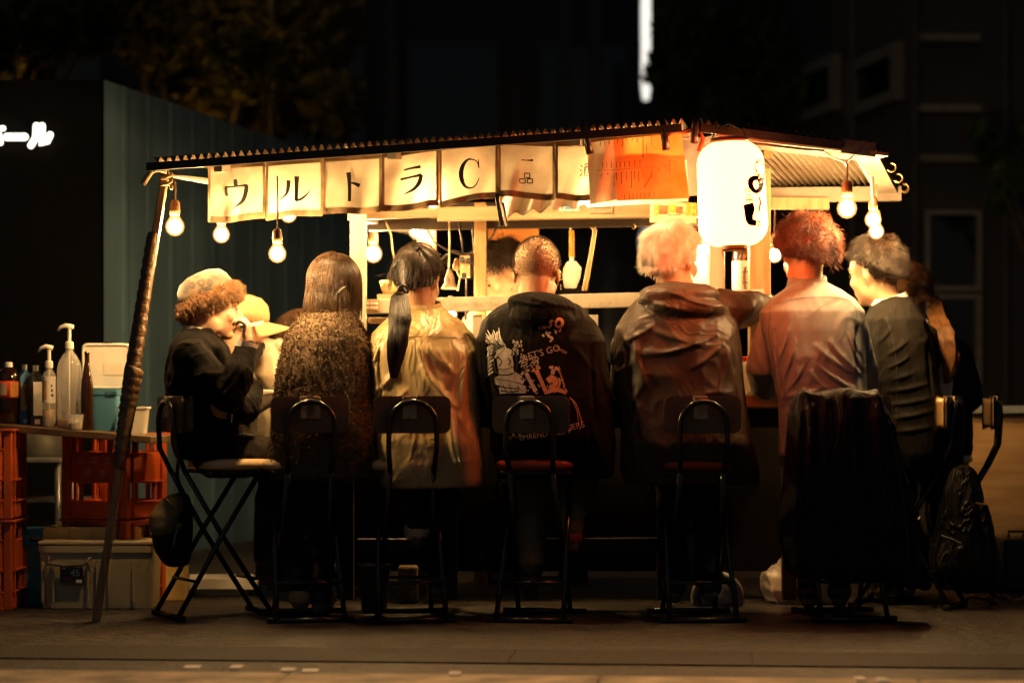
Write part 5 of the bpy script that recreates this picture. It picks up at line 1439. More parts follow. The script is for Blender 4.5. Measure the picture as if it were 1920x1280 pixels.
class Head:
    def __init__(s, px, py, D, yaw, pitch=0, roll=0, k=1.08):
        s.c = W(px, py, D); s.m = rot(yaw, pitch, roll); s.k = k
    def p(s, x, y, z): return s.c + s.m @ (Vector((x, y, z)) * s.k)
    def prims(s, mb, ears=True):
        def el(c, r, m=None): mb.sphere(s.p(*c), tuple(q * s.k for q in r), s.m @ m if m else s.m, 18, 12)
        el((0, -.012, .042), (.074, .096, .080)); el((0, .028, .03), (.068, .062, .068))
        el((0, .033, -.028), (.056, .056, .085)); el((0, .060, -.093), (.027, .024, .020))
        for q in (-1, 1):
            el((q * .043, .008, -.062), (.020, .034, .032)); el((q * .034, .064, -.028), (.024, .022, .024))
            el((q * .030, .081, .020), (.022, .009, .008))
            if ears:
                em = rot(0, 8, 0) @ rot(-q * 10)
                el((q * .075, -.010, -.008), (.0075, .0155, .027), em); el((q * .073, -.004, -.028), (.006, .008, .010), em)
        mb.chain([s.p(0, .084, .012), s.p(0, .103, -.018), s.p(0, .107, -.028)], [.0075 * s.k, .0105 * s.k, .012 * s.k], 10)
        el((0, .084, -.055), (.021, .011, .0055)); el((0, .082, -.066), (.019, .011, .006))
    def ell(s): return np.array([0, -.008, .028]) * s.k, np.array([.079, .104, .098]) * s.k
    def to_world(s, L):
        M = np.array(s.m); return np.asarray(L) @ M.T + np.array(s.c)
HL_Y = [-1, -.25, -.02, .12, .42, .78, 1]
HL_Z = [-.66, -.55, -.12, -.02, .40, .66, .72]
def scalp_ok(u, lo=0.0): return u[:, 2] > np.interp(u[:, 1], HL_Y, HL_Z) + lo
def hair(head, parent, material, n, seed, length, K=7, lift=.25, grav=.3, curl=0.0, curlf=2.2, noise=.35, whorl=(0, -.5, .86), r0=.0013, comb=None, inflate=1.03, lo=0.0, name='hair', tie=None, shell=True, lenvar=.35, clump=22, shellinf=1.035):
    r = np.random.default_rng(seed); c, rad = head.ell()
    u = r.normal(size=(n * 4, 3)); u /= np.linalg.norm(u, axis=1, keepdims=True)
    u = u[scalp_ok(u, lo)][:n]; n = len(u)
    w = np.array(whorl); w = w / np.linalg.norm(w)
    nrm = u / rad; nrm /= np.linalg.norm(nrm, axis=1, keepdims=True)
    p = c + u * rad * inflate
    if tie is not None: d = np.array(tie) * head.k - p
    else: d = u - w * (u @ w)[:, None]
    if comb is not None: d = d + np.array(comb)
    d = d - nrm * (d * nrm).sum(1)[:, None]; d /= np.linalg.norm(d, axis=1, keepdims=True) + 1e-6
    lowf = np.stack([noise3(p * clump + 7 * k, seed + k) for k in range(3)], 1) - .5
    d = d + nrm * lift + lowf * noise * 2 + r.normal(size=(n, 3)) * noise * .25
    d /= np.linalg.norm(d, axis=1, keepdims=True)
    L = length * head.k * (1 - lenvar * r.random(n)); st = (L / (K - 1))[:, None]
    down = np.array(head.m.transposed() @ Vector((0, 0, -1)))
    P = [p.copy()]
    ph = r.uniform(0, 6.28, n)
    tw = np.array(tie) * head.k if tie is not None else None
    for k in range(1, K):
        if tw is not None:
            e = tw - p; dist = np.linalg.norm(e, axis=1, keepdims=True)
            d = e / (dist + 1e-6); st = dist / (K - k)
        else:
            d = d + down * grav / K * 2; d /= np.linalg.norm(d, axis=1, keepdims=True)
        p = p + d * st
        q = (p - c) / (rad * inflate); ln_ = np.linalg.norm(q, axis=1, keepdims=True)
        ins = ln_[:, 0] < 1.0 + .01 * ((np.arange(n) * 7 % 5))
        p[ins] = c + (q[ins] / ln_[ins]) * rad * inflate * (1.0 + .012 * (np.arange(n) % 5)[ins][:, None])
        pp = p.copy()
        if curl:
            X = np.cross(d, nrm); X /= np.linalg.norm(X, axis=1, keepdims=True) + 1e-6
            a = ph + k * curlf
            pp = pp + curl * (np.cos(a)[:, None] * X + np.sin(a)[:, None] * nrm) * min(1, k / 2)
        P.append(pp)
    P = np.stack(P, 1)
    Wd = head.to_world(P.reshape(-1, 3)).reshape(P.shape)
    o = strands(name, Wd, r0, r0 * .45, material, parent)
    if shell:
        nu, nv = 44, 30
        ph_, th_ = np.meshgrid(np.linspace(0, 2 * np.pi, nu + 1), np.linspace(.001, np.pi - .001, nv + 1))
        U = np.stack([np.sin(th_) * np.cos(ph_), np.sin(th_) * np.sin(ph_), np.cos(th_)], -1).reshape(-1, 3)
        ok = scalp_ok(U, lo)
        nz = noise3(U * 7, seed + 9)
        V = head.to_world(c + U * rad * (shellinf + .012 * nz[:, None]))
        fs = []
        for j in range(nv):
            for i in range(nu):
                q = (j * (nu + 1) + i, (j + 1) * (nu + 1) + i, (j + 1) * (nu + 1) + i + 1, j * (nu + 1) + i + 1)
                if all(ok[x] for x in q): fs.append(q)
        link('scalp', from_np('scalp', V, np.array(fs)), material, o)
    return o
def hand(mb, wrist, d, n, s=1.0, curl=35, thumb=1, spread=9):
    """palm and five bent fingers; d: pointing direction, n: palm normal (fingers curl towards it), thumb: side"""
    wrist, d, n = Vector(wrist), Vector(d).normalized(), Vector(n).normalized()
    n = (n - d * n.dot(d)).normalized(); x = d.cross(n) * thumb
    m = Matrix((x, d, n)).transposed()
    mb.sphere(wrist + d * .045 * s, (.040 * s, .052 * s, .016 * s), m, 14, 9)
    mb.chain([wrist, wrist + d * .03 * s], [.024 * s, .026 * s], 10)
    for i, L in enumerate((.070, .080, .075, .058)):
        bx_ = .030 - .020 * i
        p = wrist + d * .085 * s + x * bx_ * s
        a = 0; pts = [p - d * .02 * s, p]
        sp = R(spread * (1.5 - i) * .6)
        base = d * math.cos(sp) + x * math.sin(sp)
        for q, fr in enumerate((.45, .32, .25)):
            a += R(curl * (1 + .12 * i))
            pts.append(pts[-1] + (base * math.cos(a) + n * math.sin(a)) * L * fr * s)
        mb.chain(pts, [.0095 * s, .0092 * s, .0085 * s, .0078 * s, .0068 * s], 8)
    p = wrist + d * .022 * s + x * .030 * s
    mb.chain([p, p + (d * .6 + x * .55 + n * .35) * .038 * s, p + (d * 1.0 + x * .45 + n * .75) * .066 * s], [.013 * s, .0105 * s, .0085 * s], 8)
def person(label, rings, head, arms, legs, top_mat, group=None, vox=.0066, bvox=.013, wr=(.010, (10, 10, 6)), folds=(), extra=None, hands=(), trouser=m_trou, shoes=m_shoe, seed=1, ears=True, foldD=8.1, smooth=4, neck_r=.052, hem=None, topname='jacket', e=2.5, eyes=True, neck_to=None):
    """rings: (py, xl, xr, D, half depth) from neck to seat; arms / legs: lists of (px,py,D,r)"""
    base = W((rings[-1][1] + rings[-1][2]) / 2, rings[-1][0], rings[-1][3])
    t = thing('person', (base.x, base.y, 0), label, 'person', group or 'people at the food stall')
    def wr_(r): a, b = W(r[1], r[0], r[3]), W(r[2], r[0], r[3]); return ((a.x + b.x) / 2, r[3], a.z, (b.x - a.x) / 2, r[4])
    RW = [wr_(r) for r in rings]
    # body
    b = MB(); b.loft([(x, y, z, hw * .80, hd * .78) for x, y, z, hw, hd in RW], 24, 2.4)
    head.prims(b, ears)
    nb = Vector(neck_to) if neck_to else Vector((RW[0][0], RW[0][1], RW[0][2] - .05))
    b.chain([head.p(0, -.022, -.03), head.p(0, -.012, -.085), nb], [neck_r * head.k, neck_r * head.k, neck_r * 1.15], 14)
    for a in arms: b.chain([PW(q) for q in a], [q[3] * .72 for q in a], 12)
    for l in legs: b.chain([PW(q) for q in l], [q[3] * .75 for q in l], 12)
    for hd_ in hands: hand(b, *hd_[:3], **hd_[3])
    me = remesh(b, bvox, 2)
    link('body', me, m_skin, t)
    # clothes
    c = MB(); c.loft(RW, 28, e)
    for a in arms: c.chain([PW(q) for q in a], [q[3] for q in a], 14)
    if extra: extra(c)
    me = remesh(c, vox, smooth)
    wrinkle(me, wr[0], wr[1], seed, folds)
    jk = link(topname, me, top_mat, t)
    # trousers and shoes
    tr = MB(); lowest = RW[-1]
    tr.sphere((lowest[0], lowest[1] + .01, .60), (min(.17, lowest[3] * .95), .12, .075), None, 18, 10)
    for l in legs: tr.chain([PW(q) for q in l], [q[3] for q in l], 12)
    me = remesh(tr, .012, 4); wrinkle(me, .012, (9, 9, 7), seed + 40)
    link('trousers', me, trouser, t)
    for i, l in enumerate(legs):
        p = PW(l[-1]); kn = PW(l[-2]); dr = Vector((kn.x - p.x, kn.y - p.y, 0)); dr = dr.normalized() if dr.length > .01 else Vector((0, 1, 0))
        s = MB(); q = p + Vector((0, 0, -.035)); low = max(.035, q.z)
        q.z = low
        tip = q + dr * .17 + Vector((0, 0, -.02 if low > .06 else -.005)); tip.z = max(tip.z, .028)
        s.chain([q, q + dr * .09 + Vector((0, 0, -.004)), tip], [.045, .043, .03], 12)
        me = remesh(s, .010, 3)
        sh_ = link('shoe', me, shoes if not isinstance(shoes, (list, tuple)) else shoes[i], t)
        so = MB(); z_ = -.034
        so.tube([q + Vector((0, 0, z_)) - dr * .035, q + dr * .09 + Vector((0, 0, z_ - .004)), tip + Vector((0, 0, -.022)) + dr * .015], [.026, .03, .018], 8)
        so.build('sole', m_sole, sh_, smooth=True)
    if eyes:
        for q in (-1, 1):
            ey = MB(); ey.sphere(head.p(q * .031, .083, .002), (.012 * head.k, .006, .0055 * head.k), head.m, 10, 7); ey.build('eye', m_eye, t, smooth=True)
            eb = MB(); eb.tube([head.p(q * .018, .091, .022), head.p(q * .034, .089, .027), head.p(q * .050, .076, .022)], [.003, .0032, .002], 6); eb.build('eyebrow', m_h_dark, t, smooth=True)
    return t, jk, RW
def seam(strokes, jk, material, parent_name='seam', D0=8.1, off=.002):
    return decal_strokes(parent_name, strokes, bvh_of(jk.data), material, jk, D0, off)
def collar(parent, c, r0, r1, h, tilt, material, name='collar', hang=0.0):
    m = rot(0, tilt[0], tilt[1])
    MB().lathe(c, [(r0 + .004, -h * .5), (r0, h * .5), (r0 + .006, h * .52), (r1, -h * .35), (r1 - .004, -h * .5)], 26, m).build(name, material, parent, smooth=True)
LEG = lambda px, dk=0, D=8.2, spread=34, ank=(8.22, .30), kz=.56, r=.075: [
    [(px - 20, 835, D, r * 1.1), (px - spread + dk, 850, D + .38, r * .92), (px - spread * .8 + dk * .5, 0, ank[0], r * .55)],
    [(px + 20, 835, D, r * 1.1), (px + spread + dk, 850, D + .38, r * .92), (px + spread * .8 + dk * .5, 0, ank[0], r * .55)]]
def legs(px, dk=0, D=8.2, spread=34, aD=8.25, az=(.12, .12), r=.075, ax=(0, 0)):
    out = []
    for i, s in enumerate((-1, 1)):
        ya = YH + (H - az[i]) * F / aD
        out.append([(px + s * 22, 838, D, r * 1.08), (px + s * spread + dk, 846, D + .37, r * .92), (px + s * spread * .85 + dk * .4 + ax[i], ya, aD, r * .58)])
    return out

# ---- 1: fur hat, black sweater, in profile at the left end
hd1 = Head(398, 577, 8.30, -78, -4, 0, 1.0)
wr1, rg1 = W(452, 640, 8.13), None
k1 = cloth('black knit sweater', (.007, .006, .005), bump=.3, weave=180, sheen=.02, crease=.2, spec=.04)
arm_r = [(358, 668, 8.12, .066), (425, 742, 8.05, .060), (446, 704, 8.06, .052), (462, 656, 8.12, .043)]
arm_l = [(385, 668, 8.46, .066), (462, 735, 8.36, .060), (462, 765, 8.22, .052), (444, 772, 8.12, .042)]
t1, jk1, _ = person('person in a brown fur hat and black sweater sipping in profile at the left end',
    [(618, 345, 402, 8.29, .07), (632, 333, 415, 8.29, .13), (650, 322, 428, 8.29, .175), (690, 314, 442, 8.29, .185), (740, 313, 446, 8.28, .18), (790, 318, 446, 8.27, .175), (830, 326, 455, 8.26, .18), (858, 335, 462, 8.26, .18)],
    hd1, [arm_r, arm_l],
    [[(400, 848, 8.18, .085), (520, 862, 8.28, .07), (500, 1040, 8.32, .045)], [(400, 848, 8.36, .085), (530, 862, 8.50, .07), (520, 1060, 8.5, .045)]],
    k1, eyes=False, hands=[(W(461, 650, 8.12), (.08, .0, 1), (-1, .15, -.2), dict(s=.93, curl=46, thumb=-1)), (W(440, 771, 8.11), (-1, -.05, .18), (.1, 1, .3), dict(s=.9, curl=16, thumb=-1))],
    bvox=.0065, wr=(.009, (11, 9, 11)), seed=11, trouser=cloth('dark brown trousers', (.022, .016, .012)), topname='sweater', neck_to=W(372, 640, 8.29),
    folds=[(420, 740, 462, 690, 5, 7), (412, 730, 452, 672, 5, 6), (330, 700, 400, 750, 7, 6), (345, 740, 410, 760, 6, 5), (340, 800, 440, 790, 6, 7), (335, 825, 450, 815, 6, 6)])
m_wc = cloth('white shirt cotton', (.74, .70, .62), weave=300, bump=.1)
collar(t1, W(376, 632, 8.29), .058, .082, .045, (-10, 14), m_wc)
MB().bar(W(382, 640, 8.2), W(398, 662, 8.2), .004, .05, up=(0, 1, 0)).build('collar', m_wc, t1, bevel=.001)
def cuff(parent, c, d, r, w):
    d = Vector(d).normalized(); MB().tube([Vector(c) - d * w / 2, Vector(c) + d * w / 2], [r, r * 1.03], 18).build('cuff', m_wc, parent, smooth=False)
cuff(t1, W(462, 647, 8.12), (.25, .05, 1), .040, .022)
cuff(t1, W(441, 772, 8.115), (-1, -.05, .1), .038, .02)
# side hair, hat
hair(hd1, t1, m_h_dark, 900, 5, .055, lift=.05, grav=.6, lo=0.0, noise=.15, K=5, comb=(0, -.2, -.2))
def leopard():
    m, nt, p = nmat('leopard plush'); N, L = nt.nodes, nt.links
    tc = N.new('ShaderNodeTexCoord'); v = N.new('ShaderNodeTexVoronoi'); v.inputs['Scale'].default_value = 30; v.inputs['Randomness'].default_value = .9
    nz = N.new('ShaderNodeTexNoise'); nz.inputs['Scale'].default_value = 50
    ad = N.new('ShaderNodeMixRGB'); ad.inputs[0].default_value = .035
    L.new(tc.outputs['Object'], ad.inputs[1]); L.new(nz.outputs['Color'], ad.inputs[2]); L.new(ad.outputs[0], v.inputs[0])
    rp = N.new('ShaderNodeValToRGB'); e = rp.color_ramp.elements
    e[0].position = .0; e[0].color = (.20, .09, .03, 1); e[1].position = .17; e[1].color = (.075, .034, .012, 1)
    for pos, c in ((.21, (.015, .009, .005, 1)), (.46, (.015, .009, .005, 1)), (.50, (.11, .058, .020, 1)), (1, (.13, .068, .024, 1))):
        q = e.new(pos); q.color = c
    L.new(v.outputs['Distance'], rp.inputs[0]); L.new(rp.outputs[0], p.inputs['Base Color']); p.inputs['Roughness'].default_value = .9
    b = N.new('ShaderNodeBump'); b.inputs['Strength'].default_value = .4; n2 = N.new('ShaderNodeTexNoise'); n2.inputs['Scale'].default_value = 300
    L.new(n2.outputs[0], b.inputs['Height']); L.new(b.outputs[0], p.inputs['Normal'])
    p.inputs['Sheen Weight'].default_value = .5
    MATS['leopard plush'] = m; return m
hm = rot(-78, 24, -4)
hc = W(388, 553, 8.30)
mb = MB(); mb.lathe(hc, [(.088, -.035), (.096, -.01), (.097, .02), (.090, .050), (.071, .076), (.039, .090), (.001, .094)], 32, hm @ Matrix.Diagonal((.93, 1.08, .92)).to_3x3())
hat = mb.build('hat', leopard(), t1, smooth=True)
m_fur = mat('brown fur', (.27, .13, .045), rough=.6, col2=(.12, .055, .018), vscale=18)
r = np.random.default_rng(3)
n = 5200; a = r.uniform(0, 2 * np.pi, n); b_ = r.uniform(0, 2 * np.pi, n)
Rm_, rm_ = .091, .027
ring = np.stack([Rm_ * np.cos(a) * .93, Rm_ * np.sin(a) * 1.10, np.zeros(n)], 1)
outw = np.stack([np.cos(a), np.sin(a), np.zeros(n)], 1)
nn_ = outw * np.cos(b_)[:, None] + np.array([0, 0, 1.0]) * np.sin(b_)[:, None]
root = ring + nn_ * rm_ * .7 * np.array([1, 1, 1.25]) + np.array([0, 0, -.022])
d = nn_ * .8 + r.normal(size=(n, 3)) * .35 + np.array([0, 0, -.25]) + np.stack([-np.sin(a), np.cos(a), 0 * a], 1) * .3
d /= np.linalg.norm(d, axis=1, keepdims=True); Lf_ = r.uniform(.013, .027, n)[:, None]
P = np.stack([root + d * Lf_ * q + np.array([0, 0, -.010]) * q * q for q in (0, .35, .7, 1)], 1)
Mh = np.array(hm); Pw = P.reshape(-1, 3) @ Mh.T + np.array(hc)
strands('fur_brim', Pw.reshape(P.shape), .0016, .0005, m_fur, hat)
mb = MB(); mb.tube([hc + hm @ Vector((Rm_ * .93 * math.cos(q), Rm_ * 1.1 * math.sin(q), -.022)) for q in np.linspace(0, 2 * math.pi, 33)[:-1]], .022, 12, closed=True)
mb.build('fur_core', m_fur, hat, smooth=True)
# ring, chopsticks
ck = thing('chopsticks', W(470, 606, 8.1), 'pale chopsticks in the raised hand of the fur hat person', 'chopsticks')
MB().cyl(W(450, 612, 8.09), W(494, 603, 8.12), .0032, .0028, 8).build('stick', m_lid, ck)
MB().cyl(W(450, 615, 8.10), W(492, 607, 8.14), .0032, .0028, 8).build('stick', m_lid, ck)
# lips and closed lashes
for q in (-1, 1):
    MB().tube([hd1.p(q * .018, .090, .004), hd1.p(q * .032, .0885, -.001), hd1.p(q * .046, .080, .003)], [.0015, .0022, .0014], 6).build('eyelash', m_eye, t1, smooth=True)
    MB().tube([hd1.p(q * .018, .091, .022), hd1.p(q * .034, .089, .027), hd1.p(q * .050, .076, .022)], [.0022, .0026, .0015], 6).build('eyebrow', m_h_dark, t1, smooth=True)
MB().tube([hd1.p(-.012, .093, -.0605), hd1.p(0, .0965, -.0605), hd1.p(.012, .093, -.0605)], .0035, 6).build('lips', mat('lips', (.42, .13, .08), rough=.4), t1, smooth=True)

# ---- 9: cap wearer behind the fur hat person
hd9 = Head(452, 612, 8.95, -70, -6, 0, 1.0)
t9, jk9, _ = person('bearded person in a tan cap and dark jacket behind the fur hat person',
    [(668, 405, 455, 8.97, .07), (685, 392, 468, 8.97, .14), (710, 385, 478, 8.97, .18), (780, 388, 480, 8.96, .17), (850, 390, 485, 8.95, .17)],
    hd9, [[(425, 712, 8.82, .06), (470, 760, 8.8, .05), (500, 748, 8.86, .038)], [(425, 712, 9.12, .06), (470, 760, 9.15, .05), (500, 748, 9.1, .038)]],
    [[(430, 850, 8.9, .08), (520, 860, 8.95, .065), (505, 1050, 8.95, .04)], [(430, 850, 9.05, .08), (520, 860, 9.1, .065), (505, 1050, 9.1, .04)]],
    cloth('dark olive jacket', (.045, .036, .025)), eyes=True, seed=21, bvox=.009, vox=.012, hands=[(W(500, 748, 8.86), (1, 0, .1), (0, 0, -1), dict(s=.9, curl=25)), (W(500, 748, 9.1), (1, 0, .1), (0, 0, -1), dict(s=.9, curl=25, thumb=-1))])
hair(hd9, t9, m_h_dark, 700, 15, .03, K=4, lift=.1)
cm = hd9.m @ rot(0, 4, 0)
m_cap_t = cloth('tan cap cotton', (.46, .27, .12), weave=240)
cp = MB(); cp.lathe(hd9.p(0, -.005, .03), [(.106, -.012), (.108, .02), (.10, .055), (.075, .082), (.03, .096), (.001, .098)], 28, cm @ Matrix.Diagonal((.86, 1.05, 1)).to_3x3())
cap = cp.build('cap', m_cap_t, t9, smooth=True)
def brim(u, v):
    a = (u - .5) * R(150); rr0, rr1 = .098, .098 + .085 * math.cos(a * .62)
    rr = rr0 + (rr1 - rr0) * v
    return hd9.p(0, -.005, .03) + cm @ Vector((math.sin(a) * rr * .86, math.cos(a) * rr * 1.05, -.010 - .016 * v - .05 * math.sin(a) ** 2 * v))
b_ = MB(); b_.grid(brim, 20, 6); b_.build('cap_brim', m_cap_t, cap, smooth=True, solid=.004)
rb_ = np.random.default_rng(5); nb_ = 700
ub = np.stack([rb_.uniform(-.055, .055, nb_), rb_.uniform(.0, .09, nb_), rb_.uniform(-.105, -.045, nb_)], 1)
cc_ = np.array([0, .033, -.035]); q = (ub - cc_) / np.array([.058, .060, .080]); q /= np.linalg.norm(q, axis=1, keepdims=True); ub = cc_ + q * np.array([.060, .062, .082])
ok_ = ub[:, 2] < -.05; ub = ub[ok_]; q = q[ok_]
Pb = np.stack([ub, ub + q * .006 + np.array([0, 0, -.006]), ub + q * .010 + np.array([0, 0, -.018])], 1)
strands('beard', hd9.to_world(Pb.reshape(-1, 3)).reshape(Pb.shape), .0016, .0006, m_h_dark, t9)
# ---- 10: cream hood further back
hd10 = Head(566, 640, 9.3, -60, -5, 0, 1.0)
t10, jk10, _ = person('person in a cream hooded top with brown hair behind the fleece person',
    [(640, 480, 560, 9.3, .09), (655, 470, 575, 9.3, .14), (690, 470, 585, 9.3, .18), (760, 475, 590, 9.28, .18), (850, 478, 595, 9.25, .18)],
    hd10, [[(505, 690, 9.12, .065), (560, 770, 9.1, .05), (610, 755, 9.1, .038)], [(520, 690, 9.5, .065), (580, 770, 9.5, .05), (620, 755, 9.5, .038)]],
    [[(530, 850, 9.2, .08), (620, 860, 9.2, .065), (605, 1050, 9.2, .04)], [(530, 850, 9.4, .08), (620, 860, 9.4, .065), (605, 1050, 9.4, .04)]],
    cloth('cream hooded top', (.58, .48, .33)), seed=31, vox=.010, wr=(.014, (9, 9, 6)), topname='hooded_top',
    extra=lambda c: (c.sphere(W(503, 668, 9.24), (.085, .12, .06), rot(0, 0, 20), 18, 12), c.sphere(W(485, 690, 9.22), (.05, .10, .05), None, 16, 10)),
    folds=[(490, 690, 500, 800, 7, 10), (515, 690, 520, 790, 6, 8), (480, 668, 520, 650, 5, 8)])
hair(hd10, t10, m_h_brown, 1200, 17, .04, K=5, lift=.15, grav=.3, noise=.4)

# ---- 2: fleece
m_fl = mat('brown fleece', (.14, .098, .062), rough=1.0, col2=(.085, .06, .038), vscale=60, bump=.6, bscale=170, spec=.03)
hd2 = Head(628, 542, 8.36, -42, -8, 0, 1.0)
R2 = [(585, 588, 660, 8.34, .09), (597, 566, 668, 8.33, .12), (615, 547, 680, 8.31, .145), (640, 533, 694, 8.28, .16), (690, 523, 704, 8.25, .165), (745, 517, 709, 8.22, .16), (805, 511, 712, 8.18, .165), (860, 508, 712, 8.17, .16), (895, 512, 706, 8.17, .155)]
t2, jk2, _ = person('person in a fluffy brown fleece with a brown bob and hair clip, seen from behind', R2, hd2,
    [[(572, 648, 8.36, .075), (556, 745, 8.50, .06), (590, 752, 8.68, .045)], [(658, 648, 8.36, .075), (674, 745, 8.50, .06), (665, 752, 8.68, .045)]],
    legs(605, -8, az=(.10, .10), ax=(-10, -30)), m_fl, seed=41, wr=(.008, (7, 7, 5)), smooth=6, topname='fleece',
    hands=[(W(590, 752, 8.68), (.2, 1, 0), (0, 0, -1), dict(curl=30)), (W(665, 752, 8.68), (-.2, 1, 0), (0, 0, -1), dict(curl=30, thumb=-1))],
    shoes=[mat('tan shoe', (.45, .28, .10), rough=.5), m_shoe])
V, N = mesh_np(jk2.data)
r = np.random.default_rng(8); sel = r.choice(np.where(N[:, 1] < .55)[0], 10500)
v0 = V[sel] + r.normal(size=(10500, 3)) * .002
lf = np.stack([noise3(v0 * 60 + 9 * k, k) for k in range(3)], 1) - .5
d = N[sel] * .75 + lf * 2.4 + r.normal(size=(10500, 3)) * .3; d /= np.linalg.norm(d, axis=1, keepdims=True)
e_ = np.cross(d, N[sel]); 
P = np.stack([v0, v0 + d * .006, v0 + d * .009 + e_ * .006, v0 + d * .007 + e_ * .010 - N[sel] * .002], 1)
strands('fleece_pile', P, .0017, .0012, mat('fleece pile', (.115, .08, .05), rough=1.0, col2=(.07, .048, .03), vscale=40, spec=.03), jk2)
hair(hd2, t2, m_h_brown, 5200, 6, .20, K=8, lift=.0, grav=6.0, noise=.08, whorl=(.1, .1, 1), r0=.0008, lenvar=.34, clump=42, inflate=1.05)
hp = W(642, 545, 8.22)
hcp = MB(); hcp.bar(W(633, 551, 8.235), W(650, 537, 8.25), .012, .007); hcp.build('hair_clip', m_blk, t2, bevel=.003)
MB().bar(W(636, 547, 8.225), W(647, 538, 8.235), .004, .008).build('hair_clip', m_st, t2, bevel=.001)

# ---- 3: ponytail, khaki jacket
m_kh = mat('khaki nylon', (.44, .33, .15), rough=.40, col2=(.36, .26, .11), vscale=4, bump=.10, bscale=60, spec=.45, crease=.26, cscale=4.5)
hd3 = Head(784, 526, 8.36, -20, -8, 0, 1.05)
R3 = [(578, 745, 830, 8.345, .075), (590, 735, 848, 8.34, .10), (606, 716, 868, 8.33, .125), (626, 697, 882, 8.31, .145), (660, 686, 893, 8.28, .155), (710, 690, 897, 8.25, .155), (770, 698, 898, 8.22, .155), (830, 704, 904, 8.18, .16), (870, 706, 908, 8.17, .16), (900, 712, 908, 8.165, .155), (912, 720, 902, 8.165, .15)]
t3, jk3, _ = person('person with a long dark ponytail in a shiny khaki jacket, seen from behind', R3, hd3,
    [[(726, 650, 8.33, .075), (708, 722, 8.40, .064), (728, 755, 8.60, .048)], [(856, 650, 8.33, .075), (879, 740, 8.36, .064), (875, 770, 8.6, .048)]],
    legs(790, 6, az=(.34, .16), aD=8.2, ax=(20, 0)), m_kh, seed=51, wr=(.006, (8, 8, 4)), e=2.7,
    hands=[(W(722, 755, 8.60), (.2, 1, 0), (0, 0, -1), dict(curl=30)), (W(880, 770, 8.6), (-.2, 1, 0), (0, 0, -1), dict(curl=30, thumb=-1))],
    shoes=[mat('cream canvas shoe', (.66, .52, .32), rough=.7), m_shoe],
    folds=[(782, 640, 800, 700, 5, 11), (790, 690, 850, 760, 7, 14), (840, 745, 866, 900, 11, 20), (800, 650, 850, 700, 6, 8), (700, 740, 745, 690, 6, 14), (692, 700, 712, 640, 5, 12), (705, 770, 760, 735, 6, 9), (878, 660, 862, 800, 7, 10), (700, 800, 730, 860, 7, 9), (745, 660, 738, 720, 5, 8), (712, 660, 718, 770, 4, -16), (876, 655, 884, 790, 4, -16), (895, 690, 905, 820, 7, 10), (820, 655, 845, 690, 5, 8), (720, 735, 700, 790, 5, 10)])
m_seam = mat('dark seam', (.06, .042, .018), rough=.8)
m_seam_k = mat('khaki seam', (.13, .095, .04), rough=.7)
seam([([(705, 634), (780, 630), (868, 633)], [1.6, 1.6, 1.6]), ([(777, 634), (778, 665), (777, 700)], [1.8, 1.6, .8]), ([(718, 625), (700, 660), (690, 700)], [1.3, 1.3, 1]), ([(868, 625), (884, 660), (893, 700)], [1.3, 1.3, 1])], jk3, m_seam_k)
collar(t3, W(790, 580, 8.335), .066, .088, .050, (12, 0), m_kh)
hair(hd3, t3, m_h_dark, 4200, 7, .12, K=7, lift=.05, noise=.12, tie=(-.0, -.128, -.052), r0=.0009, inflate=1.035)
hair(hd3, t3, m_h_dark, 500, 77, .09, K=6, lift=.25, grav=.5, noise=.4, r0=.0010, shell=False, name='loose_hair', lenvar=.6)
tie3 = hd3.p(0, -.128, -.052)
bv3 = bvh_of(jk3.data)
r = np.random.default_rng(12); n = 2300; K = 9
cl = [tie3, tie3 + Vector((-.012, -.022, -.03)), W(750, 600, 8.08), W(745, 645, 8.05), W(738, 697, 8.05)]
P = np.zeros((n, K, 3)); ang = r.uniform(0, 6.28, n); rr = np.sqrt(r.random(n))
for k in range(K):
    tt = k / (K - 1) * (len(cl) - 1); i = min(int(tt), len(cl) - 2); f = tt - i
    c = cl[i].lerp(cl[i + 1], f)
    if k > 2:
        hit = bv3.ray_cast(Vector((c.x, 6.5, c.z)), Vector((0, 1, 0)))
        if hit[0] is not None: c.y = min(c.y, hit[0].y - .022)
    w_ = np.interp(k / (K - 1), [0, .12, .5, .8, 1], [.010, .020, .042, .038, .010])
    wob = .004 * np.sin(ang * 3 + k * .9)
    P[:, k] = np.array(c) + np.stack([np.cos(ang) * rr * w_ + wob, np.sin(ang) * rr * w_ * .6, r.normal(size=n) * .004 * k / K - .02 * (k == K - 1) * r.random(n)], 1)
strands('ponytail', P, .0010, .0005, m_h_dark, t3)
MB().tube([tie3 + Vector((.016 * math.cos(q), -.012, .016 * math.sin(q) - .006)) for q in np.linspace(0, 6.28, 16)[:-1]], .006, 8, closed=True).build('hair_tie', m_blk, t3, smooth=True)

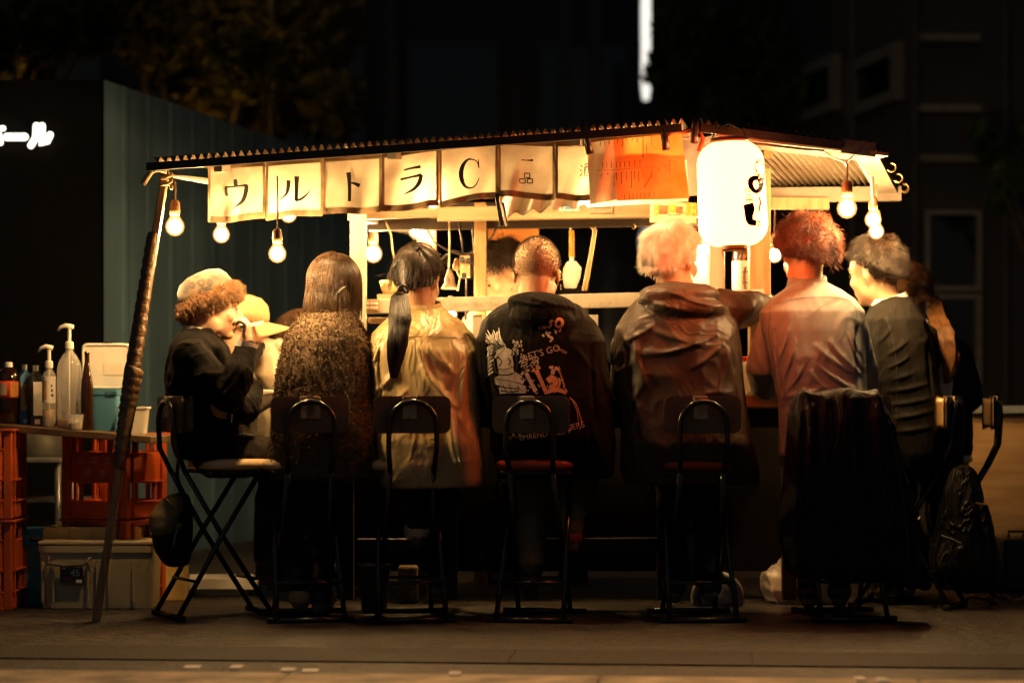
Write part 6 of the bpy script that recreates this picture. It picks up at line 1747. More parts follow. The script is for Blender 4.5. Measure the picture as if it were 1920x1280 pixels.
# ---- 4: shaved head, printed hoodie
m_ho = cloth('black hoodie cotton', (.009, .008, .007), weave=200, bump=.3, sheen=.02, crease=.2, spec=.06)
hd4 = Head(1007, 514, 8.37, -12, -14, 0, 1.08)
R4 = [(560, 963, 1058, 8.345, .09), (580, 930, 1092, 8.33, .12), (602, 904, 1116, 8.31, .145), (640, 889, 1134, 8.28, .16), (700, 891, 1142, 8.25, .165), (760, 908, 1148, 8.22, .165), (820, 924, 1152, 8.20, .16), (870, 930, 1154, 8.22, .15), (895, 934, 1150, 8.23, .14)]
t4, jk4, _ = person('person with a shaved head and glasses in a black hoodie with graffiti print', R4, hd4,
    [[(938, 648, 8.34, .078), (926, 738, 8.42, .066), (940, 752, 8.62, .048)], [(1084, 648, 8.34, .080), (1112, 745, 8.36, .066), (1095, 765, 8.6, .048)]],
    legs(1030, 6, az=(.20, .32), aD=8.2, ax=(-10, 10)), m_ho, seed=61, bvox=.0075, wr=(.008, (8, 8, 5)), topname='hoodie',
    hands=[(W(930, 752, 8.62), (.2, 1, 0), (0, 0, -1), dict(curl=30)), (W(1100, 765, 8.6), (-.2, 1, 0), (0, 0, -1), dict(curl=30, thumb=-1))],
    trouser=cloth('tan work trousers', (.20, .145, .08)), shoes=[m_shoe, mat('red shoe', (.42, .06, .02), rough=.5)],
    extra=lambda c: (c.sphere(W(1016, 572, 8.23), (.128, .10, .050), rot(0, 0, 6), 20, 12), c.sphere(W(1018, 596, 8.185), (.118, .075, .062), rot(0, 0, 8), 20, 12)),
    folds=[(945, 560, 1040, 575, 5, 12), (940, 585, 990, 602, 5, 10), (1000, 560, 1095, 580, 6, 10), (1120, 640, 1148, 760, 8, 10), (1110, 800, 1140, 880, 7, 8), (1060, 620, 1115, 700, 8, 6), (960, 612, 1020, 622, 5, -8), (914, 650, 924, 770, 5, -18), (1108, 650, 1114, 790, 5, -18)])
# stubble: a faint cap of very short hair, ears and glasses
m_stub = mat('stubble', (.05, .03, .018), rough=.6, col2=(.03, .018, .011), vscale=60, bump=.3, bscale=400)
hair(hd4, t4, m_stub, 7500, 9, .004, K=2, lift=1.2, noise=.3, r0=.0008, inflate=1.0, shell=False, name='stubble')
m_wire = mat('gold wire', (.55, .36, .14), rough=.3, metal=.9)
def glasses(parent, h, material):
    mb = MB()
    for q in (-1, 1):
        mb.tube([h.p(q * .033 + .021 * math.cos(a), .104, .002 + .019 * math.sin(a)) for a in np.linspace(0, 6.28, 20)[:-1]], .0016, 6, closed=True)
        mb.tube([h.p(q * .054, .103, .008), h.p(q * .074, .085, .008), h.p(q * .082, .0, .008), h.p(q * .082, -.018, -.004)], .0017, 6)
    mb.tube([h.p(-.012, .105, .005), h.p(0, .108, .008), h.p(.012, .105, .005)], .0016, 6)
    mb.build('glasses', material, parent, smooth=True)
glasses(t4, hd4, m_wire)
for q in (-1, 1): MB().tube([hd4.p(q * .084 + 0, -.004 + .008 * math.cos(a), -.048 + .008 * math.sin(a)) for a in np.linspace(0, 6.28, 14)[:-1]], .0016, 6, closed=True).build('earring', m_st, t4)
# the print on the hoodie: spiky strokes, bones, bubble letters and small lettering
def Z4(p): return (880 + p[0] / 4.268, 560 + p[1] / 4.268)
m_pg = mat('grey print', (.60, .53, .43), rough=.8, var=.3, vscale=60)
m_pl = mat('white print', (.78, .71, .60), rough=.8, var=.2, vscale=60)
m_po = mat('lantern lit print ink', (.70, .36, .17), rough=.8, var=.2, vscale=60)  # orange lantern light painted into the right side of the print
bv4 = bvh_of(jk4.data)
def pr(lst, m, off): return decal_strokes('print', [([Z4(p) for p in s[0]], [w / 4.268 for w in s[1]]) + tuple(s[2:]) for s in lst], bv4, m, jk4, 8.1, off)
r7 = random.Random(4)
sp = []
for k in range(26):
    a = R(95 + 130 * k / 25); L = r7.uniform(120, 190); x0, y0 = 265 + r7.uniform(-30, 30), 385 + r7.uniform(-15, 15)
    x1, y1 = x0 + L * math.cos(a), y0 - L * math.sin(a) * .95
    x1 = max(x1, 128)
    sp.append(([(x0, y0), ((x0 + x1) / 2 - 12, (y0 + y1) / 2), (x1, y1)], [24, 17, 2]))
for k in range(7): sp.append(([(165 + 4 * k, 400 + 30 * k), (150, 430 + 30 * k), (138, 470 + 26 * k)], [14, 10, 2]))
pr(sp, m_pl, .0025)
pr([([(215, 420), (275, 430), (335, 440)], [60, 90, 60]), ([(225, 520), (290, 510), (350, 500)], [80, 120, 90]), ([(235, 590), (290, 582), (355, 570)], [40, 50, 40]),
    ([(205, 660), (300, 650), (420, 700)], [50, 110, 90]), ([(240, 730), (330, 720), (450, 725)], [60, 70, 60]), ([(345, 590), (400, 620), (420, 630)], [30, 26, 20])], m_pg, .0025)
pr([([(s0[0][0][0], s0[0][0][1]), (s0[0][1][0] + 5, s0[0][1][1]), (s0[0][2][0] + 5, s0[0][2][1] + 4)], [4, 4, 1]) for s0 in sp], m_ink, .0032)
pr([([(200, 380), (195, 480), (215, 590), (300, 610), (370, 580), (378, 480), (350, 410)], [7, 8, 9, 9, 8, 8, 6]), ([(215, 560), (290, 565), (360, 540)], [5, 6, 5]), ([(205, 640), (330, 660), (440, 690), (470, 720), (450, 760)], [6, 6, 6, 6, 6]), ([(225, 700), (300, 712), (400, 720)], [9, 9, 9]), ([(250, 735), (330, 745), (400, 735)], [10, 8, 10]), ([(270, 690), (300, 750)], [7, 7]), ([(320, 685), (345, 760)], [6, 6]), ([(230, 470), (260, 500), (235, 540)], [8, 9, 8]), ([(300, 470), (330, 500), (310, 530)], [8, 9, 8]), ([(385, 700), (430, 745)], [6, 6])], m_ink, .0036)
sw = []
for k in range(16):
    x0, y0 = 400 + (k % 4) * 42 + r7.uniform(-12, 12), 470 + (k // 4) * 26 + r7.uniform(-8, 8)
    sw.append(([(x0, y0), (x0 + 16, y0 - 12), (x0 + 30, y0 + 4), (x0 + 18, y0 + 14)], [7, 9, 7, 4]))
for k in range(12):
    x0, y0 = 355 + (k % 3) * 30 + r7.uniform(-8, 8), 330 + (k // 3) * 34 + r7.uniform(-8, 8)
    sw.append(([(x0, y0), (x0 + 10, y0 + 12), (x0 - 4, y0 + 24)], [9, 8, 4]))
for k in range(14):
    x0, y0 = 430 + 24 * k, 640 + 90 * ((k * 5) % 3) / 2 + r7.uniform(-10, 10)
    if x0 < 770: sw.append(([(x0, y0), (x0 + 9, y0 + 20), (x0 + 22, y0 + 6)], [6, 7, 4]))
pr(sw, m_pg, .0024)
# bones
for (x0, y0, x1, y1, m_) in ((450, 590, 530, 740, m_pg), (535, 570, 615, 750, m_po), (675, 560, 655, 640, m_pg)):
    dx, dy = x1 - x0, y1 - y0; L = math.hypot(dx, dy); ux, uy = dx / L, dy / L
    ls = [([(x0, y0), ((x0 + x1) / 2, (y0 + y1) / 2), (x1, y1)], [36, 28, 36])]
    for s in (-1, 1):
        ls.append(([(x0 - uy * 18 * s, y0 + ux * 18 * s), (x0 - uy * 26 * s - ux * 16, y0 + ux * 26 * s - uy * 16)], [34, 36]))
    pr(ls, m_, .0026)
pr([([(625, 660), (660, 640), (700, 665), (690, 700), (640, 705)], [44, 60, 60, 50, 40]), ([(600, 755), (690, 725), (770, 750)], [26, 40, 26])], m_po, .0028)
# outlines and zig zags at the right
zz = []
for k in range(14):
    x, y = 700 + 5 * k + r7.uniform(-8, 8), 540 + 16 * k
    zz.append(([(x, y), (x + 14, y + 8), (x + 4, y + 18)], [5, 6, 3]))
pr(zz, m_po, .0027)
pr([([(500, 560), (470, 530), (430, 560), (450, 620)], [5, 5, 5, 5]), ([(640, 600), (690, 620), (715, 670), (690, 710)], [6, 6, 6, 6])], m_ink, .0034)
# bubble letters, upper right
bl_ = [([(560, 245), (562, 222)], [16, 16]), ([(585, 245), (590, 220), (605, 240), (610, 214)], [14, 12, 12, 14]), ([(672, 175), (650, 180), (655, 205), (640, 228), (620, 225)], [18, 20, 18, 20, 14]), ([(690, 190), (715, 160), (745, 175), (740, 215), (705, 222), (690, 195)], [20, 24, 26, 24, 22, 18]), ([(735, 235), (722, 262)], [16, 10])]
pr(bl_, m_po, .0026)
pr([([(585, 285), (600, 300)], [16, 14]), ([(655, 270), (625, 275), (640, 300), (665, 315), (645, 345)], [18, 20, 20, 20, 10]), ([(620, 255), (612, 280)], [14, 12]), ([(680, 240), (690, 262)], [14, 12]), ([(690, 275), (705, 250)], [12, 10])], m_pg, .0026)
pr([([(718, 175), (728, 190), (718, 202)], [6, 7, 6])], m_ink, .0034)
def lay_text(s, p, size, ang, m, off=.003):
    cu = bpy.data.curves.new('lettering', 'FONT'); cu.body = s; cu.size = size; cu.resolution_u = 2
    o = bpy.data.objects.new('tmp_text', cu); COL.objects.link(o)
    dg = bpy.context.evaluated_depsgraph_get(); dg.update()
    me = bpy.data.meshes.new_from_object(o.evaluated_get(dg)); bpy.data.objects.remove(o); me.materials.clear()
    q = Z4(p); base_ = W(q[0], q[1], 8.1)
    ca, sa = math.cos(R(ang)), math.sin(R(ang)); bad = set()
    for v in me.vertices:
        x, z = v.co.x * ca - v.co.y * sa, v.co.x * sa + v.co.y * ca
        h = bv4.ray_cast(Vector((base_.x + x, 6.5, base_.z + z)), Vector((0, 1, 0)))
        v.co = (h[0] + Vector((0, -off, 0))) if h[0] is not None else Vector((base_.x + x, 8.1, base_.z + z))
    link('lettering', me, m, jk4)
lay_text("LET'S GO", (440, 495), .033, 16, m_pg); lay_text('WAR', (378, 430), .018, 82, m_pg)
lay_text('TRASH', (690, 395), .014, -30, m_pg)
def Z4b(s, x, y, size, ang): lay_text(s, (x, y), size, ang, m_pg)
lay_text('WOOOOOOOO', (310, 1075), .030, 3, m_pg); lay_text('XX', (330, 1110), .03, 2, m_pg); lay_text('EMREND FRESH', (400, 1130), .026, 8, m_pg); lay_text('LASERS', (715, 1075), .030, 14, m_pg)
pr([([(800, 790), (850, 840), (885, 940), (895, 1000), (880, 1045)], [7, 7, 8, 8, 5]), ([(825, 820), (860, 900), (870, 1000)], [4, 5, 4]), ([(250, 820), (245, 900), (270, 1000), (330, 1130)], [5, 5, 5, 4])], m_po, .003)

# ---- 5: white hair, brown rain jacket with hood, right arm stretched out
m_rj = mat('brown rain jacket', (.050, .036, .025), rough=.5, col2=(.042, .029, .020), vscale=4, bump=.10, bscale=90, spec=.35, crease=.20, cscale=4.0)
hd5 = Head(1262, 490, 8.36, -38, 2, 0, 1.08)
R5 = [(535, 1228, 1322, 8.345, .09), (555, 1205, 1348, 8.33, .12), (582, 1178, 1368, 8.31, .145), (615, 1157, 1383, 8.29, .16), (660, 1147, 1392, 8.26, .165), (715, 1150, 1396, 8.24, .165), (770, 1162, 1402, 8.22, .165), (830, 1166, 1412, 8.20, .165), (880, 1166, 1420, 8.22, .15), (905, 1172, 1418, 8.23, .14)]
t5, jk5, _ = person('white haired person in a brown hooded rain jacket reaching to the right, seen from behind', R5, hd5,
    [[(1189, 650, 8.34, .080), (1176, 745, 8.40, .066), (1188, 765, 8.62, .048)], [(1352, 585, 8.34, .085), (1402, 577, 8.50, .062), (1440, 575, 8.62, .045)]],
    legs(1295, -4, az=(.14, .14), ax=(0, 10)), m_rj, seed=71, wr=(.010, (8, 8, 6)),
    hands=[(W(1180, 765, 8.62), (.2, 1, 0), (0, 0, -1), dict(curl=30)), (W(1440, 575, 8.62), (.8, .6, 0), (0, 0, -1), dict(curl=30, thumb=-1))],
    extra=lambda c: (c.sphere(W(1272, 556, 8.24), (.150, .10, .050), rot(0, 0, -3), 22, 12), c.sphere(W(1285, 578, 8.205), (.140, .08, .050), rot(0, 0, 3), 20, 12)),
    folds=[(1195, 555, 1290, 585, 6, 10), (1250, 545, 1345, 575, 6, 9), (1165, 610, 1180, 650, 5, 12), (1175, 640, 1225, 610, 5, 10), (1225, 620, 1330, 650, 8, 10), (1255, 660, 1340, 630, 7, 9), (1300, 690, 1360, 640, 7, 9), (1190, 650, 1210, 720, 7, 11), (1205, 665, 1300, 650, 6, 8), (1180, 760, 1215, 700, 7, 10), (1170, 830, 1195, 770, 7, 10), (1375, 640, 1345, 760, 8, 10), (1395, 740, 1420, 860, 8, 10), (1390, 590, 1415, 620, 4, 8), (1174, 655, 1190, 780, 5, -16), (1372, 640, 1384, 790, 5, -14)])
m_seam5 = mat('brown seam', (.035, .024, .015), rough=.7)
seam([([(1172, 602), (1215, 612), (1275, 604)], [1.4, 1.4, 1.2]), ([(1178, 604), (1162, 650), (1160, 700)], [1.2, 1.2, .8])], jk5, m_seam5)
hair(hd5, t5, m_h_white, 5200, 8, .052, K=6, lift=.45, grav=.4, noise=.55, curl=.003, r0=.0009, clump=26)
glasses(t5, hd5, mat('brown horn frame', (.20, .06, .02), rough=.3))

# ---- 6: auburn hair, grey shirt
m_sh = mat('grey blue shirt', (.26, .25, .235), rough=.75, col2=(.21, .205, .195), vscale=5, bump=.15, bscale=320, spec=.2, crease=.15, cscale=4.5)
hd6 = Head(1510, 478, 8.36, 14, -10, 4, 1.08)
R6 = [(528, 1487, 1543, 8.345, .08), (545, 1468, 1578, 8.34, .11), (562, 1445, 1602, 8.33, .13), (585, 1425, 1620, 8.31, .145), (620, 1428, 1622, 8.29, .15), (670, 1440, 1622, 8.26, .15), (720, 1452, 1624, 8.24, .15), (760, 1460, 1626, 8.22, .15), (800, 1462, 1630, 8.20, .15), (850, 1462, 1632, 8.19, .15), (880, 1470, 1626, 8.19, .14)]
t6, jk6, _ = person('person with curly auburn hair in a grey blue shirt, seen from behind', R6, hd6,
    [[(1457, 612, 8.33, .068), (1428, 690, 8.36, .058), (1436, 728, 8.42, .052), (1470, 728, 8.62, .042)], [(1592, 610, 8.33, .068), (1617, 690, 8.36, .056), (1622, 722, 8.42, .050), (1590, 735, 8.62, .042)]],
    legs(1545, 0, az=(.12, .12)), m_sh, seed=81, wr=(.004, (9, 9, 5)), topname='shirt', smooth=4,
    hands=[(W(1470, 728, 8.62), (.3, 1, 0), (0, 0, -1), dict(curl=30)), (W(1590, 735, 8.62), (-.3, 1, 0), (0, 0, -1), dict(curl=30, thumb=-1))],
    folds=[(1447, 610, 1462, 680, 4, 9), (1452, 690, 1478, 620, 5, 10), (1462, 725, 1492, 640, 5, 9), (1475, 735, 1510, 680, 5, 7), (1595, 610, 1612, 660, 4, 9), (1590, 625, 1618, 690, 4, 8), (1540, 690, 1610, 735, 6, 11), (1530, 650, 1600, 700, 6, 8), (1555, 640, 1612, 700, 5, 7), (1465, 745, 1540, 728, 5, 9), (1500, 735, 1600, 745, 5, 8), (1470, 705, 1482, 760, 4, 8), (1415, 640, 1432, 700, 5, 7), (1635, 640, 1622, 720, 5, 6), (1520, 700, 1560, 735, 5, 7), (1490, 660, 1500, 730, 5, 6), (1452, 620, 1466, 735, 4, -16), (1606, 615, 1610, 735, 4, -14)])
seam([([(1460, 566), (1515, 556), (1580, 556), (1608, 564)], [1.3, 1.3, 1.3, 1.2]), ([(1452, 572), (1448, 620), (1456, 680)], [1.1, 1.1, .8]), ([(1612, 570), (1616, 620), (1610, 680)], [1.1, 1.1, .8])], jk6, mat('grey seam', (.10, .10, .11), rough=.8))
collar(t6, W(1514, 530, 8.345), .062, .076, .045, (10, 0), m_sh)
hair(hd6, t6, m_h_red, 5600, 10, .062, K=8, lift=.6, grav=.45, noise=.7, curl=.0065, curlf=1.5, r0=.0009, clump=30, lenvar=.4)

# ---- 7: dark suit, head turned left
m_su = mat('dark suit cloth', (.010, .008, .006), rough=.75, col2=(.007, .0055, .004), vscale=5, bump=.12, bscale=300, spec=.12, crease=.14, cscale=5.0)
hd7 = Head(1642, 512, 8.72, 48, -6, -4, 1.08)
R7 = [(558, 1648, 1705, 8.71, .08), (575, 1634, 1718, 8.70, .11), (600, 1622, 1734, 8.68, .14), (645, 1622, 1746, 8.66, .155), (700, 1632, 1756, 8.64, .155), (750, 1645, 1764, 8.62, .155), (800, 1654, 1762, 8.60, .155), (850, 1666, 1758, 8.58, .15), (880, 1675, 1750, 8.58, .14)]
t7, jk7, _ = person('dark haired person in a dark suit jacket turned to the left near the right end', R7, hd7,
    [[(1656, 645, 8.66, .07), (1636, 720, 8.74, .058), (1600, 735, 8.9, .044)], [(1728, 640, 8.72, .07), (1745, 730, 8.84, .058), (1700, 740, 8.98, .044)]],
    legs(1690, -30, D=8.6, aD=8.7, spread=28), m_su, seed=91, wr=(.006, (8, 8, 9)),
    hands=[(W(1600, 735, 8.9), (-.5, 1, 0), (0, 0, -1), dict(curl=30)), (W(1700, 740, 8.98), (-.5, 1, 0), (0, 0, -1), dict(curl=30, thumb=-1))],
    folds=[(1665, 665, 1700, 640, 4, 9), (1668, 690, 1705, 668, 4, 9), (1675, 712, 1712, 700, 4, 8), (1660, 735, 1740, 720, 5, 9), (1665, 760, 1750, 745, 5, 9), (1670, 785, 1750, 770, 5, 8), (1640, 605, 1660, 590, 4, 6), (1650, 640, 1670, 615, 4, 7), (1672, 810, 1745, 800, 5, 8), (1738, 640, 1746, 745, 4, -14)])
collar(t7, W(1668, 566, 8.705), .062, .078, .052, (8, -14), m_wc)
collar(t7, W(1672, 574, 8.70), .074, .094, .042, (8, -14), m_su)
seam([([(1700, 585), (1712, 640), (1716, 720), (1712, 800)], [1.2, 1.2, 1.2, 1.0]), ([(1640, 628), (1652, 628), (1660, 618)], [1.4, 1.4, 1.2])], jk7, mat('suit seam', (.012, .01, .008), rough=.7))
hair(hd7, t7, m_h_dark, 6500, 11, .036, K=5, lift=.8, grav=.3, noise=.8, r0=.0009, clump=46, whorl=(.1, -.4, .9))

# ---- 8: chestnut ponytail at the right end
hd8 = Head(1700, 552, 9.0, 38, -8, -6, 1.0)
R8 = [(600, 1690, 1750, 9.0, .07), (620, 1678, 1775, 8.99, .11), (650, 1672, 1798, 8.98, .14), (700, 1676, 1812, 8.96, .15), (760, 1690, 1818, 8.94, .15), (820, 1700, 1820, 8.92, .15), (870, 1705, 1812, 8.91, .14)]
t8, jk8, _ = person('person with a chestnut ponytail, white blouse and dark jacket at the right end', R8, hd8,
    [[(1700, 660, 9.0, .06), (1690, 735, 9.1, .05), (1660, 745, 9.2, .04)], [(1795, 665, 8.95, .062), (1818, 745, 8.95, .056), (1790, 772, 9.05, .045)]],
    legs(1765, -25, D=8.92, aD=9.0, spread=26), cloth('black jacket', (.02, .018, .015)), seed=95, wr=(.007, (8, 8, 6)), bvox=.011, vox=.009,
    hands=[(W(1660, 745, 9.2), (-.5, 1, 0), (0, 0, -1), dict(curl=30, s=.9)), (W(1790, 772, 9.05), (-.7, 1, 0), (0, 0, -1), dict(curl=30, thumb=-1, s=.9))])
bl8 = MB(); bl8.loft([(*W(1756, 795, 8.80)[:], .012, .03), (*W(1765, 760, 8.78)[:], .035, .04), (*W(1768, 720, 8.77)[:], .038, .045), (*W(1758, 670, 8.78)[:], .040, .045), (*W(1745, 625, 8.82)[:], .036, .045), (*W(1735, 600, 8.87)[:], .02, .03)], 18, 2.2)
me = remesh(bl8, .007, 4); link('blouse', me, m_wc, t8)
hair(hd8, t8, m_h_gold, 2600, 12, .12, K=7, lift=.05, noise=.14, tie=(.012, -.125, -.045), r0=.0014)
tie8 = hd8.p(.012, -.125, -.045)
r = np.random.default_rng(14); n = 1600; K = 9; P = np.zeros((n, K, 3)); ang = r.uniform(0, 6.28, n); rr = np.sqrt(r.random(n))
cl = [tie8, W(1752, 585, 8.80), W(1772, 625, 8.70), W(1782, 670, 8.68), W(1776, 712, 8.68)]
for k in range(K):
    tt = k / (K - 1) * (len(cl) - 1); i = min(int(tt), len(cl) - 2); f = tt - i; c = cl[i].lerp(cl[i + 1], f)
    w_ = np.interp(k / (K - 1), [0, .12, .5, .8, 1], [.012, .024, .036, .030, .010])
    P[:, k] = np.array(c) + np.stack([np.cos(ang) * rr * w_ + .006 * np.sin(ang * 4 + k * 1.2), np.sin(ang) * rr * w_ * .6, r.normal(size=n) * .006], 1)
strands('ponytail', P, .0014, .0007, m_h_gold, t8)
MB().tube([tie8 + Vector((.016 * math.cos(q), -.012, .016 * math.sin(q) - .004)) for q in np.linspace(0, 6.28, 16)[:-1]], .006, 8, closed=True).build('hair_tie', m_blk, t8, smooth=True)

# ---- 11: the cook behind the rail
hd11 = Head(946, 512, 9.55, 98, -40, 0, 1.05)
R11 = [(560, 915, 985, 9.55, .08), (575, 895, 1010, 9.55, .11), (600, 875, 1040, 9.55, .14), (660, 870, 1050, 9.56, .15), (760, 875, 1045, 9.58, .15), (860, 880, 1040, 9.58, .15)]
t11, jk11, _ = person('dark haired cook bending forward behind the rail, half hidden by the shaved head', R11, hd11,
    [[(895, 610, 9.5, .066), (880, 700, 9.4, .055), (905, 725, 9.25, .04)], [(1040, 605, 9.5, .066), (1062, 690, 9.4, .055), (1040, 725, 9.25, .04)]],
    [[(940, 850, 9.6, .08), (938, 990, 9.62, .065), (936, 1100, 9.64, .05)], [(985, 850, 9.6, .08), (988, 990, 9.62, .065), (990, 1100, 9.64, .05)]],
    cloth('white cook shirt', (.74, .66, .52)), seed=99, topname='cook_shirt', group='people at the food stall', vox=.010,
    hands=[(W(905, 725, 9.25), (.2, -1, -.2), (0, 0, -1), dict(curl=30)), (W(1040, 725, 9.25), (-.2, -1, -.2), (0, 0, -1), dict(curl=30, thumb=-1))])
hair(hd11, t11, m_h_dark, 2200, 18, .07, K=6, lift=.6, noise=.6, curl=.005, r0=.0014)
c11 = MB(); c11.loft([(*W(1075, 552, 9.7)[:], .075, .06), (*W(1076, 545, 9.7)[:], .072, .06), (*W(1072, 536, 9.7)[:], .05, .045)], 20, 2.2)
cv = c11.build('pot_cover', m_ho, None, smooth=True); tag(cv, 'dark rounded cloth cover behind the rail below the spatula', 'cover')
MB_ = MB(); q_ = W(1075, 556, 9.7)
MB_.box((q_.x, 9.7, q_.z / 2), (.12, .1, q_.z - .01)); o_ = MB_.build('stand', m_dwood, cv)

for hd_, t_, m_, sd_, L_ in ((hd5, t5, m_h_white, 202, .05), (hd6, t6, m_h_red, 203, .07), (hd7, t7, m_h_dark, 204, .045), (hd8, t8, m_h_gold, 205, .05)):
    hair(hd_, t_, m_, 260, sd_, L_, K=6, lift=.9, grav=.5, noise=.9, r0=.0006, shell=False, name='loose_hair', lenvar=.6, inflate=1.06)

# ================================================================== COATS AND BAGS
def soft_thing(name, label, cat, rings, material, wr, seed, part, folds=(), e=2.3, vox=.009, group=None, smooth=4, extra=None):
    b0 = W((rings[-1][1] + rings[-1][2]) / 2, rings[-1][0], rings[-1][3])
    t = thing(name, (b0.x, b0.y, max(0, b0.z)), label, cat, group)
    c = MB(); L = []
    for (py, xl, xr, D, hd) in rings:
        a, b = W(xl, py, D), W(xr, py, D); L.append(((a.x + b.x) / 2, D, a.z, (b.x - a.x) / 2, hd))
    c.loft(L, 30, e)
    if extra: extra(c)
    me = remesh(c, vox, smooth); wrinkle(me, wr[0], wr[1], seed, folds)
    return t, link(part, me, material, t)
m_coat = mat('black coat cloth', (.010, .008, .007), rough=.65, var=.2, vscale=6, bump=.2, bscale=240, spec=.2, crease=.4, cscale=5)
tc_, oc = soft_thing('coat', 'long black coat draped over the stool back under the grey shirt', 'coat',
    [(733, 1492, 1640, 7.985, .030), (742, 1484, 1652, 7.985, .045), (780, 1476, 1668, 7.98, .055), (850, 1468, 1690, 7.98, .07), (930, 1462, 1708, 7.99, .08), (1010, 1462, 1720, 8.0, .09), (1062, 1470, 1726, 8.0, .09), (1085, 1490, 1722, 8.0, .08)], m_coat, (.016, (9, 9, 2.2)), 3, 'coat_cloth',
    folds=[(1500, 745, 1492, 1060, 9, 16), (1545, 750, 1560, 1070, 10, 14), (1640, 745, 1680, 1070, 9, 20), (1600, 750, 1620, 1050, 9, 12), (1662, 760, 1712, 1050, 8, 16), (1525, 760, 1520, 1000, 8, 10)])
seam([([(1655, 750), (1672, 850), (1690, 960), (1700, 1080)], [1.2, 1.2, 1.2, 1.0]), ([(1640, 748), (1660, 900), (1668, 1000)], [1.0, 1.0, .8])], oc, mat('coat piping', (.10, .09, .08), rough=.4), 'piping', 8.0)
soft_thing('jacket', 'black jacket hung over the sideways stool behind the suit', 'jacket',
    [(752, 1752, 1778, 8.60, .08), (765, 1748, 1794, 8.6, .10), (800, 1745, 1802, 8.6, .11), (880, 1738, 1806, 8.6, .11), (960, 1730, 1800, 8.6, .11), (1000, 1735, 1790, 8.6, .10)], m_coat, (.014, (9, 9, 3)), 13, 'jacket_cloth')
m_bag = mat('black bag nylon', (.010, .009, .008), rough=.5, var=.2, vscale=8, bump=.2, bscale=140, spec=.25, crease=.6, cscale=9)
m_leather = mat('black leather', (.010, .009, .008), rough=.45, bump=.15, bscale=90, spec=.25, crease=.6, cscale=9)
tb, ob = soft_thing('backpack', 'black leather backpack hanging from the stool at the right end', 'backpack',
    [(868, 1790, 1814, 8.52, .05), (882, 1775, 1828, 8.52, .08), (915, 1762, 1838, 8.52, .10), (960, 1752, 1846, 8.52, .11), (1010, 1746, 1852, 8.53, .12), (1060, 1744, 1856, 8.53, .12), (1082, 1752, 1850, 8.53, .10)], m_leather, (.008, (8, 8, 6)), 23, 'bag_body')
MB().bar(W(1830, 942, 8.42), W(1850, 945, 8.42), .01, .006).build('buckle', m_brass, tb)
MB().bar(W(1838, 945, 8.43), W(1848, 1000, 8.43), .02, .03, up=(0, 1, 0)).build('side_pocket', m_leather, tb, bevel=.005)
MB().tube([W(1800, 876, 8.5), W(1790, 850, 8.6), W(1795, 790, 8.75)], .008, 8).build('strap', m_bag, tb, smooth=True)
tb2, ob2 = soft_thing('shoulder_bag', 'black bag slumped on the ground behind the leather backpack', 'bag',
    [(945, 1836, 1846, 8.62, .05), (965, 1822, 1856, 8.62, .09), (1000, 1800, 1864, 8.62, .12), (1050, 1780, 1874, 8.62, .13), (1085, 1770, 1880, 8.62, .13), (1104, 1776, 1874, 8.62, .12)], m_bag, (.010, (7, 7, 6)), 33, 'bag_body')
MB().tube([W(1765, 1003, 8.36), W(1785, 1010, 8.35), W(1802, 1018, 8.35)], .003, 6).build('zip', m_st, tb2)
MB().tube([W(1735, 1060, 8.5), W(1715, 960, 8.55), W(1752, 860, 8.58)], .008, 8).build('strap', m_bag, tb2, smooth=True)
# backpack at the left
tl_, ol = soft_thing('backpack', 'olive and black backpack hanging behind the fur hat person stool', 'backpack',
    [(925, 322, 348, 8.18, .05), (935, 305, 356, 8.18, .09), (965, 288, 360, 8.18, .12), (1000, 284, 360, 8.18, .13), (1030, 290, 358, 8.19, .12), (1050, 305, 354, 8.2, .10), (1058, 315, 350, 8.2, .08)], m_bag, (.010, (8, 8, 6)), 43, 'bag_body')
m_ol = mat('olive canvas', (.17, .13, .045), rough=.6, var=.2, bump=.25, bscale=120)
c = MB(); L = []
for (py, xl, xr, D, hd) in [(926, 318, 345, 8.165, .06), (936, 303, 352, 8.165, .095), (965, 286, 352, 8.165, .125), (988, 284, 350, 8.165, .13), (998, 290, 345, 8.165, .12)]:
    a, b = W(xl, py, D), W(xr, py, D); L.append(((a.x + b.x) / 2, D, a.z, (b.x - a.x) / 2, hd))
c.loft(L, 28, 2.3); me = remesh(c, .007, 3); wrinkle(me, .009, (9, 9, 8), 7); fl = link('top_flap', me, m_ol, tl_)
MB().bar(W(310, 935, 8.03), W(334, 955, 8.02), .022, .006).build('flap_strap', m_ol, fl, bevel=.002)
MB().sphere(W(336, 985, 8.02), .012).build('toggle', m_ol, tl_, smooth=True)
MB().tube([W(332, 992, 8.02), W(328, 1008, 8.02), W(325, 1022, 8.02)], .003, 6).build('zip_pull', m_st, tl_)
MB().tube([W(340, 930, 8.15), W(332, 890, 8.2), W(336, 850, 8.25)], .007, 8).build('strap', m_bag, tl_, smooth=True)
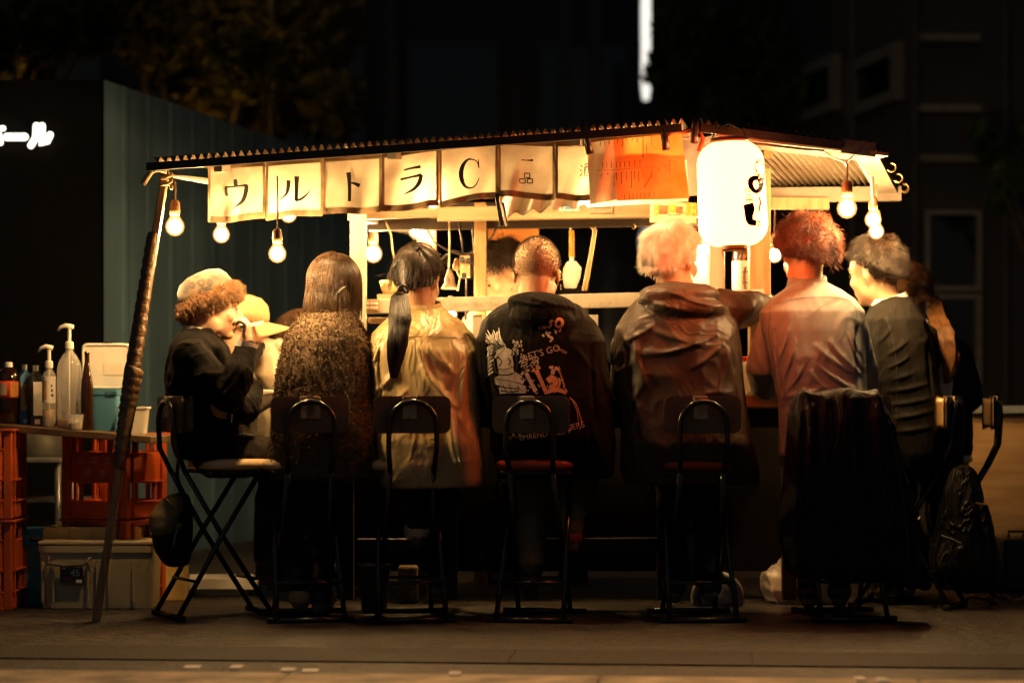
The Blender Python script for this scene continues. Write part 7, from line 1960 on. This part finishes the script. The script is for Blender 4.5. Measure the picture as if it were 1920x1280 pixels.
# small bag under the hoodie stool and its strap
ts, os_ = soft_thing('shoulder_bag', 'black cloth bag hanging under the counter left of the hoodie stool', 'bag',
    [(935, 915, 945, 8.42, .03), (960, 905, 985, 8.42, .05), (1010, 898, 992, 8.42, .06), (1060, 905, 988, 8.42, .06), (1072, 915, 980, 8.42, .05)], m_bag, (.010, (9, 9, 6)), 53, 'bag_body')
MB().tube([W(935, 900, 8.44), W(928, 920, 8.42), W(940, 940, 8.40)], .006, 8).build('strap', m_bag, ts, smooth=True)
MB().tube([W(944, 905, 8.42), W(955, 940, 8.40), W(965, 968, 8.40)], .006, 8).build('strap', m_bag, ts, smooth=True)
th, oh = soft_thing('handbag', 'dark bag with small metal studs hanging under the white haired person', 'bag',
    [(985, 1275, 1315, 8.40, .03), (1000, 1262, 1330, 8.4, .05), (1040, 1255, 1335, 8.4, .06), (1080, 1260, 1332, 8.4, .06), (1092, 1270, 1322, 8.4, .05)], mat('brown black leather', (.035, .018, .012), rough=.35), (.008, (9, 9, 6)), 63, 'bag_body')
for x, y in ((1262, 1056), (1266, 1070), (1270, 1062), (1258, 1080)): MB().sphere(W(x, y, 8.335), .006, None, 8, 6).build('stud', m_st, th, smooth=True)
MB().tube([W(1278, 990, 8.4), W(1285, 940, 8.42), W(1305, 940, 8.42), W(1312, 990, 8.4)], .006, 8).build('strap', m_bag, th, smooth=True)

# ================================================================== haze volume meant to give the bulbs halos, switched off
HAZE = 0.0
if HAZE:
    mh = bpy.data.materials.new('haze'); mh.use_nodes = True
    nt = mh.node_tree
    for n_ in list(nt.nodes):
        if n_.type != 'OUTPUT_MATERIAL': nt.nodes.remove(n_)
    vol = nt.nodes.new('ShaderNodeVolumePrincipled')
    vol.inputs['Color'].default_value = (.9, .9, .9, 1); vol.inputs['Density'].default_value = HAZE; vol.inputs['Anisotropy'].default_value = .55
    nt.links.new(vol.outputs[0], nt.nodes['Material Output'].inputs['Volume'])
    hz = MB(); hz.box((0, 33, 7.2), (62, 78, 16.4)); stuff(hz.build('haze', mh))
